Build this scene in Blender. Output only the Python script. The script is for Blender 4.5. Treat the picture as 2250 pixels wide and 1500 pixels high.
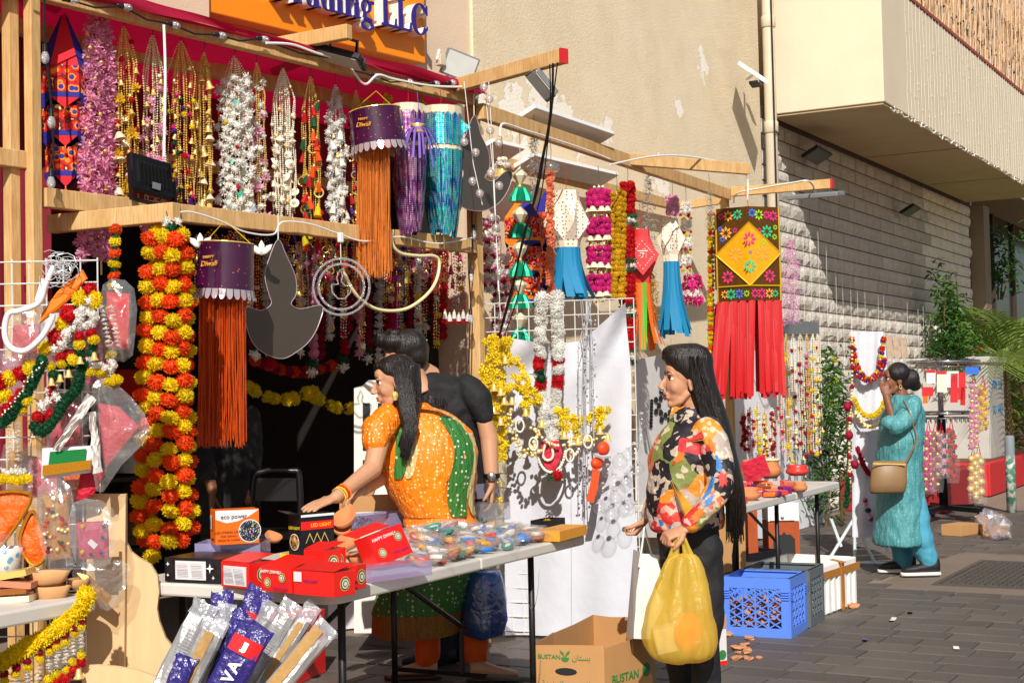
import bpy, math, random
from math import sin, cos, pi, radians, atan2, sqrt
from mathutils import Vector as V, Matrix as Mx, Euler
for o in list(bpy.data.objects): bpy.data.objects.remove(o)
SC = bpy.context.scene; COL = SC.collection
rnd = random.Random(11); U = rnd.uniform
# ------------------------------------------------------------------ camera (from vanishing points of wall, paving, pipe)
H = 1.40; F = 3216.7
yaw, pit, rol = radians(29.908), radians(1.957), radians(-1.228)
FW = V((cos(yaw)*cos(pit), sin(yaw)*cos(pit), sin(pit)))
_rt = V((sin(yaw), -cos(yaw), 0)); _up = _rt.cross(FW)
RT = cos(rol)*_rt + sin(rol)*_up; UP = -sin(rol)*_rt + cos(rol)*_up
CAM = V((0, 0, H)); ZU = V((0, 0, 1)); FH = V((cos(yaw), sin(yaw), 0)); RH = V((sin(yaw), -cos(yaw), 0))
cd = bpy.data.cameras.new('camera'); co = bpy.data.objects.new('camera', cd); COL.objects.link(co)
m = Mx((RT, UP, -FW)).transposed().to_4x4(); m.translation = CAM; co.matrix_world = m
cd.sensor_width = 36; cd.lens = F/2250*36; cd.clip_start = .05; cd.clip_end = 600; SC.camera = co
# ------------------------------------------------------------------ sky, sun, exposure
SUN = V((2.05, 1.15, -1.77)).normalized()
w = bpy.data.worlds.new('World'); SC.world = w; w.use_nodes = True
nt = w.node_tree; bg = nt.nodes['Background']; sk = nt.nodes.new('ShaderNodeTexSky'); sk.sky_type = 'NISHITA'
sk.sun_disc = False; sk.sun_elevation = radians(37); sk.sun_rotation = atan2(-SUN.x, -SUN.y); sk.air_density = 1.0; sk.dust_density = 1.6
nt.links.new(sk.outputs[0], bg.inputs[0]); bg.inputs[1].default_value = .075
sl = bpy.data.lights.new('sun', 'SUN'); sl.energy = 5; sl.angle = radians(.5); sl.color = (1, .955, .89)
so = bpy.data.objects.new('sun', sl); COL.objects.link(so); so.rotation_euler = (-SUN).to_track_quat('Z', 'Y').to_euler(); so.location = (-6, -4, 12)
SC.view_settings.view_transform = 'Standard'; SC.view_settings.look = 'None'; SC.view_settings.gamma = 1; SC.view_settings.exposure = .05
SC.view_settings.use_curve_mapping = False
SC.render.resolution_x = 1024; SC.render.resolution_y = 682
SC.cycles.max_bounces = 8; SC.cycles.transparent_max_bounces = 24; SC.cycles.caustics_reflective = False; SC.cycles.caustics_refractive = False
# ------------------------------------------------------------------ pixel of the photograph -> direction / point
def ray(x, y): return FW + RT*((x-1125)/F) + UP*((750-y)/F)
def PD(x, y, d): return CAM + ray(x, y)*d
def PZ(x, y, z): r = ray(x, y); return CAM + r*((z-H)/r.z)
def PY(x, y, yy): r = ray(x, y); return CAM + r*(yy/r.y)
def PP(x, y, P0, n): r = ray(x, y); return CAM + r*((P0-CAM).dot(n)/r.dot(n))
def dep(P): return (P-CAM).dot(FW)
OA = V((6.97, 4.25, 0)); UA = (V((4.10, 4.53, 0))-OA).normalized(); NA = V((UA.y, -UA.x, 0)); NA = NA if NA.y < 0 else -NA
def SA(x, y, off=0): return PP(x, y, OA+NA*off, NA)           # plane of the near stall's front, off metres towards the street
# ------------------------------------------------------------------ materials
def hx(h): h = h.lstrip('#'); c = [int(h[i:i+2], 16)/255 for i in (0, 2, 4)]; return tuple(x/12.92 if x <= .04045 else ((x+.055)/1.055)**2.4 for x in c)
MATS = {}
def nodes(name):
    mt = bpy.data.materials.new(name); mt.use_nodes = True; n = mt.node_tree; MATS[name] = mt
    return mt, n, n.nodes['Principled BSDF']
def N(n, t, **k):
    x = n.nodes.new(t)
    for a, b in k.items():
        if a.startswith('_'): x.inputs[int(a[1:])].default_value = b
        else: setattr(x, a, b)
    return x
def mixc(n, f, a, b, bt='MIX'):
    x = N(n, 'ShaderNodeMix', data_type='RGBA', blend_type=bt)
    for s, v in ((0, f), (6, a), (7, b)):
        if hasattr(v, 'links'): n.links.new(v, x.inputs[s])
        else: x.inputs[s].default_value = v if s == 0 else (*v[:3], 1)
    return x.outputs[2]
def objco(n): return N(n, 'ShaderNodeTexCoord').outputs['Object']
def noise(n, sc, det=3, vec=None, rough=.55):
    t = N(n, 'ShaderNodeTexNoise'); t.inputs['Scale'].default_value = sc; t.inputs['Detail'].default_value = det; t.inputs['Roughness'].default_value = rough
    n.links.new(vec if vec is not None else objco(n), t.inputs['Vector']); return t.outputs['Fac']
def ramp(n, f, *st):
    r = N(n, 'ShaderNodeValToRGB'); e = r.color_ramp.elements
    while len(e) < len(st): e.new(.5)
    for i, (p, c) in enumerate(st): e[i].position = p; e[i].color = (*c, 1) if not isinstance(c, (int, float)) else (c, c, c, 1)
    n.links.new(f, r.inputs[0]); return r.outputs[0]
def bumpn(n, b, f, st, dist=.01):
    x = N(n, 'ShaderNodeBump'); x.inputs['Strength'].default_value = st; x.inputs['Distance'].default_value = dist
    n.links.new(f, x.inputs['Height']); n.links.new(x.outputs[0], b.inputs['Normal'])
def mat(name, col, rough=.6, metal=0, var=.14, scale=14, bump=0, bscale=90, bdist=.004, orand=0, trl=0, spec=.5, coat=0, dirt=0):
    if isinstance(col, str): col = hx(col)
    mt, n, b = nodes(name)
    c = mixc(n, noise(n, scale), tuple(max(0, x*(1-var)) for x in col), tuple(min(1, x*(1+var)) for x in col))
    if dirt: c = mixc(n, ramp(n, noise(n, 2.3, 6), (.45, 0), (.75, dirt)), c, tuple(x*.45 for x in col))
    if orand:
        oi = N(n, 'ShaderNodeObjectInfo'); mr = N(n, 'ShaderNodeMapRange'); mr.inputs[3].default_value = 1-orand; mr.inputs[4].default_value = 1+orand
        n.links.new(oi.outputs['Random'], mr.inputs[0]); vm = N(n, 'ShaderNodeVectorMath', operation='SCALE'); n.links.new(c, vm.inputs[0]); n.links.new(mr.outputs[0], vm.inputs['Scale']); c = vm.outputs[0]
    n.links.new(c, b.inputs['Base Color']); b.inputs['Roughness'].default_value = rough; b.inputs['Metallic'].default_value = metal
    b.inputs['Specular IOR Level'].default_value = spec; b.inputs['Coat Weight'].default_value = coat; b.inputs['Coat Roughness'].default_value = .12
    if bump: bumpn(n, b, noise(n, bscale, 4), bump, bdist)
    if trl:
        t = N(n, 'ShaderNodeBsdfTranslucent'); n.links.new(c, t.inputs[0]); mx = N(n, 'ShaderNodeMixShader'); mx.inputs[0].default_value = trl
        n.links.new(b.outputs[0], mx.inputs[1]); n.links.new(t.outputs[0], mx.inputs[2]); n.links.new(mx.outputs[0], n.nodes['Material Output'].inputs[0])
    return mt
def film(name, tint=(1, 1, 1), refl=.14, haze=.05, hcol=(.9, .9, .9), rough=.12, bump=.5, bscale=22, edge=.75):      # clear plastic film / glass
    mt, n, b = nodes(name); tr = N(n, 'ShaderNodeBsdfTransparent', _0=(*tint, 1)); gl = N(n, 'ShaderNodeBsdfGlossy'); gl.inputs['Roughness'].default_value = rough
    df = N(n, 'ShaderNodeBsdfDiffuse', _0=(*hcol, 1)); lw = N(n, 'ShaderNodeLayerWeight'); lw.inputs[0].default_value = .25
    mr = N(n, 'ShaderNodeMapRange'); mr.inputs[3].default_value = refl; mr.inputs[4].default_value = edge; n.links.new(lw.outputs['Facing'], mr.inputs[0])
    if bump:
        bp = N(n, 'ShaderNodeBump'); bp.inputs['Strength'].default_value = bump; bp.inputs['Distance'].default_value = .03; n.links.new(noise(n, bscale, 3), bp.inputs['Height'])
        n.links.new(bp.outputs[0], gl.inputs['Normal'])
    m1 = N(n, 'ShaderNodeMixShader'); m1.inputs[0].default_value = haze; n.links.new(tr.outputs[0], m1.inputs[1]); n.links.new(df.outputs[0], m1.inputs[2])
    m2 = N(n, 'ShaderNodeMixShader'); n.links.new(mr.outputs[0], m2.inputs[0]); n.links.new(m1.outputs[0], m2.inputs[1]); n.links.new(gl.outputs[0], m2.inputs[2])
    n.links.new(m2.outputs[0], n.nodes['Material Output'].inputs[0]); return mt
# ------------------------------------------------------------------ objects
WL = {}
def _link(o, parent, name):
    COL.objects.link(o)
    if parent is not None: o.parent = parent
def thing(name, label, cat, loc, group=None):
    o = bpy.data.objects.new(name, None); o.empty_display_size = .05; COL.objects.link(o); o.location = loc; WL[o.name] = V(loc)
    o['label'] = label; o['category'] = cat
    if group: o['group'] = group
    return o
def tag(o, label, cat, group=None):
    o['label'] = label; o['category'] = cat
    if group: o['group'] = group
    return o
class MB:
    def __init__(s): s.v = []; s.f = []; s.mi = []; s.m = 0; s.T = None; s.uv = None
    def add(s, vs, fs):
        k = len(s.v); s.v += [(s.T @ V(p)) if s.T is not None else V(p) for p in vs]; s.f += [[i+k for i in f] for f in fs]; s.mi += [s.m]*len(fs); return s
    def box(s, c, sz, R=None):
        R = R or Mx.Identity(3); c = V(c); h = V(sz)/2
        vs = [c + R @ V((x*h.x, y*h.y, z*h.z)) for x in (-1, 1) for y in (-1, 1) for z in (-1, 1)]
        s.add(vs, [(0, 1, 3, 2), (4, 6, 7, 5), (0, 4, 5, 1), (2, 3, 7, 6), (0, 2, 6, 4), (1, 5, 7, 3)]); return s
    def beam(s, a, b, w, h, up=ZU):       # square bar from a to b
        a, b = V(a), V(b); d = (b-a).normalized(); x = d.cross(up)
        if x.length < 1e-4: x = d.cross(V((1, 0, 0)))
        x.normalize(); y = x.cross(d)
        vs = [p + x*(i*w/2) + y*(j*h/2) for p in (a, b) for i, j in ((-1, -1), (1, -1), (1, 1), (-1, 1))]
        s.add(vs, [(3, 2, 1, 0), (4, 5, 6, 7), (0, 1, 5, 4), (1, 2, 6, 5), (2, 3, 7, 6), (3, 0, 4, 7)]); return s
    def ring(s, pts): return s.add(pts, [])
    def loft(s, rings, cap=True, close=True):
        k0 = len(s.v); n = len(rings[0])
        for r in rings: s.add(r, [])
        fs = []
        for i in range(len(rings)-1):
            for j in range(n if close else n-1):
                a = i*n+j; b = i*n+(j+1) % n; fs.append((a, b, b+n, a+n))
        if cap: fs += [tuple(range(n))[::-1], tuple((len(rings)-1)*n+j for j in range(n))]
        s.f += [[q+k0 for q in f] for f in fs]; s.mi += [s.m]*len(fs); return s
    def tube(s, pts, r, n=6, cap=True, flat=1):
        pts = [V(p) for p in pts]; rs = r if isinstance(r, (list, tuple)) else [r]*len(pts); rings = []; pu = None
        for i, p in enumerate(pts):
            d = (pts[min(i+1, len(pts)-1)]-pts[max(i-1, 0)])
            if d.length < 1e-9: d = V((0, 0, 1))
            d.normalize()
            if pu is None: pu = d.orthogonal().normalized()
            pu = (pu - d*pu.dot(d)); pu = pu.normalized() if pu.length > 1e-6 else d.orthogonal().normalized(); q = d.cross(pu)
            rings.append([p + pu*(cos(2*pi*j/n)*rs[i]) + q*(sin(2*pi*j/n)*rs[i]*flat) for j in range(n)])
        return s.loft(rings, cap)
    def lathe(s, prof, c=(0, 0, 0), n=12, ax=None, cap=True):
        R = ax.to_track_quat('Z', 'Y').to_matrix() if ax is not None else Mx.Identity(3); c = V(c)
        return s.loft([[c + R @ V((r*cos(2*pi*j/n), r*sin(2*pi*j/n), z)) for j in range(n)] for r, z in prof], cap)
    def ball(s, c, r, n=8, m=5):
        r = V((r, r, r)) if not hasattr(r, '__len__') else V(r); c = V(c)
        return s.loft([[c + V((r.x*sin(pi*i/m)*cos(2*pi*j/n), r.y*sin(pi*i/m)*sin(2*pi*j/n), r.z*cos(pi*i/m))) for j in range(n)] for i in [.12]+list(range(1, m))+[m-.12]])
    def octa(s, c, r):
        c = V(c); s.add([c+V(p)*r for p in ((1, 0, 0), (-1, 0, 0), (0, 1, 0), (0, -1, 0), (0, 0, 1), (0, 0, -1))],
                        [(0, 2, 4), (2, 1, 4), (1, 3, 4), (3, 0, 4), (2, 0, 5), (1, 2, 5), (3, 1, 5), (0, 3, 5)]); return s
    def sheet(s, nu, nv, fn):
        k = [fn(i/nu, j/nv) for j in range(nv+1) for i in range(nu+1)]
        return s.add(k, [(j*(nu+1)+i, j*(nu+1)+i+1, (j+1)*(nu+1)+i+1, (j+1)*(nu+1)+i) for j in range(nv) for i in range(nu)])
    def prism(s, pts, d):          # closed outline (world points) extruded by vector d
        n = len(pts); d = V(d); pts = [V(p) for p in pts]
        s.add(pts+[p+d for p in pts], [tuple(range(n))[::-1], tuple(range(n, 2*n))]+[(i, (i+1) % n, n+(i+1) % n, n+i) for i in range(n)]); return s
    def mesh(s, name, mats, smooth=False, off=None):
        me = bpy.data.meshes.new(name); vs = [v-off for v in s.v] if off is not None else s.v
        me.from_pydata([tuple(v) for v in vs], [], s.f)
        for x in (mats if isinstance(mats, (list, tuple)) else [mats]): me.materials.append(MATS[x] if isinstance(x, str) else x)
        me.polygons.foreach_set('material_index', s.mi)
        if smooth: me.polygons.foreach_set('use_smooth', [True]*len(s.f))
        me.update(); return me
    def build(s, name, mats, parent=None, smooth=False, bevel=0, kind=None, label=None, sub=0):
        off = WL.get(parent.name) if parent is not None else None
        o = bpy.data.objects.new(name, s.mesh(name, mats, smooth, off)); _link(o, parent, name); WL[o.name] = off or V((0, 0, 0))
        if bevel: b = o.modifiers.new('bevel', 'BEVEL'); b.width = bevel; b.segments = 2; b.limit_method = 'ANGLE'
        if sub: b = o.modifiers.new('sub', 'SUBSURF'); b.levels = sub; b.render_levels = sub
        if kind: o['kind'] = kind
        if label: o['label'] = label
        return o
def inst(me, name, parent, loc, rot=(0, 0, 0), sc=1):
    o = bpy.data.objects.new(name, me); _link(o, parent, name); off = WL.get(parent.name, V((0, 0, 0))) if parent is not None else V((0, 0, 0))
    o.location = V(loc)-off; o.rotation_euler = rot if not isinstance(rot, Mx) else rot.to_euler(); o.scale = (sc, sc, sc) if isinstance(sc, (int, float)) else sc
    WL[o.name] = V(loc); return o
def recalc(o):
    import bmesh
    b = bmesh.new(); b.from_mesh(o.data); bmesh.ops.recalc_face_normals(b, faces=b.faces); b.to_mesh(o.data); b.free(); return o
def text_mesh(txt, size, ext=.001, R=None, loc=(0, 0, 0), align='CENTER', sx=1, shear=0, bold=0, space=1):
    cu = bpy.data.curves.new('t', 'FONT'); cu.body = txt; cu.size = size; cu.extrude = ext; cu.align_x = align; cu.align_y = 'CENTER'; cu.shear = shear; cu.offset = bold; cu.space_character = space; cu.resolution_u = 3
    ob = bpy.data.objects.new('t', cu); COL.objects.link(ob); bpy.context.view_layer.update()
    me = bpy.data.meshes.new_from_object(ob.evaluated_get(bpy.context.evaluated_depsgraph_get())); bpy.data.objects.remove(ob)
    T = Mx.Translation(V(loc)) @ (R or Mx.Identity(3)).to_4x4() @ Mx.Diagonal((sx, 1, 1, 1)); me.transform(T); return me
def letters(txt, size, matn, parent, loc, ex, ey, name='lettering', **k):      # text lying in the plane of ex (reading direction) and ey (up)
    ex = V(ex).normalized(); ey = V(ey).normalized(); R = Mx((ex, ey, ex.cross(ey))).transposed()
    me = text_mesh(txt, size, R=R, loc=V(loc)-WL.get(parent.name, V()), **k); me.materials.clear(); me.materials.append(MATS[matn]); me.name = name
    o = bpy.data.objects.new(name, me); _link(o, parent, name); WL[o.name] = WL.get(parent.name, V()); return o
# ================================================================== THE SETTING
def struct(o): o['kind'] = 'structure'; return o
mat('paver', '#5c544d', .6, orand=.16, var=.16, scale=9, bump=.35, bscale=60, bdist=.004, dirt=.35)
mat('mortar', '#8a7868', .9, bump=.4, bscale=120, dirt=.3)
mat('concrete', '#77695c', .85, bump=.4, bscale=70, dirt=.3)
# ground to the horizon + pavers
g = MB(); g.sheet(1, 1, lambda u, v: V((-150+400*u, -150+300*v, -.012))); struct(g.build('ground', 'mortar'))
pv = bpy.data.objects.new('pavement', None); COL.objects.link(pv); struct(pv); WL['pavement'] = V()
pm = {}
for L in (.20, .30, .40):
    b = MB(); w_, l_, c = .2325-.010, L-.010, .004
    b.loft([[V((x*(w_/2-q), y*(l_/2-q), zz)) for x, y in ((-1, -1), (1, -1), (1, 1), (-1, 1))] for zz, q in ((-.02, 0), (-c, 0), (0, c))]); pm[L] = b.mesh('paver', 'paver')
def inman(x, y): return 9.9 < x < 12.3 and .9 < y < 2.95
cand = []; far = MB()
for i in range(-4, 46):
    x = 5.81+.2325*i+.116; y = -.6+U(0, .3)
    while y < 4.9:
        L = rnd.choice((.2, .3, .3, .4)); cy = y+L/2; y += L
        if inman(x, cy): continue
        v = V((x, cy, 0))-CAM; d = v.dot(FW); px = 1125+F*v.dot(RT)/d; py = 750-F*v.dot(UP)/d
        cand.append((d if (1640 < px < 2330 and py < 1530) or (700 < px < 1180 and 1340 < py < 1530) else 99+d, x, cy, L))
cand.sort()
for k, (s_, x, cy, L) in enumerate(cand):
    z = U(-.0025, .002)
    if k < 300: inst(pm[L], 'paver', pv, (x, cy, z), (U(-.006, .006), U(-.006, .006), 0))
    else:
        w_, l_ = .2225, L-.01; far.loft([[V((x+a*(w_/2-q), cy+b*(l_/2-q), zz+z)) for a, b in ((-1, -1), (1, -1), (1, 1), (-1, 1))] for zz, q in ((-.02, 0), (-.004, 0), (0, .004))])
far.build('far_pavers', 'paver', pv, kind='stuff')
g = MB(); g.sheet(1, 1, lambda u, v: V((9.9+2.4*u, .9+2.05*v, -.004))); struct(g.build('path', 'concrete'))
# studded steel manhole cover in its frame
mat('cast_iron', '#5b554e', .5, .3, bump=.3, dirt=.3)
mh = thing('manhole_cover', 'rectangular studded steel manhole cover set in the pavement', 'manhole cover', (11, 1.8, 0))
b = MB(); x0, x1, y0, y1 = 10.34, 11.75, .7, 2.55
b.box(((x0+x1)/2, (y0+y1)/2, -.003), (x1-x0, y1-y0, .012))
b.build('plate', 'cast_iron', mh)
b = MB()
for yy in (1.1, 1.55, 2.0): b.box(((x0+x1)/2, yy, .0055), (x1-x0, .03, .006))
for i in range(40):
    for j in range(38):
        if (i+j) % 2: continue
        b.box((x0+.05+i*(x1-x0-.1)/39, y0+.06+j*(y1-y0-.12)/37, .006), (.024, .013, .008), Mx.Rotation(.7 if i % 4 < 2 else -.7, 3, 'Z'))
b.build('studs', 'cast_iron', mh)
b = MB()
for (cx, cy, sx, sy) in ((x0-.03, (y0+y1)/2, .04, y1-y0+.1), (x1+.03, (y0+y1)/2, .04, y1-y0+.1), ((x0+x1)/2, y1+.03, x1-x0, .04)): b.box((cx, cy, 0), (sx, sy, .012))
b.build('frame', 'cast_iron', mh)
# ------------------------------------------------------------------ rendered wall of the second building
mt, n, b = nodes('plaster'); oc = objco(n)
base = mixc(n, noise(n, .9, 5, oc), hx('#ead6b2'), hx('#f2e2c4')); base = mixc(n, ramp(n, noise(n, 3.5, 6, oc), (.4, 0), (.8, .35)), base, hx('#cdb48c'))
sx = N(n, 'ShaderNodeSeparateXYZ'); n.links.new(oc, sx.inputs[0])
def blob(px, py, r):
    p = PY(px, py, 5); vm = N(n, 'ShaderNodeVectorMath', operation='DISTANCE'); n.links.new(oc, vm.inputs[0]); vm.inputs[1].default_value = (p.x, 5, p.z)
    mr = N(n, 'ShaderNodeMapRange'); mr.inputs[1].default_value = 0; mr.inputs[2].default_value = r; mr.inputs[3].default_value = .62; mr.inputs[4].default_value = 0; n.links.new(vm.outputs['Value'], mr.inputs[0]); return mr.outputs[0]
acc = None
for q in ((1130, 240, .6), (1185, 215, .55), (1240, 260, .5), (1060, 225, .35), (1545, 140, .35), (1540, 110, .2), (1490, 235, .28), (1330, 285, .35), (1450, 395, .5), (1270, 300, .4), (1150, 350, .5)):
    o_ = blob(*q)
    if acc is None: acc = o_
    else:
        mx = N(n, 'ShaderNodeMath', operation='MAXIMUM'); n.links.new(acc, mx.inputs[0]); n.links.new(o_, mx.inputs[1]); acc = mx.outputs[0]
ad = N(n, 'ShaderNodeMath', operation='ADD'); n.links.new(acc, ad.inputs[0]); n.links.new(noise(n, 9, 7, oc, .6), ad.inputs[1])
pk = ramp(n, ad.outputs[0], (.93, 0), (.945, 1))
base = mixc(n, pk, base, hx('#fbf4e6')); n.links.new(base, b.inputs['Base Color']); b.inputs['Roughness'].default_value = .9
rg = N(n, 'ShaderNodeMapRange'); rg.inputs[1].default_value = 12.2; rg.inputs[2].default_value = 13.6; rg.inputs[3].default_value = .25; rg.inputs[4].default_value = 1.0; n.links.new(sx.outputs[0], rg.inputs[0])
hn = N(n, 'ShaderNodeMath', operation='MULTIPLY'); n.links.new(noise(n, 46, 6, oc, .75), hn.inputs[0]); n.links.new(rg.outputs[0], hn.inputs[1])
hs = N(n, 'ShaderNodeMath', operation='SUBTRACT'); n.links.new(hn.outputs[0], hs.inputs[0]); n.links.new(pk, hs.inputs[1])
h2 = N(n, 'ShaderNodeMath', operation='MULTIPLY_ADD'); n.links.new(pk, h2.inputs[0]); h2.inputs[1].default_value = -.12; n.links.new(hn.outputs[0], h2.inputs[2])
bumpn(n, b, h2.outputs[0], .9, .03)
w_ = MB(); w_.box((10.98, 5.15, 4.5), (5.44, .3, 9)); tag(w_.build('building_wall', 'plaster'), 'beige plastered building wall with peeling patches above the far stall', 'wall')
# drain pipe in the corner
mat('pipe', '#cdbfa6', .55, dirt=.4, var=.1)
dp = thing('drain_pipe', 'cream drain pipe running down the corner beside the stone wall', 'pipe', (13.78, 4.92, 0))
b = MB(); b.tube([(13.78, 4.92, 0), (13.78, 4.92, 4), (13.78, 4.92, 9)], .062, 14); b.build('pipe', 'pipe', dp, True)
for z in (3.95, 5.0):
    b = MB(); b.lathe([(.066, -.06), (.073, -.05), (.073, .05), (.066, .06)], (13.78, 4.92, z), 14); b.build('coupling', 'pipe', dp, True)
b = MB(); b.tube([(13.70, 4.86, 0), (13.705, 4.855, 3), (13.71, 4.86, 9)], .008, 5); b.tube([(13.72, 4.85, 3.9), (13.80, 4.845, 3.87), (13.86, 4.9, 3.93)], .006, 5); mat('black_rubber', '#161616', .5, var=.05); b.build('cable', 'black_rubber', dp)
# ------------------------------------------------------------------ split-faced stone wall under the balcony
mat('stone', '#e8e0d2', .9, orand=.09, var=.16, scale=7, bump=1, bscale=22, bdist=.03, dirt=.25)
mat('stone_joint', '#5c4b3c', .95, var=.2)
sw = thing('stone_wall', 'cream split faced stone block wall below the balcony', 'wall', (18, 5, 0))
b = MB(); b.box((18.45, 5.21, 2.1), (9.2, .3, 4.2)); b.build('backing', 'stone_joint', sw)
svar = []
for k in range(9):
    r2 = random.Random(k); b = MB(); nu, nv = 6, 3
    def P_(i, j):
        e = i in (0, nu) or j in (0, nv); return V((i/nu-.5, (-.004 if e else -r2.uniform(.018, .034)), j/nv-.5))
    gr = [[P_(i, j) for i in range(nu+1)] for j in range(nv+1)]; b.add([p for r_ in gr for p in r_], [(j*(nu+1)+i, j*(nu+1)+i+1, (j+1)*(nu+1)+i+1, (j+1)*(nu+1)+i) for j in range(nv) for i in range(nu)])
    fr = [V((-.5, -.004, -.5)), V((.5, -.004, -.5)), V((.5, -.004, .5)), V((-.5, -.004, .5))]; b.loft([[p+V((0, .05, 0)) for p in fr], fr], cap=False)
    svar.append(b.mesh('stone', 'stone'))
st = []
for c in range(26):
    z = .157*c+.0785; x = 13.86-U(0, .4)
    while x < 22.9:
        L = rnd.choice((.3, .4, .45, .6)); x2 = min(x+L, 23.0); xa = max(x, 13.86)
        if x2-xa > .08: st.append(((xa+x2)/2, z, x2-xa-.02))
        x += L
st.sort(key=lambda s: s[0] + (9 if s[1] < .9 else 0)); stuffm = MB()
for k, (x, z, L) in enumerate(st):
    me = svar[rnd.randrange(9)]
    if k < 300: inst(me, 'stone', sw, (x, 5.06, z), (0, 0, 0), (L, 1, .143))
    else:
        T = Mx.Translation((x, 5.06, z)) @ Mx.Diagonal((L, 1, .143, 1)); stuffm.add([T @ v.co for v in me.vertices], [list(p.vertices) for p in me.polygons])
stuffm.build('far_stones', 'stone', sw, kind='stuff')
# ------------------------------------------------------------------ balcony block with light strings, lattice above
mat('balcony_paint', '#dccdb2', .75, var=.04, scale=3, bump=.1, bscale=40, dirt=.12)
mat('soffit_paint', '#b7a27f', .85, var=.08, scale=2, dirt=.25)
bl = thing('balcony', 'cream boxed concrete balcony jutting out over the stone wall', 'balcony', (18, 4.4, 4.1))
b = MB(); b.box((18.25, 4.42, 4.735), (8.5, 1.14, 1.23)); o = b.build('parapet', 'balcony_paint', bl, bevel=.01)
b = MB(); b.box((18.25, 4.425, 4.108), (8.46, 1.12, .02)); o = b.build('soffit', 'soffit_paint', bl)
for x in (17.2, 20.1): MB().box((x, 4.42, 4.0965), (.012, 1.1, .004)).build('soffit_joint', 'stone_joint', bl)
mat('red_trim', '#9a4a38', .7); b = MB(); b.box((18.25, 3.86, 5.37), (8.5, .05, .035)); b.build('trim', 'red_trim', bl)
mat('bamboo', '#b8946e', .75, var=.3, scale=30); mat('bamboo_back', '#86674e', .9, var=.3, scale=12)
la = thing('lattice_screen', 'brown woven cane lattice screen standing on the balcony edge', 'screen', (18.5, 3.9, 5.4))
b = MB(); b.box((18.5, 3.95, 7.0), (9, .02, 3.2)); b.build('backing', 'bamboo_back', la)
b = MB()
for i in range(230):
    x = 14.05+i*.039
    for z0 in (5.42, 6.02, 6.62, 7.22):
        a = V((x+U(-.02, .02), 3.925+U(-.01, .01), z0+U(-.1, 0))); sg_ = rnd.choice((-1, 1)); b.tube([a, a+V((sg_*U(.05, .16), U(-.012, .012), U(.2, .4)))], .012, 5); a2 = a+V((U(-.03, .03), -.01, .3)); b.tube([a2, a2+V((-sg_*U(.05, .16), 0, U(.2, .4)))], .012, 5)
b.build('cane', 'bamboo', la, kind='stuff')
mat('white_wire', '#e6e0d2', .5, var=.03); mat('wire_shadow', '#9a8c7a', .6)
lc = thing('light_curtain', 'white fairy light strands draped down the balcony front', 'string lights', (18, 3.83, 5.3))
b = MB()
for i in range(56):
    x = 14.85+i*.14; zz = 4.1+U(-.02, .03); y = 3.846
    pts = [V((x+U(-.008, .008), y-U(0, .008), 5.36-k*(5.36-zz)/5)) for k in range(6)]; b.tube(pts, .0022, 4)
    for k in range(5):
        z = 4.15+U(0, 1.2); b.tube([(x, y-.004, z), (x+U(.02, .05), y-.008, z+U(-.012, .02))], .003, 4)
    z2 = 5.38; 
    if i % 2: b.tube([(x, 3.9, 5.38), (x+.1, 3.9, 6.9)], .004, 4)
for k in range(60):
    x = 14.2+k*.13; b.tube([(x, 3.842, 4.09+U(-.02, .03)), (x+.07, 3.835, 4.085+U(-.03, .03)), (x+.14, 3.842, 4.09+U(-.02, .03))], .007, 5)
b.build('strand', 'white_wire', lc)
lc2 = thing('light_curtain', 'white fairy light wires hanging against the sunlit stone blocks', 'string lights', (18, 4.9, 3))
b = MB()
for i in range(26):
    x = 14.4+i*.27+U(-.03, .03); zt = U(2.5, 3.2) if x < 17 else U(2.1, 2.6); b.tube([(x, 4.93, zt), (x+U(-.01, .01), 4.935, 1.8), (x, 4.94, U(.9, 1.4))], .0018, 4)
b.build('strand', 'white_wire', lc2)
uw = MB().box((18.6, 5.35, 6.6), (10.4, .3, 4.9)); tag(uw.build('upper_wall', 'balcony_paint'), 'cream building wall rising behind the balcony', 'wall')
# end of the wall: pier, dark shop front, low wall beyond
mat('pier', '#8f7d68', .8); mat('dark_glass', '#15100d', .15, var=.3); mat('dark_frame', '#3a2c22', .5); mat('far_wall', '#7a6a58', .85)
fs = thing('glazed_storefront', 'dark glazed shop front beyond the end of the stone wall', 'shop front', (25, 5.2, 0))
b = MB(); b.box((23.2, 5.1, 2.05), (.4, .5, 4.1)); b.build('pier', 'pier', fs); b = MB(); b.box((30, 5.6, 2.2), (13.2, .2, 4.4)); b.build('glazing', 'dark_glass', fs)
for x in (23.6, 25, 26.6, 28.4, 31): MB().box((x, 5.48, 2.2), (.09, .07, 4.4)).build('mullion', 'dark_frame', fs)
b = MB(); b.box((30, 5.2, 5.2), (14, 1.2, 1.7)); b.build('fascia', 'pier', fs)
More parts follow.
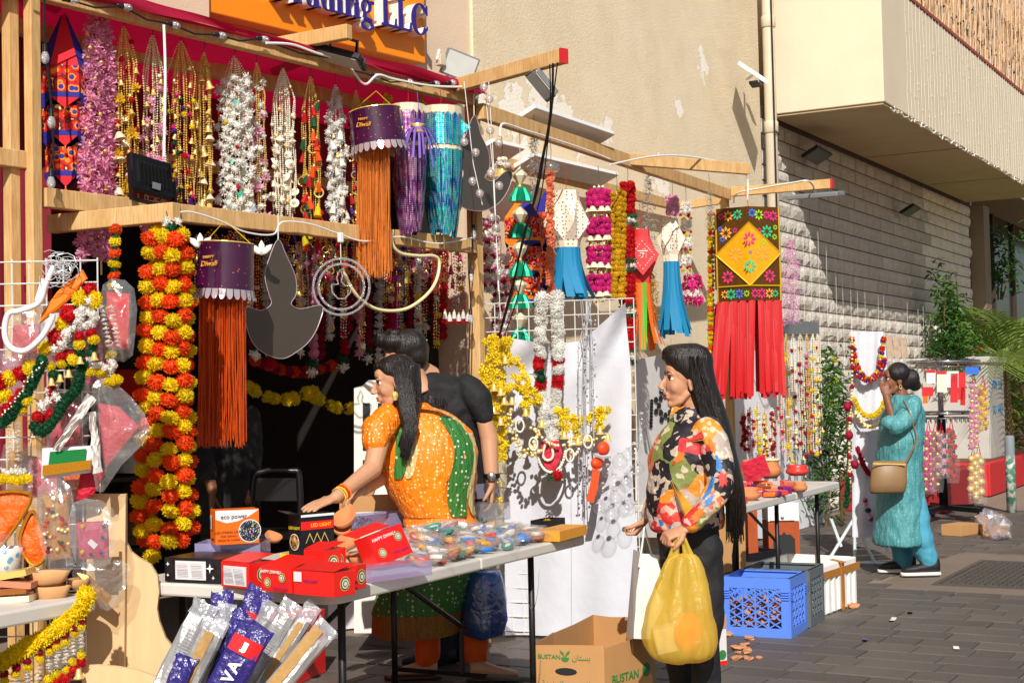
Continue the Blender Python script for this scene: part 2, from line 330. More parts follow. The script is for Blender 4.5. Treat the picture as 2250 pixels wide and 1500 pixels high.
# ------------------------------------------------------------------ shop building behind the near stall (slightly turned)
FA = V((8.26, 5.02, 0)); ang = radians(-9); AU = V((-cos(ang), -sin(ang), 0)); AN = V((-sin(radians(9)), -cos(radians(9)), 0))   # AU to the left, AN towards the street
def SF(x, y, off=0): return PP(x, y, FA+AN*off, AN)
RF = Mx((-AU, -AN, ZU)).transposed()
mat('facade', '#d8bfa4', .85, var=.08, scale=3, bump=.35, bscale=70, bdist=.006, dirt=.25); mat('facade_dark', '#8d7358', .85, bump=.3)
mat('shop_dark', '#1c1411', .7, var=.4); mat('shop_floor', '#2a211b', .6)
hb = thing('shop_building', 'pinkish beige shop building behind the near stall', 'building', FA+AU*3)
b = MB(); b.box(FA+AU*3.6-AN*.15+ZU*6.0, (7.2, .3, 6.0), RF); b.build('wall', 'facade', hb)
b = MB(); p = SF(385, 60); s0 = (p-FA).dot(AU); b.box(FA+AU*(s0+.55)+AN*.08+ZU*6.0, (1.3, .16, 5.99), RF); b.build('pilaster', 'facade', hb)
b = MB(); b.box(FA+AU*.05-AN*.15+ZU*1.5, (.1, .298, 3.0), RF); b.build('jamb', 'facade', hb)
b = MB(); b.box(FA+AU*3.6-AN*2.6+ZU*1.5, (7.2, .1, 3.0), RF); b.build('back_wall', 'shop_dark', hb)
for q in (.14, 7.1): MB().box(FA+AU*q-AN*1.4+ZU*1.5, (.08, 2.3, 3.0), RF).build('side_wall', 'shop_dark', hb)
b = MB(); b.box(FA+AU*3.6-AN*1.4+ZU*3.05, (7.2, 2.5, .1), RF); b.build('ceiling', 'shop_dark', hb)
# dark glass counter / door inside
# ------------------------------------------------------------------ orange fascia sign with raised serif letters
mat('sign_orange', '#f08c08', .4, var=.03, coat=.1); mat('sign_blue', '#33257f', .4, var=.04); mat('sign_white', '#ece8e0', .5, var=.03)
sg = thing('shop_sign', 'orange shop sign with raised blue and white serif lettering', 'sign', SF(690, 60, .1))
c1 = SF(935, 140, .13); c0 = SF(440, 22, .13); wS = (c1-c0).length; hS = 1.1
cc = (c0+c1)/2; cc.z = (c0.z+c1.z)/2+hS/2
b = MB(); b.box(cc-AN*.06, (wS, .12, hS), RF); b.build('panel', 'sign_orange', sg, bevel=.006)
ex = -AU; ey = ZU
def serif(txt, org, h, dpt):
    # letters drawn as stems with slab serifs and crescent bowls; returns list of outlines per letter
    out = []; x = 0; t = .17*h; th = .055*h; xh = .66*h
    R_ = lambda a, b_, c, d: [(a, b_), (c, b_), (c, d), (a, d)]
    def bowl(cx, cy, rx, ry, a0, a1, tk, tn=.28, n=22):
        o_ = []; i_ = []
        for k in range(n+1):
            a = radians(a0+(a1-a0)*k/n); tt = tk*(tn+(1-tn)*abs(cos(a))); o_.append((cx+rx*cos(a), cy+ry*sin(a))); i_.append((cx+(rx-tt)*cos(a), cy+(ry-tt*.8)*sin(a)))
        return o_+i_[::-1]
    for ch in txt:
        L = []
        if ch == ' ': x += .3*h; continue
        if ch == 'T': L = [R_(.3*h, 0, .3*h+t, h), R_(0, h-.09*h, .6*h+t, h), R_(.18*h, 0, .42*h+t, th), R_(0, h-.28*h, th, h), R_(.6*h+t-th, h-.28*h, .6*h+t, h)]; w = .6*h+t
        if ch == 'L': L = [R_(.1*h, 0, .1*h+t, h), R_(0, h-th, .2*h+t, h), R_(0, 0, .62*h, .075*h), [(.62*h-th, 0), (.64*h, 0), (.66*h, .3*h), (.62*h, .3*h)]]; w = .66*h
        if ch == 'C': L = [bowl(.4*h, .5*h, .4*h, .52*h, 38, 325, t*1.1), R_(.68*h, .66*h, .68*h+th, h*.98), R_(.70*h, .18*h, .70*h+th*.6, .3*h)]; w = .76*h
        if ch == 'r': L = [R_(.07*h, 0, .07*h+t, xh), R_(0, 0, .14*h+t, th), R_(0, xh-th, .07*h, xh), bowl(.33*h, .42*h, .17*h, .25*h, 40, 150, .09*h, .7), R_(.36*h, .5*h, .46*h, .6*h)]; w = .47*h
        if ch == 'a': L = [R_(.31*h, 0, .31*h+t, .55*h), bowl(.25*h, .48*h, .22*h, .19*h, 20, 160, .1*h, .8), bowl(.22*h, .19*h, .22*h, .21*h, 60, 320, .13*h, .4), R_(.31*h, 0, .56*h, th)]; w = .56*h
        if ch == 'd': L = [R_(.36*h, 0, .36*h+t, h*1.02), R_(.26*h, h*1.02-th, .36*h, h*1.02), R_(.36*h+t, 0, .46*h+t, th), bowl(.27*h, .32*h, .27*h, .34*h, 50, 310, t*.95)]; w = .6*h
        if ch == 'i': L = [R_(.07*h, 0, .07*h+t, xh), R_(0, 0, .14*h+t, th), R_(0, xh-th, .07*h, xh), bowl(.07*h+t/2, .87*h, .1*h, .1*h, 0, 359, .099*h, 1)]; w = .32*h
        if ch == 'n': L = [R_(.07*h, 0, .07*h+t, xh), R_(0, 0, .14*h+t, th), R_(0, xh-th, .07*h, xh), R_(.42*h, 0, .42*h+t, .46*h), R_(.35*h, 0, .49*h+t, th), bowl(.40*h, .42*h, .19*h, .25*h, 0, 165, .13*h, .5)]; w = .68*h
        if ch == 'g': L = [bowl(.24*h, .45*h, .22*h, .22*h, 0, 359, .12*h, .5), bowl(.27*h, -.14*h, .27*h, .16*h, 0, 359, .10*h, .7), [(.1*h, .26*h), (.22*h, .24*h), (.2*h, .04*h), (.08*h, .1*h)], R_(.4*h, .54*h, .56*h, .64*h), [(.1*h, .02*h), (.45*h, -.02*h), (.45*h, .07*h), (.1*h, .12*h)]]; w = .58*h
        out.append([[(px+x, py) for px, py in q] for q in L]); x += w+.03*h
    return out, x
hL = .192; strokes, tw = serif('Trading LLC', None, hL, .05)
e_ = SF(921, 84, .13); org = e_ - ex*tw; org.z = SF(921, 86, .13).z
for Lt in strokes:
    bw, bb = MB(), MB()
    for i, q in enumerate(Lt):
        pts = [org+ex*px+ey*py for px, py in q]; bw.prism([p-AN*.002 for p in pts], AN*(.075+.0012*i)); bb.prism([p+AN*(.0745+.0012*i) for p in pts], AN*.009)
    o = recalc(bw.build('letter', 'sign_white', sg)); o2 = recalc(bb.build('letter_face', 'sign_blue', sg))
# ================================================================== STALL FRAMES, CANOPY, LAMPS, CABLES
mt, n, b = nodes('timber'); oc = objco(n); mp = N(n, 'ShaderNodeMapping'); mp.inputs['Scale'].default_value = (3, 3, 3); n.links.new(oc, mp.inputs[0])
wv = N(n, 'ShaderNodeTexWave'); wv.inputs['Scale'].default_value = 1.2; wv.inputs['Distortion'].default_value = 9; wv.inputs['Detail'].default_value = 3; n.links.new(mp.outputs[0], wv.inputs[0])
c = mixc(n, wv.outputs['Fac'], hx('#cda56c'), hx('#d8b37c')); c = mixc(n, ramp(n, noise(n, 5, 5, oc), (.55, 0), (.8, .5)), c, hx('#a8763d')); kn = N(n, 'ShaderNodeTexVoronoi'); kn.inputs['Scale'].default_value = 2.6; n.links.new(oc, kn.inputs[0]); c = mixc(n, ramp(n, kn.outputs['Distance'], (.03, .85), (.07, 0)), c, hx('#6a3e1a')); mp2 = N(n, 'ShaderNodeMapping'); mp2.inputs['Scale'].default_value = (40, 40, 3); n.links.new(oc, mp2.inputs[0]); gn = noise(n, 3, 5, mp2.outputs[0]); c = mixc(n, ramp(n, gn, (.35, .55), (.6, 0)), c, hx('#b3803f')); bumpn(n, b, gn, .35, .006)
n.links.new(c, b.inputs['Base Color']); b.inputs['Roughness'].default_value = .75
mat('red_paint', '#c8202a', .5); mat('black_plastic', '#17171a', .35, var=.1); mat('black_metal', '#141414', .4, .3); mat('steel', '#b9bbbd', .3, .9); mat('grey_metal', '#8b8e90', .45, .4)
mat('white_cable', '#ecebe6', .45, var=.03); mat('lens_glass', '#c9ccc6', .1, var=.1); mat('white_metal', '#e4e4e2', .4, var=.04); mat('diffuser', '#dcdad6', .5)
film('clear_glass', (.97, .97, .97), .1, .06, bump=0); film('bulb_glass', (.95, .95, .95), .16, .35, (.85, .85, .85), .2, .8, 60)
mat('crimson_cloth', '#b0063a', .8, var=.12, scale=4, trl=.35, bump=.2, bscale=8, bdist=.02); mat('dark_red_cloth', '#7a0a20', .85, var=.2, scale=3)
def bar(name, a, b_, w, h, parent, mt='timber', bevel=.004): return MB().beam(a, b_, w, h).build(name, mt, parent, bevel=bevel)
def Rax(ex, ey):
    ex = V(ex).normalized(); ez = ex.cross(V(ey)).normalized(); ey = ez.cross(ex); return Mx((ex, ey, ez)).transposed()
def at(P, z): return V((P.x, P.y, z))
fa = thing('market_stall', 'timber framed stall under a crimson cloth canopy', 'stall', at(SA(500, 900), 0))
for px, off in ((74, 0), (26, -.05)): P = SA(px, 430, off); bar('post', at(P, 0), at(P, 3.25), .045, .05, fa)
P = SA(1044, 540, -.03); bar('post', at(P, 0), at(P, 3.02), .07, .06, fa)
bar('beam', at(SA(94, 440), 2.215), at(SA(1042, 540), 2.215), .045, .078, fa)
bar('beam', OA+UA*3.9+ZU*3.05, OA-UA*.05+ZU*3.05, .05, .08, fa)
bar('beam', OA+UA*3.9-NA*.32+ZU*2.98, OA-NA*.32+ZU*2.98, .05, .07, fa)
bar('beam', OA+UA*3.6-NA*.75+ZU*2.6, OA-NA*.75+ZU*2.6, .05, .06, fa)
bar('beam', at(SA(60, 300, -.03), 2.36), at(SA(-60, 296, -.03), 2.36), .05, .07, fa)
bar('arm', PZ(112, 493, 2.135), PZ(388, 466, 2.135), .05, .075, fa)
bar('arm', PZ(590, 103, 3.13), PZ(768, 70, 3.13), .045, .07, fa)
a_, b_ = PZ(1000, 190, 3.09), PZ(1236, 124, 3.09); bar('arm', a_, b_, .05, .075, fa); d_ = (b_-a_).normalized(); MB().beam(b_+d_*.001, b_+d_*.016, .0505, .0755).build('painted_end', 'red_paint', fa)
cz = MB()
def can(u, v):
    p = OA+UA*(3.9*u-.05)+NA*(.05-1.0*v); p.z = 3.075+.008*sin(9*u)-.10*v-.06*sin(pi*v)*(.6+.4*sin(14*u)); return p
cz.sheet(40, 8, can); cz.build('canopy', 'crimson_cloth', fa, True)
vz = MB()
def val(u, v):
    p = OA+UA*(3.9*u-.05)+NA*(.055+.035*sin(21*u+2*v)*v+.01*sin(50*u)); p.z = 3.095+.012*sin(9*u)-v*(.012+.035*abs(sin(5.5*u+.6)))+.02*(1-v)*(.5+.5*sin(13*u)); return p
vz.sheet(80, 5, val); vz.build('valance', 'crimson_cloth', fa, True)
MB().sheet(30, 4, lambda u, v: at(OA+UA*(4.2*u)-NA*(.86+.03*sin(40*u)), 3.05-.75*v)).build('back_drape', 'dark_red_cloth', fa, True)
tag(MB().sheet(16, 10, lambda u, v: at(SA(-140+245*u, 400, -.42), 0)+NA*(.03*sin(26*u))+ZU*(3.05-2.2*v)).build('hanging_cloth', 'dark_red_cloth', None, True), 'dark red cloth hung behind the left posts of the near stall', 'cloth')
# far stall frame
fb = thing('market_stall', 'timber framed stall built against the plastered wall', 'stall', (9, 4.4, 0))
E1 = PZ(1600, 428, 2.98); E0 = V((7.03, 4.22, 2.98))
bar('beam', E0, E1, .05, .09, fb)
bar('beam', V((7.5, 4.90, 2.93)), V((11.4, 4.90, 2.93)), .05, .08, fb); bar('cross_beam', V((11.36, 4.87, 2.93)), E1+V((.03, .02, -.03)), .045, .07, fb)
bar('arm', PZ(1376, 350, 2.99), PZ(1644, 372, 2.99), .045, .08, fb)
tp = PZ(1826, 404, 2.99); rt_ = E1+V((0, -.03, .02)); bar('arm', rt_, tp, .05, .075, fb); d_ = (tp-rt_).normalized(); MB().beam(tp+d_*.001, tp+d_*.016, .0505, .0755).build('painted_end', 'red_paint', fb)
bar('post', at(E1+V((.02, .04, 0)), 0), at(E1+V((.02, .04, 0)), 2.94), .06, .06, fb)
MB().box(PZ(1395, 356, 2.985)-RT*.02-FW*.03, (.13, .004, .03), Rax(PZ(1644, 372, 2.99)-PZ(1376, 350, 2.99), FW)).build('bracket', 'steel', fb)
# ------------------------------------------------------------------ lamps
def slab(name, c, R, sz, mt_, parent, bevel=.006): return MB().box(c, sz, R).build(name, mt_, parent, bevel=bevel)
def flood(label, c, R, sx, sy, body, bracket_to, fins=True, glass='lens_glass'):
    # R columns: width, thickness (towards the light's front), height
    t = thing('flood_light', label, 'floodlight', c); T = R
    slab('housing', c, R, (sx, .035, sy), body, t); slab('front_glass', c+R @ V((0, .019, 0)), R, (sx*.9, .004, sy*.86), glass, t, 0)
    if fins:
        for i in range(9): slab('fin', c+R @ V((-sx*.36+i*sx*.09, -.022, 0)), R, (.006, .012, sy*.62), body, t, 0)
    for s in (-1, 1): slab('bracket', c+R @ V((s*(sx/2+.008), -.01, bracket_to/2)), R, (.006, .025, abs(bracket_to)), body, t, 0)
    slab('bracket', c+R @ V((0, -.01, bracket_to)), R, (sx+.022, .025, .006), body, t, 0); return t
p = SA(330, 388, .03); t = flood('black floodlight seen from behind on the lower beam', p, Rax(-UA+ZU*-.12, -FW*.3+NA*-1+ZU*-.15), .225, .165, 'black_metal', -.13)
slab('rating_plate', p+NA*.04+RT*.0+ZU*-.045+NA*.0, Rax(-UA+ZU*-.12, -NA), (.045, .002, .028), 'grey_metal', t, 0)
p = PZ(735, 122, 3.06); flood('black floodlight slung flat under the upper arm over the shop sign', p, Rax(FH*-.25+RH+ZU*-.33, ZU*-1-FH*.25), .31, .14, 'black_metal', 0.0, False)
t = thing('light_bracket', 'black strap bracket holding the floodlight under the upper arm', 'bracket', PZ(755, 90, 3.1))
MB().tube([PZ(725, 120, 3.06), PZ(727, 72, 3.14), PZ(785, 92, 3.12), PZ(783, 132, 3.05)], .01, 4).build('strap', 'black_metal', t)
p = PY(1010, 145, 4.86); flood('old grey floodlight with square glass on the shop wall', p, Rax(RH*1+FH*.35-ZU*.35, RH*.55-FH*.8-ZU*.35), .22, .17, 'grey_metal', 0, False)
t = thing('junction_box', 'small beige junction box beside the wall floodlight', 'junction box', PY(968, 133, 4.93)); slab('box', PY(968, 133, 4.93), RF, (.055, .05, .07), 'pipe', t); MB().tube([PY(965, 110, 4.95), PY(960, 130, 4.93), PY(985, 170, 4.95)], .008, 5).build('cable', 'white_cable', t)
p = PZ(1192, 186, 2.98); flood('thin grey floodlight tilted below the red tipped arm of the near stall', p, Rax(RT*.62-UP*.72+FW*.2, -RT*.6-UP*.5-FW*.5), .16, .10, 'grey_metal', .06, False)
p = PZ(1792, 430, 2.90); flood('flat grey floodlight under the red tipped arm of the far stall', p, Rax((tp-rt_), ZU*-1+RT*.25), .42, .2, 'grey_metal', 0, False)
def panel(label, a, b_, dv, th=.03):
    a, b_ = V(a), V(b_); t = thing('panel_light', label, 'light', (a+b_)/2, 'white panel lights over the far stall'); R = Rax(b_-a, dv); c = (a+b_)/2; L = (b_-a).length; w_ = V(dv).length
    slab('tray', c, R, (L, w_, th), 'white_metal', t, .004); slab('diffuser', c+R @ V((0, 0, -th*.52)) if (R @ V((0, 0, 1))).z > 0 else c+R @ V((0, 0, th*.52)), R, (L*.96, w_*.9, .003), 'diffuser', t, 0); return t
q0 = PZ(1140, 255, 3.06); q1 = PZ(1318, 312, 3.06); panel('white panel light on top of the far stall front beam', q0, q1, V((.0, .22, -.10)))
for x0, y0, x1, y1 in ((1150, 352, 1338, 394), (1060, 322, 1130, 338)):
    panel(('long white panel light hung at the back beam of the far stall' if x0 > 1100 else 'short white panel light half hidden by the acrylic lamp board'), PY(x0, y0, 4.8), PY(x1, y1, 4.8), V((0, .16, -.07)))
p = PY(1655, 160, 4.72); t = thing('solar_light', 'white solar wall light with tilted panel beside the drain pipe', 'light', p)
slab('panel', p, Rax(RT*.85-UP*.56, FW+UP*.42), (.33, .3, .014), 'white_metal', t); MB().tube([PY(1640, 175, 4.93), p-ZU*.02], .012, 5).build('arm', 'steel', t); slab('lamp', PY(1660, 185, 4.85), Rax(V((1, 0, -.3)), V((0, 1, 0))), (.1, .1, .03), 'black_plastic', t)
for x, y, lab, sx in ((1795, 341, 'black floodlight fixed to the stone wall below the balcony soffit', .5), (2000, 462, 'small dark floodlight on the shaded stone wall near its end', .36)):
    p = PY(x, y, 4.85); flood(lab, p, Rax(V((1, 0, -.04)), V((0, -.5, -.9))), sx, .2, 'black_metal', 0, False, 'black_plastic')
# ------------------------------------------------------------------ string lights and cables
bulb_me = MB().lathe([(.004, 0), (.011, -.006), (.0165, -.022), (.0165, -.034), (.012, -.047), (.004, -.052)], n=8).mesh('bulb', 'bulb_glass', True)
sock_me = MB().lathe([(.004, .03), (.0095, .026), (.0095, .0), (.012, -.003)], n=8).mesh('socket', 'black_plastic', True)
def festoon(label, pts, bulbs, r=.0045):
    t = thing('festoon_lights', label, 'string lights', pts[0]); MB().tube(pts, r, 5).build('cable', 'black_rubber', t)
    for P, ax in bulbs:
        R = V(ax).to_track_quat('Z', 'Y').to_matrix()
        inst(sock_me, 'socket', t, P, R); inst(bulb_me, 'bulb', t, P, R)
bp = [(150, 0), (268, 14), (375, 53), (478, 77), (572, 85), (740, 130), (820, 166), (893, 179), (952, 184), (988, 182)]
W = [SA(x, y, .07) for x, y in bp]; wp = [SA(60, -20, .07)]
for i, P in enumerate(W): wp += [P, (P+W[min(i+1, len(W)-1)])/2-ZU*.02]
festoon('black cable of small clear bulbs along the canopy edge', wp, [(P, -(W[min(i+1, len(W)-1)]-W[i-1 if i else 0])) for i, P in enumerate(W)])
L3 = [(97, -20), (99, 100), (110, 200), (114, 250), (118, 330), (108, 380)]; festoon('black cable of small bulbs dangling beside the left post', [SA(x, y, .08) for x, y in L3], [(SA(x, y, .08), ZU) for x, y in ((99, 112), (113, 254), (112, 386))])
L4 = [(1043, 185), (1046, 210), (1040, 330), (1036, 440), (1038, 545), (1030, 600), (1034, 660), (1030, 800)]; festoon('black cable of small bulbs hanging down the middle post', [SA(x, y, .06) for x, y in L4], [(SA(x, y, .06), ZU) for x, y in ((1046, 200), (1041, 505), (1035, 600), (1034, 690))])
def cable(label, pts, r=.004, mt_='white_cable', cat='cable', nm='power_cable'): return tag(MB().tube(pts, r, 6).build(nm, mt_), label, cat)
def sp(px, f, k=6):      # smooth path through pixels on a surface f
    P = [f(*q) for q in px]; out = []
    for i in range(len(P)-1):
        p0, p1, p2, p3 = P[max(i-1, 0)], P[i], P[i+1], P[min(i+2, len(P)-1)]
        for j in range(k):
            t = j/k; out.append(.5*((2*p1)+(p2-p0)*t+(2*p0-5*p1+4*p2-p3)*t*t+(3*p1-p0-3*p2+p3)*t*t*t))
    return out+[P[-1]]
cable('white cable looped along the lower timber beam', sp([(385, 468), (420, 466), (480, 484), (540, 510), (600, 515), (620, 488), (680, 492), (740, 512), (800, 530), (880, 520), (960, 535), (1040, 522)], lambda x, y: SA(x, y, .06)))
cable('straight white cable dropping from the canopy to the black floodlight', sp([(360, 55), (363, 150), (362, 250), (360, 345)], lambda x, y: SA(x, y, .1)), .006)
cable('white cable draped over the canopy corner towards the red tipped arm', sp([(585, 95), (640, 98), (690, 115), (760, 140), (800, 185), (830, 165), (870, 175), (960, 190), (1060, 188), (1130, 168)], lambda x, y: SA(x, y, .09)), .006)
cable('grey cable taped along the far stall front beam', sp([(1098, 300), (1105, 272), (1150, 285), (1200, 300), (1290, 330), (1340, 350)], lambda x, y: PY(x, y, 4.12)), .006)
cable('white cable run along the far stall arms to the corner post', sp([(1340, 362), (1440, 343), (1520, 345), (1600, 362), (1640, 385), (1642, 440)], lambda x, y: PY(x, y, 4.0)), .006)
cable('white cable looped along the far red tipped arm', sp([(1612, 445), (1620, 425), (1680, 412), (1740, 402), (1775, 398), (1790, 415), (1795, 435)], lambda x, y: PZ(x, y, 2.97)), .008)
for k, pts in enumerate(([(1215, 140), (1212, 240), (1195, 340), (1180, 420), (1150, 520), (1125, 640), (1090, 760)], [(1225, 138), (1205, 300), (1190, 420), (1160, 540), (1135, 660), (1085, 800)], [(1208, 142), (1208, 250), (1188, 360), (1170, 450), (1140, 570), (1100, 720)])):
    cable(('thickest black', 'thin black', 'slack black')[k]+' cable slanting down from the red tipped arm to the grid panel', sp(pts, lambda x, y: PP(x, y, V((6.44, 3.5, 0))+V((1, .8, 0))*max(0, (y-140)/700), FH)), (.006, .0035, .0035)[k], 'black_rubber')
# ================================================================== HANGING GOODS
for nm, c in (('yellow', '#ffdc10'), ('orange', '#ff5a0a'), ('red', '#d4101c'), ('white', '#fffcee'), ('pink', '#ffb0d0'), ('hotpink', '#e8329a'), ('crimson', '#b00a3a'), ('peach', '#ff9a70'), ('green', '#0f5a34'), ('leaf', '#5f7a1c'), ('gold_yellow', '#e8c020'), ('palepink', '#f2b6d0'), ('purple', '#5a2a9a')):
    mat('petal_'+nm, c, .7, var=.2, scale=40, orand=.1, trl=.42)
mat('gold', '#f0cc70', .28, .4, var=.15, coat=.3); mat('pale_gold', '#f4e6c4', .3, .3, var=.1, coat=.3); mat('pearl', '#efe6cf', .25, .1, coat=.4); mat('silver', '#e2e4e6', .22, .5, var=.1); mat('mirror_bit', '#cfd8dc', .05, 1, var=.05)
mat('teal_bit', '#2fae96', .25, .3); mat('copper', '#b5703a', .3, .8); mat('hook_wire', '#8a8a8a', .3, .8); mat('thread', '#d8c8a0', .7); mat('red_thread', '#c01828', .6)
def fib(n):
    for i in range(n):
        z = 1-2*(i+.5)/n; r = sqrt(1-z*z); a = 2.39996*i; yield V((r*cos(a), r*sin(a), z))
def pom(name, mt_, n=110, wd=.30, base=.42, sq=1, seed=1, jit=.14):
    r2 = random.Random(seed); b = MB()
    for d in fib(n):
        d = (d+V((r2.uniform(-.2, .2), r2.uniform(-.2, .2), r2.uniform(-.2, .2)))).normalized(); s_ = d.orthogonal().normalized(); s_ = Mx.Rotation(r2.uniform(0, 6.3), 3, d) @ s_; L = 1+r2.uniform(-jit, jit); q = d.cross(s_)
        P = [d*base, d*L*.8+s_*wd*.5+q*.08, d*L, d*L*.8-s_*wd*.5+q*.08]; b.add([V((p.x, p.y, p.z*sq)) for p in P], [(0, 1, 2, 3)])
    b.ball((0, 0, 0), (base*1.5, base*1.5, base*1.5*sq), 8, 5); return b.mesh(name, mt_)
def star(name, mt_, n=9, wd=.3, lay=2, seed=3, core='gold'):
    r2 = random.Random(seed); b = MB()
    for l in range(lay):
        for i in range(n):
            a = 2*pi*(i+.5*l)/n+r2.uniform(-.2, .2); el = .15+.55*l+r2.uniform(-.2, .2); d = V((cos(a)*cos(el), sin(a)*cos(el), sin(el))); s_ = V((-sin(a), cos(a), 0)); L = 1-.25*l
            b.add([d*.12, d*L*.6+s_*wd/2, d*L+V((0, 0, .08)), d*L*.6-s_*wd/2], [(0, 1, 2, 3)])
    b.m = 1; b.ball((0, 0, .15), .2, 6, 4); return b.mesh(name, [mt_, core])
FL = {}
for c in ('yellow', 'orange', 'red', 'white', 'pink', 'hotpink', 'crimson', 'green', 'gold_yellow', 'palepink', 'purple', 'peach'):
    FL[c] = pom('flower', 'petal_'+c, 230, .2, .5, sq=.8, seed=len(c), jit=.1); FL['s_'+c] = star('flower', 'petal_'+c, 9, .36, 3, seed=len(c)); FL['p_'+c] = pom('pompom', 'petal_'+c, 40, .5, seed=4)
FL['k_pink'] = pom('flower', 'petal_pink', 34, .42, .15, 1, 5, .3); FL['leaf'] = star('leaf', 'petal_green', 7, .4, 1, core='petal_green')
FL['j_white'] = pom('flower', 'petal_white', 34, .42, .4, .8, 9, .25); FL['j_pink'] = pom('flower', 'petal_pink', 34, .42, .4, .8, 9, .25)
FL['bell'] = MB().lathe([(.1, .7), (.3, .6), (.42, .2), (.5, -.3), (.8, -.7), (.84, -.74), (.6, -.7)], n=10).mesh('bell', 'gold', True)
FL['mirror'] = MB().prism([(-.6, 0, 0), (0, 0, -1), (.6, 0, 0), (0, 0, 1)], (0, .1, 0)).mesh('mirror', 'mirror_bit'); FL['tealbit'] = MB().prism([(-.5, 0, 0), (0, 0, -1), (.5, 0, 0), (0, 0, 1)], (0, .1, 0)).mesh('charm', 'teal_bit')
def tas(mt_):
    b = MB(); b.m = 1; b.ball((0, 0, .8), .22, 7, 4); b.m = 0; n = 14
    b.loft([[V((r*(1+.12*(j % 2))*cos(2*pi*j/n), r*(1+.12*(j % 2))*sin(2*pi*j/n), z)) for j in range(n)] for r, z in ((.12, .7), (.3, .3), (.42, -.4), (.5, -1))]); return b.mesh('tassel', [mt_, 'gold'])
for c in ('red', 'orange', 'yellow', 'green', 'white', 'purple', 'hotpink'): FL['t_'+c] = tas('petal_'+c)
FL['pearl'] = MB().ball((0, 0, 0), 1, 8, 6).mesh('bead', 'pearl', True); FL['goldball'] = MB().ball((0, 0, 0), 1, 8, 6).mesh('bead', 'gold', True)
FL['fan'] = MB().lathe([(.1, .5), (.35, .45), (.9, -.5), (.95, -.55), (.3, -.3)], n=12).mesh('fan', 'pale_gold'); FL['flake'] = MB().lathe([(.1, .9), (.5, .3), (1, 0), (.5, -.3), (.1, -.9)], n=10).mesh('bead', 'pearl')
FL['ring'] = MB().tube([V((cos(a*.524), 0, sin(a*.524))) for a in range(13)], .16, 5).mesh('ring', 'gold')
def rx(): return (U(0, 6.3), U(0, 6.3), U(0, 6.3))
def hang(t, P, up, mt_='hook_wire', r=.002): MB().tube([P, P+ZU*up*.5+RT*.004, P+ZU*up], r, 4).build('hook', mt_, t)
GA = 'beaded hangings in a row under the canopy'
def toran(label, px, yt, yb, wpx, f, nstr, bead, deco, pitch=.011, br=.0052, flare=.2, group=None, hook=True, up=.1):
    P = f(px, yt); s = dep(P)/F; L = (yb-yt)*s; w_ = wpx*s/2*(.74 if hook else 1); t = thing('beaded_hanging', label, 'hanging decoration', P, group); b = MB(); paths = []; nstr = int(nstr*1.5) if hook else nstr
    for i in range(nstr):
        a = 2*pi*i/nstr+U(-.2, .2); rr = w_*U(.5, 1); Li = L*U(.9, 1); jx, jy = U(-.004, .004), U(-.004, .004)
        def pt(z, a=a, rr=rr, jx=jx, jy=jy, L=L):
            q = min(1, max(0, z/(flare*L)))**.7; k = 1+.12*sin(z*17+a*3); return P+RH*(cos(a)*rr*q*k+jx)+FH*(sin(a)*rr*q*.8+jy)-ZU*z
        z = .0
        while z < Li: b.octa(pt(z), br*U(.8, 1.2)); z += pitch
        paths.append((pt, Li))
    b.build('bead_strings', bead, t)
    if hook: hang(t, P, up)
    for kind, cnt, sc, z0, z1 in deco:
        if hook: cnt = int(cnt*1.7); sc *= 1.1
        for k in range(cnt):
            pt, Li = paths[rnd.randrange(nstr)] if cnt < 12 else paths[(k*5) % nstr]
            z = (z0+(z1-z0)*(k+U(0, .9))/cnt)*L; p = pt(min(z, L)); p = p-FH*.012+RH*U(-.006, .006)
            rot = (U(-.3, .3), U(-.3, .3), U(0, 6.3)) if kind in ('bell', 'fan') or kind[:2] == 't_' else ((U(-.2, .2), U(-.4, .4), yaw-pi/2+U(-.5, .5)) if kind in ('mirror', 'tealbit', 'ring') else ((pi/2+U(-.6, .6), U(-.6, .6), yaw-pi/2+U(-.6, .6)) if kind[:2] == 's_' else rx()))
            inst(FL[kind], FL[kind].name.split('.')[0], t, p, rot, sc*U(.85, 1.15))
    return t
fr = lambda x, y: SA(x, y, -.09)
toran('gold bead hanging with red roses and gold stars, next to the pink flower hanging', 272, 60, 470, 72, fr, 9, 'gold', [('red', 9, .013, .05, .95), ('bell', 9, .018, .2, .9), ('fan', 6, .03, .3, .9), ('s_gold_yellow', 8, .03, .3, .95)], group=GA)
toran('pearl bead hanging with pale pink roses and small gold bells', 335, 80, 545, 80, fr, 9, 'pale_gold', [('j_pink', 14, .02, .25, 1), ('bell', 16, .016, .2, 1), ('pearl', 8, .008, .15, .9), ('s_palepink', 6, .022, .3, 1)], group=GA)
toran('gold bead hanging with rings of multicoloured pompoms', 397, 92, 470, 80, fr, 10, 'gold', [('p_red', 7, .012, .3, 1), ('p_yellow', 7, .012, .3, 1), ('p_purple', 7, .012, .3, 1), ('p_hotpink', 7, .012, .3, 1), ('p_green', 6, .012, .3, 1), ('bell', 14, .014, .15, .95)], group=GA)
toran('plain gold bead hanging with large gold bells', 448, 118, 470, 58, fr, 11, 'gold', [('bell', 12, .022, .05, 1), ('fan', 4, .026, .5, 1)], group=GA)
toran('white flower bead hanging with mirror diamonds and teal chips', 514, 125, 485, 95, fr, 9, 'pale_gold', [('j_white', 60, .024, .12, 1), ('mirror', 9, .026, .2, 1), ('tealbit', 8, .022, .15, 1), ('p_red', 5, .012, .3, .9), ('p_yellow', 3, .012, .2, .9)], group=GA)
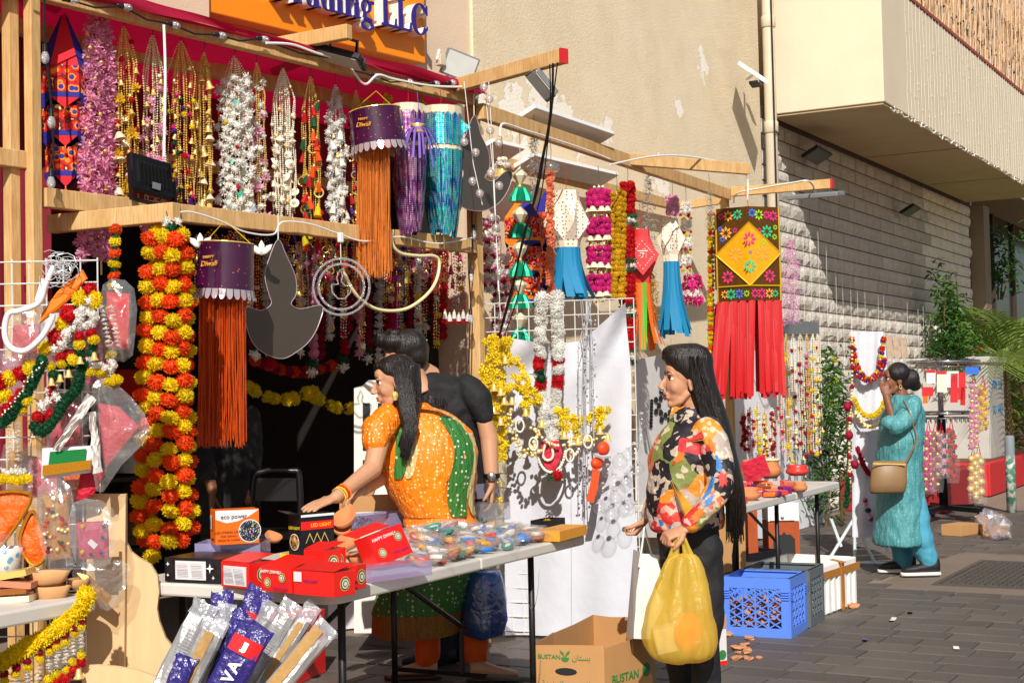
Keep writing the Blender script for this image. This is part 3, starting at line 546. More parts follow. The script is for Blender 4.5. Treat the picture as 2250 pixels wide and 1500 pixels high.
toran('gold bead hanging with white flower rings and pink lotuses', 563, 140, 490, 52, fr, 8, 'gold', [('j_white', 18, .02, .1, 1), ('s_palepink', 8, .03, .3, 1), ('p_green', 4, .01, .3, 1)], group=GA)
toran('long cream pearl hanging with clear crystal beads', 622, 152, 492, 72, fr, 14, 'pearl', [('flake', 16, .02, .4, .9), ('goldball', 10, .008, .1, .9), ('pearl', 12, .011, .3, .9)], pitch=.0095, group=GA)
toran('gold hanging with bright green, red and orange tassels', 682, 170, 545, 62, fr, 8, 'gold', [('t_red', 6, .026, .15, 1), ('t_green', 6, .026, .15, .95), ('t_orange', 7, .028, .3, 1), ('t_yellow', 4, .028, .5, 1), ('ring', 4, .022, .4, .9), ('p_red', 4, .012, .2, .9)], group=GA)
toran('cream fluffy flower hanging with ivory tassels and silver beads', 737, 188, 505, 52, fr, 8, 'silver', [('j_white', 26, .022, .1, 1), ('t_white', 12, .026, .25, 1), ('bell', 6, .014, .3, .9)], group=GA)
toran('narrow red and gold bead hanging beside the tasselled paper drum', 782, 200, 500, 36, fr, 6, 'gold', [('t_red', 8, .024, .1, 1), ('t_purple', 3, .022, .2, .9), ('ring', 6, .016, .3, 1)], group=GA)
toran('short gold bead hanging behind the foil lanterns', 850, 205, 330, 26, fr, 5, 'gold', [('p_yellow', 3, .016, 0, .4)], group=GA)
toran('silver bead hanging peeping between the two foil lanterns', 926, 212, 330, 26, fr, 5, 'silver', [('p_yellow', 2, .018, 0, .2)], group=GA)
# dense pink star-flower hanging
P = fr(216, 45); t = thing('flower_hanging', 'long dense pink flower hanging with gold beads beside the cloth lantern', 'hanging decoration', P); s = dep(P)/F; hang(t, P, .1)
b = MB(); b.tube([P, P-ZU*560*s], .004, 5); b.build('string', 'thread', t)
for k in range(150):
    y = 45+(k/150)*525; a = k*2.4; r = (14+20*min(1, (y-45)/120))*U(.7, 1); inst(FL['k_pink'], 'flower', t, fr(216+r*cos(a)-(y-200)*.012, y)-FH*(sin(a)*r*s)+V((0, 0, U(-.01, .01))), (U(.8, 2.2), U(-.6, .6), yaw-pi/2+U(-.9, .9)), U(.026, .036))
for k in range(30): y = 80+k*16; inst(FL['goldball' if k % 3 else 'bell'], 'bead' if k % 3 else 'bell', t, fr(216+U(-24, 24), y)-FH*.05, (0, 0, 0), .01 if k % 3 else .016)
# ------------------------------------------------------------------ marigold strands
def strand(label, name, cat, t, pts, pattern, pitch, sq=1, rotate=True):
    i = 0; acc = 0; P = pts[0]; out = []
    L = [0]
    for a, b_ in zip(pts, pts[1:]): L.append(L[-1]+(b_-a).length)
    z = 0
    while z < L[-1]:
        k = max(j for j in range(len(L)) if L[j] <= z); f_ = (z-L[k])/max(1e-6, L[min(k+1, len(L)-1)]-L[k]) if k+1 < len(L) else 0
        p = pts[k].lerp(pts[min(k+1, len(pts)-1)], f_); kd, sc = pattern[i % len(pattern)]
        inst(FL[kd], FL[kd].name.split('.')[0], t, p, rx() if rotate else (0, 0, U(0, 6)), sc*U(.92, 1.08)); z += pitch*(1 if sc > .012 else .6); i += 1
    MB().tube(pts, .003, 4).build('string', 'thread', t)
P = PD(366, 508, 5.75); t = thing('marigold_bunch', 'thick bunch of orange and yellow marigold strings hanging to table height', 'garland', P); s = 5.75/F; hang(t, P+ZU*.03, .05)
for ci, (xt, xb, dd, par) in enumerate(((334, 308, 0, 0), (357, 338, -.045, 1), (382, 370, -.055, 0), (404, 401, -.025, 1), (400, 418, .06, 0), (347, 322, .09, 1))):
    y = 518+U(-12, 12); k = 0; yb = (1195, 1225, 1225, 1215, 1190, 1210)[ci]
    while y < yb:
        f2 = max(0, (y-520)/700)**.6; inst(FL['yellow' if (k+par) % 2 else 'orange'], 'flower', t, PD(xt+(xb-xt)*f2+U(-5, 5), y+U(-4, 4), 5.75+dd+U(-.012, .012)), (U(-.5, .5), U(-.5, .5), U(0, 6.3)), (U(.035, .041), U(.035, .041), U(.037, .043))); y += 35+U(-3, 3); k += 1
for q in (-12, 0, 14): inst(FL['p_green' if q == 0 else 'j_white'], 'pompom', t, PD(378+q, 500-abs(q), 5.72), rx(), .022)
t = thing('marigold_string', 'single string of small orange and yellow marigolds on dark green rings', 'garland', PD(252, 500, 5.4))
for k in range(14):
    P = PD(254-.9*k, 505+k*25, 5.4); inst(FL['yellow' if k % 2 else 'orange'], 'flower', t, P, rx(), (.026, .026, .022)); inst(FL['p_green'], 'leaf_ring', t, P-ZU*.02, rx(), .017)
MB().tube([PD(254, 470, 5.4), PD(241, 850, 5.4)], .003, 4).build('string', 'thread', t)
# ------------------------------------------------------------------ cloth lantern in tiers
mt, n, b = nodes('embroidery'); oc = objco(n); vo = N(n, 'ShaderNodeTexVoronoi'); vo.inputs['Scale'].default_value = 26; n.links.new(oc, vo.inputs[0])
c = ramp(n, vo.outputs['Distance'], (.0, hx('#2a2a90')), (.28, hx('#f08a10')), (.42, hx('#d01414')), (.62, hx('#701010')), (.8, hx('#e8d080'))); n.nodes['Color Ramp'].color_ramp.interpolation = 'CONSTANT'
v2 = N(n, 'ShaderNodeTexVoronoi'); v2.inputs['Scale'].default_value = 60; n.links.new(oc, v2.inputs[0]); c = mixc(n, ramp(n, v2.outputs['Distance'], (.1, .7), (.2, 0)), c, hx('#18703a')); n.links.new(c, b.inputs['Base Color']); b.inputs['Roughness'].default_value = .85
mat('red_cloth', '#d01422', .8, var=.08); mat('blue_cloth', '#24248a', .8, var=.1); mat('orange_cloth', '#f08010', .8); mat('yellow_cloth', '#f0c010', .8)
def clothlantern(label, f, px, yt, tiers, cols, n=6):
    P = f(px, yt); s = dep(P)/F; t = thing('cloth_lantern', label, 'lantern', P)
    y1, w1 = tiers[0][:2]; z1 = (y1-yt)*s; r1 = w1*s/2
    ring = lambda r, z, rot=.3: [P+RH*(r*cos(2*pi*j/n+rot))+FH*(r*sin(2*pi*j/n+rot))-ZU*z for j in range(n)]
    a, b_ = ring(.012, 0), ring(r1, z1)
    for j in range(n): MB().add([a[j], a[(j+1) % n], b_[(j+1) % n], b_[j]], [(0, 1, 2, 3)]).build('roof_panel', cols[j % 2], t)
    for i, (y, w_, h_) in enumerate(tiers):
        z = (y-yt)*s; r = w_*s/2; h = h_*s; MB().loft([ring(r, z), ring(r, z+h)], cap=False).build('drum', 'embroidery', t); MB().loft([ring(r*1.02, z+h), ring(r*1.02, z+h+.022)], cap=False).build('band', cols[1], t)
        for j in range(n):
            q0, q1 = ring(r*1.01, z+h+.022)[j], ring(r*1.01, z+h+.022)[(j+1) % n]; MB().add([q0, q1, (q0+q1)/2-ZU*.045], [(0, 1, 2)]).build('pennant', cols[j % 2], t); inst(FL['t_orange'], 'tassel', t, (q0+q1)/2-ZU*.06, (0, 0, 0), .016)
    hang(t, P, .06); return t
clothlantern('tiered red and blue embroidered cloth lantern beside the left post', lambda x, y: SA(x, y, -.16), 140, 35, [(155, 118, 58), (240, 100, 55), (330, 85, 52)], ('red_cloth', 'blue_cloth'))
clothlantern('blue and orange embroidered cloth lantern half hidden in the far stall', lambda x, y: PY(x, y, 4.75), 1150, 425, [(480, 90, 45), (545, 80, 45), (612, 70, 40)], ('blue_cloth', 'orange_cloth'))
clothlantern('yellow and navy cloth lantern behind the blue ribbon lantern', lambda x, y: PY(x, y, 4.8), 1205, 415, [(470, 80, 60), (555, 75, 60)], ('yellow_cloth', 'blue_cloth'))
# ------------------------------------------------------------------ printed paper drums with thread tassels
mt, n, b = nodes('drum_print'); oc = objco(n); c = mixc(n, noise(n, 6, 2, oc), hx('#180520'), hx('#521040')); v2 = N(n, 'ShaderNodeTexVoronoi'); v2.inputs['Scale'].default_value = 45; n.links.new(oc, v2.inputs[0])
c = mixc(n, ramp(n, v2.outputs['Distance'], (.10, .8), (.14, 0)), c, hx('#e07a20')); n.links.new(c, b.inputs['Base Color']); b.inputs['Roughness'].default_value = .22; b.inputs['Coat Weight'].default_value = .5
mat('drum_inside', '#b0401c', .6, trl=.4); mat('tassel_orange', '#f58a3c', .45, var=.35, scale=60, trl=.2); mat('tassel_rust', '#d8561a', .45, var=.45, scale=200, trl=.2); film('acetate', (.95, .85, .9), .2, .4, (.9, .8, .85), .15, .2); mat('gold_print', '#e09a3a', .5)
def drum(label, px, yt, yb, w_, ytas, xt0, xt1, off, tilt, tmat, txt):
    C = SA(px, (yt+yb)/2, off); s = dep(C)/F; h = (yb-yt)*s; r = w_*s/2; t = thing('paper_lantern', label, 'lantern', C); R = Mx.Rotation(tilt, 3, FH); n = 28
    ring = lambda rr, z, k=n: [C+R @ (RH*(rr*cos(2*pi*j/k))+FH*(rr*sin(2*pi*j/k))+ZU*z) for j in range(k)]
    MB().loft([ring(r*.93, h/2), ring(r, -h/2)], cap=False).build('drum', 'drum_print', t, True); MB().loft([ring(r*.92, h/2), ring(r*.985, -h/2)], cap=False).build('lining', 'drum_inside', t, True)
    MB().tube(ring(r*.94, h/2)+ring(r*.94, h/2)[:1], .003, 5).build('rim', 'gold', t)
    k = 26
    for j in range(k):
        a = 2*pi*j/k; e = R @ (RH*-sin(a)+FH*cos(a)); o_ = R @ (RH*cos(a)+FH*sin(a)); q = C+o_*(r*1.005)+R @ (ZU*(-h/2+.004)); hh = .045; wv_ = r*2*pi/k*.44
        pts = [q-e*wv_, q-e*wv_-R @ ZU*hh*.6+o_*.006]+[q+e*(wv_*.9*sin(x))-R @ ZU*(hh*.6+hh*.4*cos(x))+o_*.01 for x in (-1.1, -.5, 0, .5, 1.1)]+[q+e*wv_-R @ ZU*hh*.6+o_*.006, q+e*wv_]; MB().add(pts, [tuple(range(len(pts)))]).build('scallop', 'acetate', t)
    b = MB(); top = C+R @ (ZU*(-h/2+.02)); d0 = dep(C)
    for j in range(190):
        f_ = U(0, 1); x0 = xt0+(xt1-xt0)*f_; p0 = PD(x0+ (px-(xt0+xt1)/2)*.1, yb+2, d0+U(-.05, .05)); yend = ytas-abs(rnd.gauss(0, 14)) if rnd.random() < .8 else ytas-U(0, 90); p1 = PD(x0+U(-5, 5), yend, d0+U(-.05, .05)); m_ = (p0+p1)/2+RT*U(-.004, .004); b.tube([p0, m_, p1+RT*rnd.gauss(0, .006)], .0015, 4, False)
    b.build('thread_tassel', tmat, t); MB().tube([C+R @ (ZU*h/2)+RH*r*.8, C+ZU*(h/2+.1), C+R @ (ZU*h/2)-RH*r*.8], .002, 4).build('hanger', 'yellow_cloth', t)
    if txt:
        o_ = (R @ (-FH*.92-RH*.4)).normalized(); q = C+o_*(r*1.0)+ZU*.012; e = o_.cross(ZU)*-1
        e = ZU.cross(o_).normalized(); letters('HAPPY', .018, 'gold_print', t, q+ZU*.02, e, ZU, ext=.003); letters('Diwali', .032, 'gold_print', t, q-ZU*.008, e, ZU, shear=.3, ext=.003)
    return t
drum('purple printed paper lantern with long rust thread tassel above the goods table', 496, 535, 640, 128, 985, 437, 541, .28, .06, 'tassel_rust', True)
drum('maroon printed paper lantern with bright orange thread tassel', 828, 243, 322, 122, 612, 786, 856, .1, -.12, 'tassel_orange', True)
# ------------------------------------------------------------------ holographic foil lanterns
def holo(name, *st):
    mt, n, b = nodes(name); oc = objco(n); f_ = noise(n, 9, 4, oc); c = ramp(n, f_, *[(p, hx(h)) for p, h in st]); v2 = N(n, 'ShaderNodeTexVoronoi'); v2.inputs['Scale'].default_value = 95; v2.inputs['Randomness'].default_value = .1; n.links.new(oc, v2.inputs[0])
    c = mixc(n, ramp(n, v2.outputs['Distance'], (.3, .15), (.36, 1)), hx('#d8d8e8'), c); n.links.new(c, b.inputs['Base Color']); b.inputs['Metallic'].default_value = .75; b.inputs['Roughness'].default_value = .28; bumpn(n, b, noise(n, 30, 2, oc), .3, .01)
holo('holo_purple', (.3, '#3a1040'), (.45, '#8a3a8a'), (.55, '#c88ab0'), (.65, '#7a2a50'), (.75, '#e0c0d0')); holo('holo_blue', (.3, '#0a3a8a'), (.42, '#1a90d0'), (.52, '#30d0c0'), (.62, '#1a60c8'), (.72, '#8ae0f0'))
def foil(label, px, yt, ym, yb, w_, off, mt_, flap):
    C = SA(px, yt, off); s = dep(C)/F; r = w_*s/2; n = 16; t = thing('foil_lantern', label, 'lantern', C)
    ring = lambda rr, y, k=n: [C+RH*(rr*cos(2*pi*j/k))+FH*(rr*sin(2*pi*j/k))-ZU*((y-yt)*s) for j in range(k)]
    MB().loft([ring(r, yt), ring(r, yt+16)], cap=False).build('band', 'pale_gold', t); MB().loft([ring(r, ym-8), ring(r, ym+4)], cap=False).build('band', 'pale_gold', t)
    for j in range(n):
        a = 2*pi*j/n; o_ = RH*cos(a)+FH*sin(a); e = RH*-sin(a)+FH*cos(a); q = C-ZU*(14*s)+o_*r; ww = r*pi/n*.95; hh = (ym-yt-20)*s
        MB().prism([q-e*ww-ZU*.02, q, q+e*ww-ZU*.02, q+e*ww-ZU*hh+o_*.004, q-e*ww-ZU*hh+o_*.004], o_*.001).build('petal_panel', mt_, t)
    m_ = 10
    for j in range(m_):
        a = 2*pi*j/m_; o_ = RH*cos(a)+FH*sin(a); e = RH*-sin(a)+FH*cos(a); q = C-ZU*((ym+2-yt)*s)+o_*r*.93; L = (yb-ym)*s*U(.93, 1.02); ww = r*pi/m_*.9
        MB().sheet(2, 6, lambda u, v: q-ZU*(L*v)-o_*(r*.35*v*v)+e*(ww*(2*u-1)*(1-.35*v))+o_*(.008*(1-(2*u-1)**2))).build('streamer', mt_, t, True)
    if flap:
        for sgn in (1,):
            q = C+RH*(r*.9)-FH*r*.3-ZU*((ym-yt)*.5*s); MB().prism([q+ZU*.05, q+RH*.06, q-ZU*.05, q-RH*.03], FH*.02).build('corner_flap', mt_, t)
    hang(t, C, .1, 'red_thread')
foil('purple holographic foil lantern with tapering streamers', 896, 232, 322, 515, 76, .06, 'holo_purple', False)
foil('turquoise holographic foil lantern with tapering streamers', 968, 238, 330, 518, 92, .06, 'holo_blue', True)
# purple ribbon tassel bell
C = SA(918, 262, .2); t = thing('ribbon_tassel', 'lilac paper ribbon tassel hung before the purple foil lantern', 'hanging decoration', C); mat('lilac', '#8a62cc', .6, trl=.3); mat('violet', '#4a2a8a', .6)
MB().lathe([(.012, .0), (.03, -.03), (.052, -.07), (.06, -.085)], C, 12).build('cap', 'violet', t, True); MB().lathe([(.04, -.03), (.02, -.045), (.045, -.075)], C-FH*.02, 10).build('bell', 'gold', t, True)
for j in range(22):
    a = 2*pi*j/22; o_ = RH*cos(a)+FH*sin(a); L = U(.1, .2); st_ = U(.3, 1.1); e = o_.cross(ZU)
    MB().sheet(1, 4, lambda u, v: C-ZU*(.045+L*v*v+.02*v)+o_*(.04+.09*st_*v)+e*(.011*(u-.5))).build('ribbon', 'lilac', t)
hang(t, C, .14, 'lilac')
# ------------------------------------------------------------------ lamp-shaped acrylic boards, rope lights
mat('acrylic', '#5d534a', .22, .35, var=.05, scale=3); mat('acrylic_edge', '#a89aa0', .3)
def board(label, px, f, th=.012):
    P = [f(*q) for q in px]; t = thing('acrylic_board', label, 'board', sum(P, V())/len(P)); d = f(px[0][0], px[0][1]); nrm = -FH
    recalc(MB().prism(P, nrm*th).build('sheet', 'acrylic', t)); b = MB(); b.tube([p+nrm*(th+.0015) for p in P]+[P[0]+nrm*(th+.0015)], .0022, 4); b.build('edging', 'acrylic_edge', t); MB().tube([P[0]+nrm*.01, P[0]+ZU*.12], .0025, 4).build('cord', 'white_cable', t); return t
def smooth(pts, k=4):
    n = len(pts); out = []
    for i in range(n):
        p0, p1, p2, p3 = [V((*pts[(i+j-1) % n], 0)) for j in range(4)]
        for j in range(k): u = j/k; q = .5*((2*p1)+(p2-p0)*u+(2*p0-5*p1+4*p2-p3)*u*u+(3*p1-p0-3*p2+p3)*u**3); out.append((q.x, q.y))
    return out
board('grey mirror acrylic lamp shaped board between rust tassel and rope light ring', smooth([(612, 527), (630, 562), (650, 608), (652, 645), (641, 668), (662, 679), (708, 672), (703, 708), (682, 748), (650, 775), (622, 788), (590, 780), (562, 760), (545, 725), (541, 678), (575, 682), (597, 668), (590, 640), (583, 605), (592, 570)]), lambda x, y: SA(x, y, .12))
board('grey mirror acrylic lamp shaped board beside the middle post', smooth([(1042, 255), (1058, 300), (1074, 335), (1076, 368), (1066, 392), (1085, 398), (1110, 378), (1125, 382), (1118, 415), (1095, 448), (1062, 464), (1025, 460), (1000, 440), (990, 405), (1012, 398), (1018, 378), (1008, 350), (1018, 315)]), lambda x, y: SA(x, y, .12))
film('rope_clear', (.9, .9, .92), .25, .28, (.8, .8, .82), .15, .9, 200); mat('neon_cream', '#e8dfa8', .35, coat=.3); mat('neon_white', '#e4e4e8', .3, coat=.4)
FL.update(); C = SA(750, 630, .1); s = dep(C)/F; t = thing('rope_light_ring', 'clear rope light double ring with small lamp shape in the middle', 'light', C)
for r in (62, 50): MB().tube([C+RH*(r*s*cos(a*.196))+ZU*(r*s*sin(a*.196)) for a in range(33)], .0065, 6).build('rope_ring', 'rope_clear', t, True)
MB().tube([C+RH*(x*s)+ZU*(y*s) for x, y in ((-22, 5), (-20, -12), (-8, -26), (8, -26), (20, -12), (23, 3), (8, 2), (0, 12), (3, 25), (-2, 38), (-10, 20), (-6, 6), (-22, 5))], .004, 5).build('rope_lamp', 'rope_clear', t, True)
MB().tube([C+ZU*(50*s), C+ZU*(120*s)], .002, 4).build('cord', 'white_cable', t); slab('plug', C+ZU*.24, RF, (.03, .02, .05), 'white_metal', t)
tag(MB().tube(sp([(862, 505), (862, 535), (880, 556), (920, 562), (952, 562), (965, 575), (960, 612), (940, 645), (900, 675), (860, 683), (820, 676), (785, 650), (765, 618), (752, 590)], lambda x, y: SA(x, y, .06)), .009, 7).build('neon_tube', 'neon_cream', None, True), 'cream neon flex tube bent into a lamp shape beside the rope ring', 'light')
mat('foam_white', '#e6e2da', .6)
for i, (x, y) in enumerate(((440, 545), (575, 560))):
    P = SA(x, y, .2); t = thing('leaf_ornament', 'white moulded leaf ornament '+('left' if i == 0 else 'right')+' behind the purple paper lantern' if 0 else ('white moulded leaf ornament tucked against the marigold bunch' if i == 0 else 'white moulded leaf ornament beside the acrylic lamp board'), 'ornament', P)
    for a in (-.8, 0, .8): MB().loft([[P+(Mx.Rotation(a, 3, FH) @ (RH*(r*cos(j*.785))+ZU*(z)+FH*(r*.5*sin(j*.785)))) for j in range(8)] for r, z in ((.002, 0), (.014, .02), (.014, .045), (.002, .065))]).build('leaf', 'foam_white', t, True)
# ------------------------------------------------------------------ goods further inside (in the shade)
GI = 'hangings inside the shaded stall'
pal = ['gold', 'pale_gold', 'gold', 'silver', 'gold']; dk = [('t_red', 't_green'), ('t_orange', 'p_yellow'), ('bell', 'p_purple'), ('j_pink', 'bell'), ('t_hotpink', 'ring')]
for k, (x, y) in enumerate(((465, 505), (520, 505), (640, 510), (668, 520), (712, 520), (735, 505), (772, 515), (880, 520), (925, 520), (985, 520))):
    a, b_ = dk[k % 5]; toran(('red and green tasselled', 'orange tasselled', 'bell and purple pompom', 'pale pink rose', 'hot pink tasselled')[k % 5]+' bead hanging in the shade under the lower beam', x, y, y+90+25*(k % 4), 46, lambda x, y: SA(x, y, -.6), 6, pal[k % 5], [(a, 6, .026, .2, 1), (b_, 6, .018, .1, .95), ('bell', 4, .016, .2, 1)], pitch=.014, group=GI, hook=False)
cols = ['crimson', 'j_white', 'red', 'hotpink', 'crimson', 'j_white', 'pink', 'crimson', 'j_white', 'red', 'crimson', 'j_pink']
for k in range(22):
    x = 560+k*21+U(-6, 6); c = cols[k % 12]; y0 = 560+U(-20, 20); y1 = (780 if x < 830 else 900)+U(-60, 60)
    if x > 935: y0, y1 = 555, 700+U(-30, 60); c = 'red' if k % 3 else 'crimson'
    f_ = lambda x, y: SA(x, y, -1.05-.02*(k % 5)); t = thing('flower_string', 'thick '+{'crimson': 'crimson', 'j_white': 'white', 'red': 'red', 'hotpink': 'hot pink', 'pink': 'pink', 'j_pink': 'pale pink'}[c]+' flower string hanging inside the shaded stall', 'garland', f_(x, y0), GI); strand('', '', '', t, [f_(x, y0), f_(x+U(-4, 4), y1)], [(c, .034)], .05)
    if k % 3 == 0: inst(FL['p_green'], 'leaf_ring', t, f_(x, y1), rx(), .04); inst(FL['j_white'], 'flower', t, f_(x, y1+18), rx(), .04)
for k, (x0, x1, y) in enumerate(((545, 700, 860), (690, 830, 880), (560, 760, 800))):
    f_ = lambda x, y: SA(x, y, -1.2); t = thing('marigold_swag', ('yellow marigold swag looped low in the shaded doorway', 'yellow marigold swag next to the white cut out board', 'orange marigold swag looped higher in the shaded doorway')[k], 'garland', f_(x0, y))
    strand('', '', '', t, [f_(x0+(x1-x0)*i/10, y-10+28*sin(pi*i/10)) for i in range(11)], [('yellow', .045), ('yellow', .045), ('leaf', .03)] if k < 2 else [('orange', .04), ('crimson', .04)], .055)
for k in range(46):
    x = 440+k*12.8+U(-8, 8); y0 = 520+U(-15, 15); y1 = y0+U(90, 260); c = ('gold', 'pale_gold', 'pearl', 'gold', 'silver')[k % 5]; f_ = lambda x, y: SA(x, y, -.62-.16*(k % 4)); t = thing('bead_strand', ('plain gold', 'pale gold', 'pearl', 'bright gold', 'silver')[k % 5]+' bead strand among the shaded hangings', 'bead string', f_(x, y0), 'bead strands inside the shaded stall'); b = MB()
    for q in (-5, 0, 5):
        z = y0+U(0, 10)
        while z < y1: b.octa(f_(x+q+U(-1, 1), z), .0065); z += 7
    b.build('beads', c, t)
    for j in range(5): kd = ('p_red', 'bell', 'j_white', 'p_crimson', 'p_yellow')[(j+k) % 5]; inst(FL[kd], FL[kd].name.split('.')[0], t, f_(x+U(-5, 5), y0+(y1-y0)*(j+.7)/5), rx() if kd != 'bell' else (0, 0, 0), U(.016, .026))
# sparkling red tinsel hanging near the middle post, silver bells
t = thing('tinsel_hanging', 'red tinsel hanging with white bells below it beside the middle post', 'hanging decoration', SA(995, 560, -.2)); mat('red_tinsel', '#d01020', .3, .5, var=.3, scale=200)
b = MB()
for k in range(900): p = SA(995+U(-28, 28), U(560, 680), -.2+U(-.05, .05)); d_ = V((U(-1, 1), U(-1, 1), U(-1, 1))).normalized()*.014; s_ = d_.orthogonal().normalized()*.002; b.add([p-s_, p+s_, p+d_], [(0, 1, 2)])
b.build('tinsel', 'red_tinsel', t, kind='stuff')
for k in range(6): inst(FL['t_white'], 'bell', t, SA(978+k*10, 690+6*(k % 2), -.15), (0, 0, 0), .026); inst(FL['p_red'], 'pompom', t, SA(978+k*10, 706, -.15), rx(), .016)
# ================================================================== TABLES AND THE GOODS ON THEM
mat('table_plastic', '#cfcbc2', .5, var=.06, scale=4, dirt=.2, bump=.15, bscale=200, bdist=.001); mat('table_leg', '#1c1a1a', .45, .3)
film('bag_film', (1, 1, 1), .08, .05, rough=.22, bump=.4, bscale=16, edge=.3); film('lilac_plastic', (.80, .78, .95), .1, .25, (.62, .58, .86), .2, 0); film('clear_plastic', (.93, .92, .97), .12, .14, (.85, .85, .92), .2, 0)
mat('terracotta', '#c97f4e', .8, var=.12, scale=8, bump=.15, bscale=80); mat('clay_pale', '#cf9a66', .8, var=.1); mat('kraft', '#b98a56', .8, var=.08, scale=10, bump=.1, bscale=40); mat('kraft_in', '#a87848', .85, var=.1)
mat('box_red', '#e01c18', .35, var=.05, coat=.2); mat('box_orange', '#f26a10', .35, var=.05, coat=.2); mat('box_black', '#14141a', .35, coat=.2); mat('label_white', '#dcd6d6', .5, var=.04); mat('ink', '#1a1a1a', .6); mat('ink_grey', '#8a8a92', .6); mat('print_white', '#f4f2ee', .5); mat('print_yellow', '#f2d21a', .5); mat('print_purple', '#6a1a6a', .5); mat('box_yellow', '#e8b818', .45, coat=.2); mat('print_pink', '#e0208a', .5); mat('print_green', '#2f7a3a', .6); mat('print_cyan', '#4a9ad0', .5)
mt, n, b = nodes('led_photo'); oc = objco(n); v2 = N(n, 'ShaderNodeTexVoronoi'); v2.inputs['Scale'].default_value = 190; n.links.new(oc, v2.inputs[0]); c = mixc(n, ramp(n, v2.outputs['Distance'], (.2, 1), (.5, 0)), hx('#10202a'), v2.outputs['Color']); n.links.new(c, b.inputs['Base Color']); b.inputs['Roughness'].default_value = .4
mt, n, b = nodes('warm_photo'); oc = objco(n); c = ramp(n, noise(n, 60, 5, oc, .7), (.4, hx('#2a1408')), (.55, hx('#c0883a')), (.68, hx('#fff0c0'))); n.links.new(c, b.inputs['Base Color'])
def table(label, FLp, FRp, BLp, legs, zt=.76, th=.045, seam=True):
    u = FRp-FLp; v = BLp-FLp; c = FLp+u/2+v/2; t = thing('folding_table', label, 'table', at(c, 0)); L, W_ = u.length, v.length; u.normalize(); v = (v-u*v.dot(u)).normalized(); r = .06
    pts = []
    for cx, cy, a0 in ((r, r, 180), (L-r, r, 270), (L-r, W_-r, 0), (r, W_-r, 90)):
        for k in range(6): a = radians(a0+k*18); pts.append(FLp+u*(cx+r*cos(a))+v*(cy+r*sin(a)))
    if seam:
        def clip(lo, hi): return [p for p in pts if lo <= (p-FLp).dot(u) <= hi]
        h1 = [at(p, zt-th) for p in pts if (p-FLp).dot(u) < L/2]; h2 = [at(p, zt-th) for p in pts if (p-FLp).dot(u) > L/2]
        for hh, xx in ((h1, L/2-.0015), (h2, L/2+.0015)):
            e = [at(FLp+u*xx, zt-th), at(FLp+u*xx+v*W_, zt-th)]
            q = sorted(hh+e, key=lambda p: atan2((p-sum(hh+e, V())/len(hh+e)).dot(v), (p-sum(hh+e, V())/len(hh+e)).dot(u))); recalc(MB().prism(q, ZU*th).build('table_top', 'table_plastic', t, bevel=.008))
    else: recalc(MB().prism([at(p, zt-th) for p in pts], ZU*th).build('table_top', 'table_plastic', t, bevel=.008))
    for fa_ in legs:
        for fb_ in (.12, .88):
            p = FLp+u*(L*fa_)+v*(W_*fb_); MB().tube([at(p, 0), at(p, zt-th)], .014, 8).build('leg', 'table_leg', t, True)
        a, b_ = FLp+u*(L*fa_)+v*(W_*.12), FLp+u*(L*fa_)+v*(W_*.88); MB().tube([at(a, .17), at(b_, .17)], .011, 6).build('crossbar', 'table_leg', t); mid = (a+b_)/2; MB().tube([at(mid, .38), at(FLp+u*L*.5+v*W_*.5, zt-th-.01)], .011, 6).build('brace', 'table_leg', t); MB().tube([at(mid, .17), at(mid, .4)], .011, 6).build('stay', 'table_leg', t)
    return t, u, v
T1, tu, tv = table('white folding table heaped with boxed lights and bagged lamps', at(PZ(735, 1300, .76), 0), at(PZ(1293, 1172, .76), 0), at(PZ(348, 1262, .76), 0), (.1, .82))
MB().sheet(1, 12, lambda a, v: PZ(1150, 1250, .7)*(1-v)+PZ(1185, 1250, .7)*v-ZU*(.16*sin(pi*v)**.7)+RT*(.03*(2*v-1)*0)+FW*(a-.5)*.03+RT*.0).build('strap', 'black_plastic', T1)
ZT = .7625
# a carton whose front bottom edge runs between two pixels on the plane z
def carton(label, x0, y0, x1, y1, h, dp, mt_, z=ZT, name='carton', cat='box', flat=None, group=None, lid=None, open_=False):
    A, B_ = PZ(x0, y0, z), PZ(x1, y1, z); u = (B_-A); w_ = u.length; u.normalize(); v = V((-u.y, u.x, 0)); v = v if v.dot(FH) > 0 else -v; c = A+u*w_/2+v*dp/2+ZU*h/2; t = thing(name, label, cat, at(c, z), group); R = Mx((u, v, ZU)).transposed()
    tt = t
    if not open_: tt = MB().box(c, (w_, dp, h-.001), R).build('box', mt_, t, bevel=.0015)
    else:
        for dx, dy, sx, sy in ((0, -dp/2+.002, w_, .004), (0, dp/2-.002, w_, .004), (-w_/2+.002, 0, .004, dp-.009), (w_/2-.002, 0, .004, dp-.009)): MB().box(c+u*dx+v*dy, (sx, sy, h), R).build('side', mt_, t)
        MB().box(c-ZU*(h/2-.004), (w_-.012, dp-.012, .004), R).build('base', mt_, t)
    return dict(t=tt, A=A, u=u, v=v, w=w_, h=h, d=dp, c=c, R=R, k=0)
def face(b, s, fx, fy):      # point on the front ('f') or left ('l') or right face in fractions
    e = .0012+.0006*b['k']; b['k'] += 1
    if s == 'f': return b['A']+b['u']*(b['w']*fx)+ZU*(b['h']*fy)-b['v']*e, b['u']
    if s == 'l': return b['A']+b['v']*(b['d']*(1-fx))+ZU*(b['h']*fy)-b['u']*e, -b['v']
    return b['A']+b['u']*(b['w']+e)+b['v']*(b['d']*fx)+ZU*(b['h']*fy), b['v']
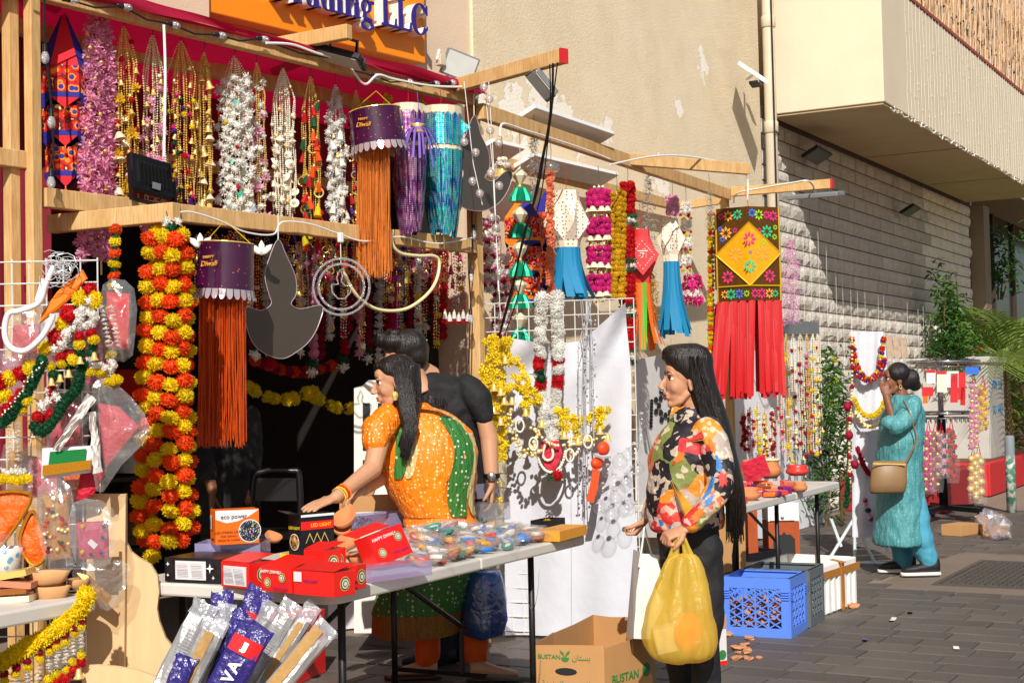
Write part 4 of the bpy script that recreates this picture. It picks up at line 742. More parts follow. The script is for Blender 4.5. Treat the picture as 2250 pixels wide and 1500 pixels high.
def decal(b, s, pts, mt_, name='print'):
    e = [face(b, s, 0, 0)[0]]; b['k'] -= 1; P = []
    for fx, fy in pts: q, u = face(b, s, fx, fy); b['k'] -= 1; P.append(q)
    b['k'] += 1; nn = u.cross(ZU); MB().add(P, [tuple(range(len(P)))]).build(name, mt_, b['t'])
def rect(b, s, x0, y0, x1, y1, mt_): decal(b, s, [(x0, y0), (x1, y0), (x1, y1), (x0, y1)], mt_)
def disc(b, s, cx, cy, r, mt_):
    ww = b['w'] if s == 'f' else b['d']; decal(b, s, [(cx+r*cos(a*.314)*b['h']/ww, cy+r*sin(a*.314)) for a in range(20)], mt_)
def txt(b, s, fx, fy, T, size, mt_, **k):
    q, u = face(b, s, fx, fy); letters(T, size, mt_, b['t'], q, u, ZU, ext=.0003, **k)
def hpx(x, y0, y1, z=ZT): return (y0-y1)*dep(PZ(x, y0, z))/F
def emblem(b, s, cx, cy, r=.2): disc(b, s, cx, cy, r, 'gold'); disc(b, s, cx, cy, r*.86, 'ink'); disc(b, s, cx, cy, r*.7, 'pale_gold'); disc(b, s, cx, cy, r*.45, 'print_green'); disc(b, s, cx, cy, r*.3, 'label_white')
b = carton('long black box with white star prints at the table corner', 362, 1277, 484, 1282, .085, .2, 'box_black'); rect(b, 'f', .2, .12, .75, .88, 'label_white')
for k in range(9): rect(b, 'f', .24, .2+.07*k, .44, .215+.07*k, 'ink_grey'); rect(b, 'f', .5, .2+.07*k, .7, .215+.07*k, 'ink_grey')
for x, y, r in ((.1, .75, .1), (.1, .3, .08), (.86, .62, .2), (.92, .25, .09)): decal(b, 'f', [(x+(r if i % 2 == 0 else r*.3)*cos(i*.785)*b['h']/b['w'], y+(r if i % 2 == 0 else r*.3)*sin(i*.785)) for i in range(8)], 'print_white')
b = carton('lilac plastic tray under the orange light box', 428, 1230, 572, 1228, .06, .16, 'lilac_plastic', z=.812, name='plastic_tray', cat='tray', open_=True)
b = carton('orange and white box of coloured string lights', 474, 1198, 570, 1192, .125, .085, 'box_orange', z=.872); decal(b, 'f', [(0, .99), (0, .74), (.25, .62), (.5, .66), (.75, .78), (1, .97)], 'label_white'); disc(b, 'f', .78, .37, .33, 'print_white'); disc(b, 'f', .78, .37, .31, 'led_photo')
txt(b, 'f', .42, .80, 'eco power', .022, 'ink'); txt(b, 'f', .3, .36, 'LED STRING LIGHT', .012, 'ink'); txt(b, 'f', .3, .25, 'FOR DIWALI', .011, 'ink'); txt(b, 'f', .3, .14, 'MADE IN CHINA', .011, 'ink'); rect(b, 'l', .3, .45, .6, .85, 'label_white')
for k in range(6): rect(b, 'l', .34, .5+.055*k, .5, .52+.055*k, 'ink')
b['k'] = 1; txt(b, 'l', .5, .15, 'DIWALI', .012, 'ink')
def redbox(label, x0, y0, x1, y1, h=.085, dp=.12, lab=False, txts=True, z=ZT, emb=True):
    b = carton(label, x0, y0, x1, y1, h, dp, 'box_red', z)
    if lab:
        rect(b, 'f', .1, .08, .92, .85, 'label_white')
        for k in range(11): rect(b, 'f', .15, .14+.06*k, .48, .155+.06*k, 'ink_grey'); rect(b, 'f', .54, .14+.06*k, .87, .155+.06*k, 'ink_grey')
    elif txts:
        emblem(b, 'f', .22, .36); emblem(b, 'f', .72, .6); txt(b, 'f', .35, .8, 'HAPPY DIWALI', .015, 'print_white', shear=.2); txt(b, 'f', .68, .16, 'DIYA LIGHT', .013, 'print_purple', shear=.15)
    if emb: b['k'] = 0; emblem(b, 'r', .5, .5, .3)
    MB().box(b['c']+ZU*(h/2+.012)-b['v']*.0, (b['w']*.98, dp*.96, .0015), Rax(b['u'], b['v']+ZU*U(.12, .3))).build('flap', 'box_red', b['t'])
    return b
redbox('red light box with a full white instruction label, next to the black star box', 486, 1287, 547, 1293, .084, .12, lab=True)
redbox('red diya light box with two gold emblems on its front', 574, 1297, 641, 1304, .082, .12)
b = redbox('red light box with a small torn white sticker beside its mirrored lettering', 646, 1305, 734, 1313, .078, .1, txts=False); rect(b, 'f', .02, .55, .22, .95, 'label_white'); txt(b, 'f', .55, .3, 'HAPPY DIWALI', -.016, 'print_white', shear=.2); txt(b, 'f', .45, .6, 'DIYA LIGHT', .012, 'print_purple')
for k, (x, y) in enumerate(((752, 1304), (783, 1296))):
    c_ = tu; P = PZ(x, y, ZT); Q = P+tu*.06; v_ = (Q-CAM); x2 = 1125+F*v_.dot(RT)/v_.dot(FW); y2 = 750-F*v_.dot(UP)/v_.dot(FW)
    b = carton(('red light box standing end on behind the torn sticker box', 'red light box last in the row towards the clay lamps')[k], x, y, x2, y2, .082, .1, 'box_red'); emblem(b, 'f', .5, .5, .3)
redbox('half hidden red light box behind the two emblem box', 668, 1262, 715, 1266, .09, .08, txts=False); redbox('small red light box behind the row of red boxes', 700, 1256, 728, 1258, .085, .08, txts=False)
# tilted open red box
A, B_ = PD(835, 1243, 5.3), PD(907, 1213, 5.42); u = (B_-A).normalized(); w0 = (PD(806, 1178, 5.3)-A); h0 = w0.length; e = w0.normalized(); nv = u.cross(e).normalized(); nv = nv if nv.dot(FH) > 0 else -nv; t = thing('carton', 'open red diya light box tipped on top of the heap', 'box', A); R = Mx((u, nv, u.cross(nv))).transposed(); L = (B_-A).length; cc = A+u*L/2+e*h0/2+nv*.04
for o_, sz in ((-nv*.04, (L, .004, h0)), (nv*.04, (L, .004, h0)), (-u*(L/2), (.004, .078, h0)), (u*(L/2), (.004, .078, h0))): MB().box(cc+o_, sz, Mx((u, nv, e)).transposed()).build('side', 'box_red', t)
MB().box(cc+e*h0*.5+nv*.055+e*.02, (L, .075, .003), Rax(u, nv+e*.4)).build('flap', 'box_red', t)
bx = dict(t=t, A=A, u=u, v=nv, w=L, h=h0, d=.08, k=1)
for fx, fy in ((.2, .35), (.78, .66)):
    for r_, m_, q_ in ((.018, 'gold', 3), (.0155, 'ink', 4), (.0125, 'pale_gold', 5), (.008, 'print_green', 6), (.005, 'label_white', 7)): MB().add([A+u*(L*fx)+e*(h0*fy)-nv*(.002+.0006*q_)+u*(r_*cos(a*.314))+e*(r_*sin(a*.314)) for a in range(20)], [tuple(range(20))]).build('emblem', m_, t)
letters('HAPPY DIWALI', .017, 'print_white', t, A+u*L*.4+e*h0*.8-nv*.004, u, e, ext=.0003, shear=.2); letters('DIYA LIGHT', .015, 'print_purple', t, A+u*L*.7+e*h0*.2-nv*.004, u, e, ext=.0003)
# black LED LIGHT box
b = carton('upright black led light box with a house outline print', 662, 1222, 735, 1214, .16, .085, 'box_black', z=.785); rect(b, 'f', 0, .62, .98, .82, 'box_red'); txt(b, 'f', .6, .72, 'LED LIGHT', .02, 'print_yellow'); rect(b, 'f', 0, .93, 1, .985, 'print_white')
for k in range(3):
    x = .12+.22*k; decal(b, 'f', [(x, .3), (x+.13, .55), (x+.26, .3), (x+.24, .3), (x+.13, .5), (x+.02, .3)], 'gold')
decal(b, 'f', [(.3, .05), (.3, .2), (.7, .2), (.7, .05)], 'warm_photo'); b['k'] = 0; txt(b, 'l', .5, .66, 'LED LIGHT', .016, 'print_yellow'); disc(b, 'l', .5, .33, .2, 'print_white'); disc(b, 'l', .5, .33, .185, 'warm_photo')
MB().box(b['A']-b['u']*.0+b['v']*.04+ZU*.165-b['u']*.02, (.07, .08, .002), Rax(b['u']-ZU*.35, b['v'])).build('flap', 'box_black', b['t'])
b = carton('flat yellow digital light series box lying under the black box', 672, 1226, 748, 1219, .022, .05, 'box_yellow'); txt(b, 'f', .5, .5, 'DIGITAL LIGHT SERIES', .014, 'print_green'); carton('thin yellow and green box edge beneath the led light box', 615, 1226, 668, 1228, .02, .07, 'box_yellow')
# clay lamps on the table
def diya(P, R, sx, sy, sz, parent=None, mt_='terracotta', name='clay_lamp', label=None, group=None):
    b = MB(); n = 16; rr = []
    for f_, z in ((.35, 0), (.75, .3), (1, .95), (.96, 1), (.86, .95), (.6, .45), (.1, .3)):
        rr.append([P+R @ V((sx*f_*cos(2*pi*j/n)*(1+.35*max(0, cos(2*pi*j/n))**6), sy*f_*sin(2*pi*j/n)*(1-.25*max(0, cos(2*pi*j/n))**4), sz*z)) for j in range(n)])
    o = b.loft(rr, True).build(name, mt_, parent, True)
    if label: tag(o, label, 'clay lamp', group)
    return o
GD = 'clay lamps on the table'
for k, (x, y, s_, a, ti) in enumerate(((760, 1150, .07, -.3, 1.1), (750, 1170, .06, .2, .9), (765, 1205, .07, -.2, .6), (735, 1240, .075, .1, .3), (790, 1238, .06, -.4, .2), (600, 1190, .05, .5, .6))):
    diya(PZ(x, y, (.84, .80, .79, .77, .765, .775)[k]), Mx.Rotation(a, 3, 'Z') @ Mx.Rotation(ti*.5, 3, RH) @ Mx.Rotation(yaw, 3, 'Z'), s_, s_*.75, s_*.6, label=('terracotta clay lamp leaning behind the led light box', 'terracotta clay lamp under the leaning one', 'broad clay lamp beside the tipped red box', 'pale clay lamp behind the row of red boxes', 'clay lamp next to the end red box', 'clay lamp half hidden between orange and black boxes')[k], group=GD)
# kraft box, trays, mixed boxes at the back
b = carton('lilac tray of loose silver trinkets under the kraft box', 748, 1172, 882, 1160, .075, .13, 'lilac_plastic', name='plastic_tray', cat='tray', open_=True); mb = MB()
for k in range(160): p = b['A']+b['u']*b['w']*U(.05, .6)+b['v']*U(.01, .1)+ZU*U(.005, .07); mb.octa(p, U(.003, .008))
tag(mb.build('trinkets', 'silver'), 'heap of silver bead trinkets in the lilac tray', 'trinkets')['kind'] = 'stuff'
carton('plain brown kraft box resting on the lilac tray', 746, 1126, 876, 1122, .075, .1, 'kraft', z=.84)
b = carton('red edged white box under the lilac lid', 905, 1120, 972, 1118, .085, .1, 'box_red', z=.80); rect(b, 'f', .06, .1, .94, .92, 'label_white'); b = carton('pink and yellow printed box beneath the red edged box', 885, 1150, 960, 1146, .055, .09, 'box_yellow', z=.765); rect(b, 'f', .3, .05, .95, .5, 'print_pink'); rect(b, 'f', .0, 0.02, .28, .95, 'box_orange'); rect(b, 'f', .1, .3, .22, .7, 'label_white')
carton('clear lilac lidded box high on the pile beside the man', 905, 1108, 1100, 1092, .075, .16, 'lilac_plastic', z=.86, name='plastic_box', cat='box'); carton('clear lidded box of cards below the lilac box', 985, 1152, 1122, 1140, .085, .14, 'clear_plastic', z=.768, name='plastic_box', cat='box'); carton('shallow lilac box at the front table edge', 818, 1280, 950, 1262, .05, .1, 'lilac_plastic', name='plastic_box', cat='box')
b = carton('small black tray of gold flowers behind the bagged lamps', 1205, 1168, 1242, 1160, .05, .09, 'box_black', open_=True, name='tray', cat='tray'); inst(FL['gold_yellow'], 'flower', b['t'], b['c'], rx(), .03)
mat('pine_box', '#d8952e', .5, var=.15); carton('low golden wooden box at the far table corner', 1230, 1190, 1290, 1174, .045, .12, 'pine_box', name='wooden_box')
# bagged painted lamps: a heap
mat('glaze_teal', '#12907a', .3); mat('glaze_yellow', '#f0b020', .3); mat('glaze_red', '#d83a30', .35); mat('glaze_blue', '#2a80d8', .3); mat('glaze_white', '#ece4dc', .4); mat('glaze_clay', '#c07a5a', .5)
def packet(mt_):
    b = MB(); n = 12; rr = [[V((f_*.034*cos(2*pi*j/n)*(1+.4*max(0, cos(2*pi*j/n))**5), f_*.026*sin(2*pi*j/n), z)) for j in range(n)] for f_, z in ((.4, .004), (.9, .012), (1, .024), (.9, .026), (.3, .012))]; b.loft(rr); b.m = 1
    b.box((.004, 0, .0155), (.03, .022, .006)); b.m = 2; r2 = random.Random(len(mt_))
    b.sheet(6, 5, lambda u, v: V(((u-.5)*.13, (v-.5)*.10, .018+.018*sin(pi*u)**.5*sin(pi*v)**.5+r2.uniform(-.006, .006)))); return b.mesh('bagged_lamp', [mt_, 'glaze_white', 'bag_film'])
PKS = [packet(m_) for m_ in ('glaze_teal', 'glaze_yellow', 'glaze_red', 'glaze_blue', 'glaze_white', 'glaze_clay', 'glaze_white', 'glaze_white')]
for i in range(330):
    fx = U(.34, .93); fy = U(.03, .72); P = at(PZ(735, 1300, .76), ZT)+tu*(fx*1.93)+tv*(fy*.85)
    v_ = P-CAM; px = 1125+F*v_.dot(RT)/v_.dot(FW); py = 750-F*v_.dot(UP)/v_.dot(FW)
    if px < 905 or px > 1250 or (px > 1190 and py < 1150) or py < 1135: continue
    hgt = .012+.07*max(0, 1-abs((fy-.42)/.45))*max(0, 1-abs((fx-.64)/.4)); k = rnd.randrange(8)
    tag(inst(PKS[k], 'bagged_lamp', None, P+ZU*U(0, hgt), (U(-.4, .4), U(-.4, .4), U(0, 6.3)), U(.75, 1.05)), ('teal', 'yellow', 'red', 'blue', 'white', 'brown', 'white', 'white')[k]+' painted clay lamp in a clear bag on the heap', 'bagged lamp', 'bagged lamps heaped on the folding table')
# ------------------------------------------------------------------ left stand: wire grid, table and goods
mat('grid_wire', '#e4e2dc', .35, .2)
G0 = PD(214, 572, 5.15); gt = thing('wire_grid', 'white wire display grid behind the clay bowls', 'display grid', at(G0, 0)); s = 5.15/F
for k in range(9): MB().tube([G0-RH*(k*37.5*s)+ZU*.01, at(G0-RH*(k*37.5*s), .05)], .0028, 5).build('wire', 'grid_wire', gt)
for k in range(20): MB().tube([G0-ZU*(k*48*s)-FH*.003, G0-ZU*(k*48*s)-RH*(8.2*37.5*s)-FH*.003], .0028, 5).build('wire', 'grid_wire', gt)
TL, _, _ = table('worn white table carrying clay bowls beside the marigold bunch', at(PZ(-260, 1392, .75), 0), at(PZ(226, 1306, .75), 0), at(PZ(-260, 1392, .75), 0)+V((-.14, .45, 0)), (.5,), zt=.75, th=.05, seam=False)
g = lambda d: (lambda x, y: PD(x, y, d))
t = thing('flower_toran', 'pompom toran of yellow, red, white and green strands on the wire grid', 'garland', PD(120, 760, 4.95)); f_ = g(4.95)
def put(kind, pts, sc, d=4.95):
    for q in pts: inst(FL[kind], FL[kind].name.split('.')[0], t, PD(q[0], q[1], d+U(-.02, .02)), (0, 0, U(0, 6)) if kind == 'bell' else rx(), sc*U(.92, 1.08))
put('yellow', [(175, 655), (136, 712), (101, 764), (66, 808), (20, 831), (209, 659), (10, 870)], .033); put('red', [(196, 638), (151, 690), (123, 740), (45, 820), (0, 840)], .033)
put('j_white', [(168+U(0, 18), 676+4*k) for k in range(12)]+[(193+U(0, 16), 659+5*k) for k in range(13)]+[(145+U(0, 22)-k*3, 720+5*k) for k in range(12)]+[(196+U(0, 24), 785+4*k) for k in range(6)]+[(232+U(0, 20), 795+4*k) for k in range(6)]+[(95+U(0, 45)-k, 840+6*k) for k in range(14)], .016, 4.93)
put('red', [(174, 740), (200, 732), (134, 785), (150, 778), (112, 857), (82, 915), (95, 920), (110, 910), (60, 850), (45, 865), (30, 880), (15, 895), (5, 915)], .022, 4.93); put('yellow', [(174, 757), (206, 747), (112, 806), (135, 800), (160, 790), (207, 815), (190, 818), (222, 818), (249, 836), (238, 840), (258, 834), (60, 880), (48, 900)], .021, 4.92)
put('green', [(204, 760), (176, 775), (151, 802), (118, 824), (200, 775), (185, 800)], .02, 4.92); put('bell', [(176, 791), (207, 782), (132, 830), (151, 820), (113, 838)], .018, 4.9)
for pth in ([(92, 792), (84, 815), (70, 844), (55, 868), (42, 886), (22, 915), (0, 932)], [(183, 800), (179, 816), (170, 850), (155, 870), (138, 888), (126, 911), (105, 938), (88, 948), (70, 930)]): strand('', '', '', t, sp(pth, g(4.91)), [('green', .022)], .018)
put('pearl', [(90-k*3.6+U(-5, 5), 796+k*5+U(-3, 3)) for k in range(24)], .0035, 4.885)
for x in (20, 39, 224, 244):
    y0, y1 = (932, 1019) if x < 100 else (676, 770)
    for k in range(10): inst(FL['s_white'], 'flower', t, PD(x+(18 if x > 100 else 0)*k/10, y0+(y1-y0)*k/10, 4.92), (U(-.4, .4), U(-.4, .4), U(0, 6)), .014)
put('yellow', [(5+k*11, 1053+U(-3, 3)) for k in range(6)], .02, 4.9); put('j_white', [(8+k*9, 1035+U(-5, 5)) for k in range(6)], .014, 4.9)
# garland along the left table edge with drops
t = thing('marigold_garland', 'fluffy yellow marigold garland with red and white drops along the table edge', 'garland', PD(100, 1400, 4.72))
pth = sp([(190, 1308), (176, 1340), (150, 1365), (110, 1392), (65, 1418), (30, 1440), (-15, 1462)], g(4.72)); strand('', '', '', t, pth, [('yellow', .036)], .028)
for k, (x, y) in enumerate(((178, 1362), (162, 1378), (145, 1395), (125, 1405), (108, 1416), (85, 1432), (60, 1452), (35, 1466), (10, 1480))):
    for kd, dy, sc in (('crimson', 0, .017), ('leaf', 7, .016), ('yellow', 14, .017), ('s_white', 28, .012), ('s_white', 36, .013), ('s_white', 44, .013), ('s_white', 52, .014), ('s_white', 60, .014), ('leaf', 70, .018), ('yellow', 76, .018), ('red', 92, .02)):
        inst(FL[kd], FL[kd].name.split('.')[0], t, PD(x+U(-2, 2), y+dy, 4.72), rx() if kd[0] != 's' else (U(-.3, .3), U(-.3, .3), U(0, 6)), sc)
inst(FL['bell'], 'bell', t, PD(173, 1478, 4.70), (0, 0, 0), .022)
# bowls, cup, packets on the left table
for k, (x, y, w_, h_) in enumerate(((98, 1290, 47, 36), (108, 1322, 40, 36), (170, 1294, 24, 24))):
    diya(PD(x, y, 4.85+.08*(k == 2)), Mx.Rotation(yaw-pi/2, 3, 'Z'), w_*4.85/F/1.1, .045, h_*4.85/F, None, 'clay_pale', label=('large pale clay bowl lamp stacked on another', 'lower pale clay bowl lamp in the stack', 'small pale clay bowl lamp beside the stack')[k])
mt, n, b = nodes('blue_flower_china'); oc = objco(n); v2 = N(n, 'ShaderNodeTexVoronoi'); v2.inputs['Scale'].default_value = 40; n.links.new(oc, v2.inputs[0]); n.links.new(mixc(n, ramp(n, v2.outputs['Distance'], (.3, 1), (.42, 0)), hx('#ece6e0'), hx('#4aa0d8')), b.inputs['Base Color']); b.inputs['Roughness'].default_value = .2
P = PD(14, 1258, 4.9); t = thing('china_cup', 'white china burner with blue flowers wrapped in clear film', 'cup', P); MB().lathe([(.04, 0), (.05, .01), (.052, .06), (.058, .085), (.05, .085), (.045, .02)], P, 18).build('cup', 'blue_flower_china', t, True); MB().lathe([(.062, -.002), (.066, .05), (.06, .1), (.02, .13)], P, 12).build('wrap', 'bag_film', t, True)
for k in range(5): tag(MB().box(PD(20+U(-10, 12), 1330-k*17, 4.8), (.15, .1, .02), Rax(RH+ZU*U(-.1, .2), FH)).build('flat_packet', ('glaze_clay', 'pale_gold', 'copper', 'glaze_clay', 'gold')[k]), ('glittery flat packet at the bottom of the pile beside the bowls', 'pale gold flat packet second in the pile', 'copper flat packet in the middle of the pile', 'brown flat packet fourth in the pile', 'gold flat packet on top of the pile')[k], 'packet')
# flat packed goods hung on the grid
def sheet_px(px, d, th, mt_, parent, name='card', nrm=None):
    P = [PD(x, y, d) for x, y in px]; return recalc(MB().prism(P, -FW*th).build(name, mt_, parent))
def pouch(label, cat, px, d, mt_, filmpx=None, deco=None, name='packet'):
    P = PD(*[sum(q[i] for q in px)/len(px) for i in (0, 1)], d); t = thing(name, label, cat, P)
    c = P; b = MB(); b.loft([[c+(PD(x, y, d)-c)*1.0 for x, y in px], [c+(PD(x, y, d)-c)*.96-FW*.012 for x, y in px], [c+(PD(x, y, d)-c)*.6-FW*.018 for x, y in px]]); recalc(b.build('contents', mt_, t))
    if filmpx:
        c2 = PD(*[sum(q[i] for q in filmpx)/len(filmpx) for i in (0, 1)], d-.03); r2 = random.Random(int(px[0][0])); b = MB(); q = [PD(x, y, d-.012) for x, y in smooth(filmpx, 3)]
        b.loft([[c2+(p-c2)*k-FW*(r2.uniform(0, .02)+.012*(1-k)) for p in q] for k in (1, .8, .55, .25)]); b.build('film', 'bag_film', t)
    return t
mat('white_paper_b', '#d6d0ca', .7); mat('orange_card', '#f27a10', .6); mat('pink_red_cloth', '#c81c38', .7, var=.3, scale=60, bump=.8, bscale=20, bdist=.03); mat('gold_glitter', '#c88a20', .3, .6, var=.5, scale=300); mat('orange_silk', '#f2600a', .5, bump=1, bscale=16, bdist=.03, var=.2, scale=20); mat('green_glitter', '#0f7a3a', .4, .3, var=.5, scale=250); mat('magenta_card', '#b00a50', .5, var=.4, scale=120)
t = pouch('bent orange cardboard sleeve clipped at the top of the grid', 'card', [(182, 592), (193, 612), (150, 662), (132, 678), (88, 711), (92, 690), (128, 640)], 4.95, 'orange_card', name='cardboard_sleeve')
t = thing('neon_tube', 'white neon flex loop in its clear packet on the grid', 'light', PD(60, 720, 4.92)); MB().tube(sp([(118, 585), (100, 625), (85, 665), (45, 682), (18, 690), (10, 730), (22, 762), (55, 770), (90, 742), (112, 705), (116, 690)], g(4.9)), .0105, 7).build('tube', 'neon_white', t, True); recalc(MB().prism([PD(*q, 4.93) for q in ((80, 660), (97, 668), (110, 620), (95, 612))], -FW*.02).build('adapter', 'white_metal', t))
b = MB()
for k in range(26): c_ = PD(128+U(-22, 22), 590+U(-25, 25), 4.9); r_ = U(.015, .04); a0 = U(0, 6); b.tube([c_+RH*(r_*cos(a0+j*.7))+ZU*(r_*.8*sin(a0+j*.7))+FH*U(-.01, .01) for j in range(8)], .0014, 4, False)
b.build('wire_tangle', 'silver', t)
pouch('pink red embroidered cloth folded in a clear pouch', 'packet', [(217, 885), (262, 893), (308, 937), (234, 1028), (222, 990)], 4.95, 'pink_red_cloth', [(205, 850), (260, 845), (332, 940), (270, 1020), (212, 1078)]); pouch('dark red cloth packet tucked behind the bowls stand', 'packet', [(180, 1020), (236, 1030), (205, 1090), (170, 1100)], 5.0, 'pink_red_cloth')
for k, q in enumerate(([(196, 862), (214, 878), (132, 992), (118, 986)], [(198, 905), (212, 903), (226, 1036), (206, 1040)])):
    r2 = random.Random(k); A_, B2, C2, D2_ = [PD(*p, 4.9-.012*k) for p in q]; jz = [[r2.uniform(-.014, .014) for _ in range(6)] for _ in range(12)]
    tag(MB().sheet(5, 11, lambda u, v: (A_.lerp(B2, u)).lerp(D2_.lerp(C2, u), v)-FW*(.012+jz[int(v*11+.5)][int(u*5+.5)])).build('paper_sheet', 'white_paper_b'), ('crumpled white paper slip over the cards', 'long white paper sheet beside the red pouch')[k], 'paper')
t = pouch('cards with green glitter borders stacked on the grid', 'card', [(93, 984), (208, 978), (200, 1038), (91, 1052)], 4.93, 'label_white', name='picture_card'); sheet_px([(110, 992), (190, 985), (186, 1018), (105, 1036)], 4.908, .002, 'green_glitter', t); sheet_px([(94, 1022), (200, 1010), (199, 1030), (93, 1046)], 4.904, .002, 'gold_glitter', t)
for k, q in enumerate(([(-20, 1092), (65, 1084), (50, 1132), (0, 1200), (-20, 1200)], [(65, 1127), (82, 1136), (104, 1210), (74, 1242), (43, 1192)])):
    q = smooth(q, 4); t = pouch(('orange silk pouch with gold trim behind the china burner', 'pointed orange silk pouch with glitter hem')[k], 'pouch', q, 4.93, 'orange_silk', name='silk_pouch'); c_ = [sum(p[i] for p in q)/len(q) for i in (0, 1)]
    for i in range(len(q)): a, b_ = q[i], q[(i+1) % len(q)]; MB().tube([PD(a[0], a[1], 4.908), PD(b_[0], b_[1], 4.908)], .006, 5).build('trim', 'gold_glitter', t)
t = pouch('clear packet of mixed gold and red beads', 'packet', [(92, 1085), (150, 1082), (156, 1225), (112, 1232)], 4.92, 'gold_glitter', [(85, 1070), (158, 1068), (168, 1240), (105, 1245)])
for k in range(40): inst(FL[('p_red', 'p_green', 'goldball', 'pearl', 'p_orange')[k % 5]], 'bead', t, PD(U(98, 150), U(1090, 1222), 4.895), rx(), U(.004, .009))
t = pouch('magenta beaded card in a clear packet with a price tag', 'packet', [(167, 1147), (238, 1143), (240, 1226), (176, 1228)], 4.9, 'magenta_card', [(160, 1105), (252, 1115), (245, 1235), (170, 1238)]); sheet_px([(192, 1192), (200, 1183), (216, 1196), (207, 1206)], 4.88, .002, 'label_white', t, 'price_tag')
for k in range(6): inst(FL[('p_yellow', 'p_green', 'p_purple')[k % 3]], 'bead', t, PD((182, 228, 226, 180, 200, 222)[k], (1155, 1156, 1180, 1212, 1218, 1214)[k], 4.875), rx(), .008)
t = pouch('gold trimmed orange scarf packet sliding off the table end', 'packet', [(170, 1255), (195, 1262), (248, 1312), (235, 1330), (180, 1290)], 4.97, 'gold_glitter', [(165, 1240), (270, 1230), (285, 1270), (240, 1340), (175, 1300)])
for k, (x, y, w_, h_, m_, lb) in enumerate(((30, 715, 60, 110, 'pink_red_cloth', 'red brocade packet behind the white neon loop'), (165, 700, 60, 150, 'magenta_card', 'magenta packet behind the white strands'), (90, 690, 44, 90, 'label_white', 'pale card packet high on the grid'), (5, 790, 50, 90, 'magenta_card', 'dark pink packet at the grid edge'), (235, 640, 52, 130, 'red_cloth', 'red cloth bag beside the single marigold string'), (60, 1000, 70, 90, 'pink_red_cloth', 'rose cloth packet below the green garland'), (20, 990, 40, 100, 'gold_glitter', 'gold glitter packet at the bottom of the grid'), (140, 1020, 60, 80, 'orange_silk', 'orange cloth packet under the cards'), (110, 880, 70, 110, 'pink_red_cloth', 'crimson packet behind the paper slip'))):
    q = [(x, y), (x+w_, y+U(-8, 8)), (x+w_+U(-6, 6), y+h_), (x+U(-6, 6), y+h_+U(-8, 8))]; pouch(lb, 'packet', q, 5.10, m_, [(q[0][0]-8, q[0][1]-14), (q[1][0]+8, q[1][1]-12), (q[2][0]+8, q[2][1]+10), (q[3][0]-8, q[3][1]+10)])
# plywood panels behind and in front
mt, n, b = nodes('plywood'); oc = objco(n); mp = N(n, 'ShaderNodeMapping'); mp.inputs['Scale'].default_value = (6, 6, .7); n.links.new(oc, mp.inputs[0]); n.links.new(mixc(n, noise(n, 5, 4, mp.outputs[0]), hx('#d2ab78'), hx('#e2c294')), b.inputs['Base Color']); b.inputs['Roughness'].default_value = .7
pb = thing('plywood_stand', 'cut plywood display stand with a wavy edge beside the table', 'stand', PD(290, 1480, 5.05))
recalc(MB().prism([PD(x, y, 5.08) for x, y in [(190, 1085), (277, 1085)]+[(277, 1190), (288, 1212), (305, 1225), (331, 1240), (346, 1265), (349, 1300), (345, 1337), (350, 1365), (364, 1402), (383, 1425), (350, 1480), (345, 1560), (190, 1560)]], FW*.018).build('panel', 'plywood', pb)); recalc(MB().prism([PD(x, y, 5.055) for x, y in ((262, 1090), (276, 1090), (272, 1560), (260, 1560))], FW*.02).build('batten', 'plywood', pb))
tb = thing('plywood_bin', 'plywood bin with a curved rim holding the incense packs', 'bin', PD(265, 1500, 4.75)); recalc(MB().prism([PD(x, y, 4.75) for x, y in ((180, 1462), (215, 1460), (260, 1464), (305, 1472), (343, 1486), (350, 1600), (180, 1600))], FW*.015).build('front_panel', 'plywood', tb)); recalc(MB().prism([PD(345, 1488, 4.76), PD(350, 1600, 4.76), PD(700, 1600, 4.9), PD(700, 1502, 4.9)], FW*.012).build('side_panel', 'plywood', tb))
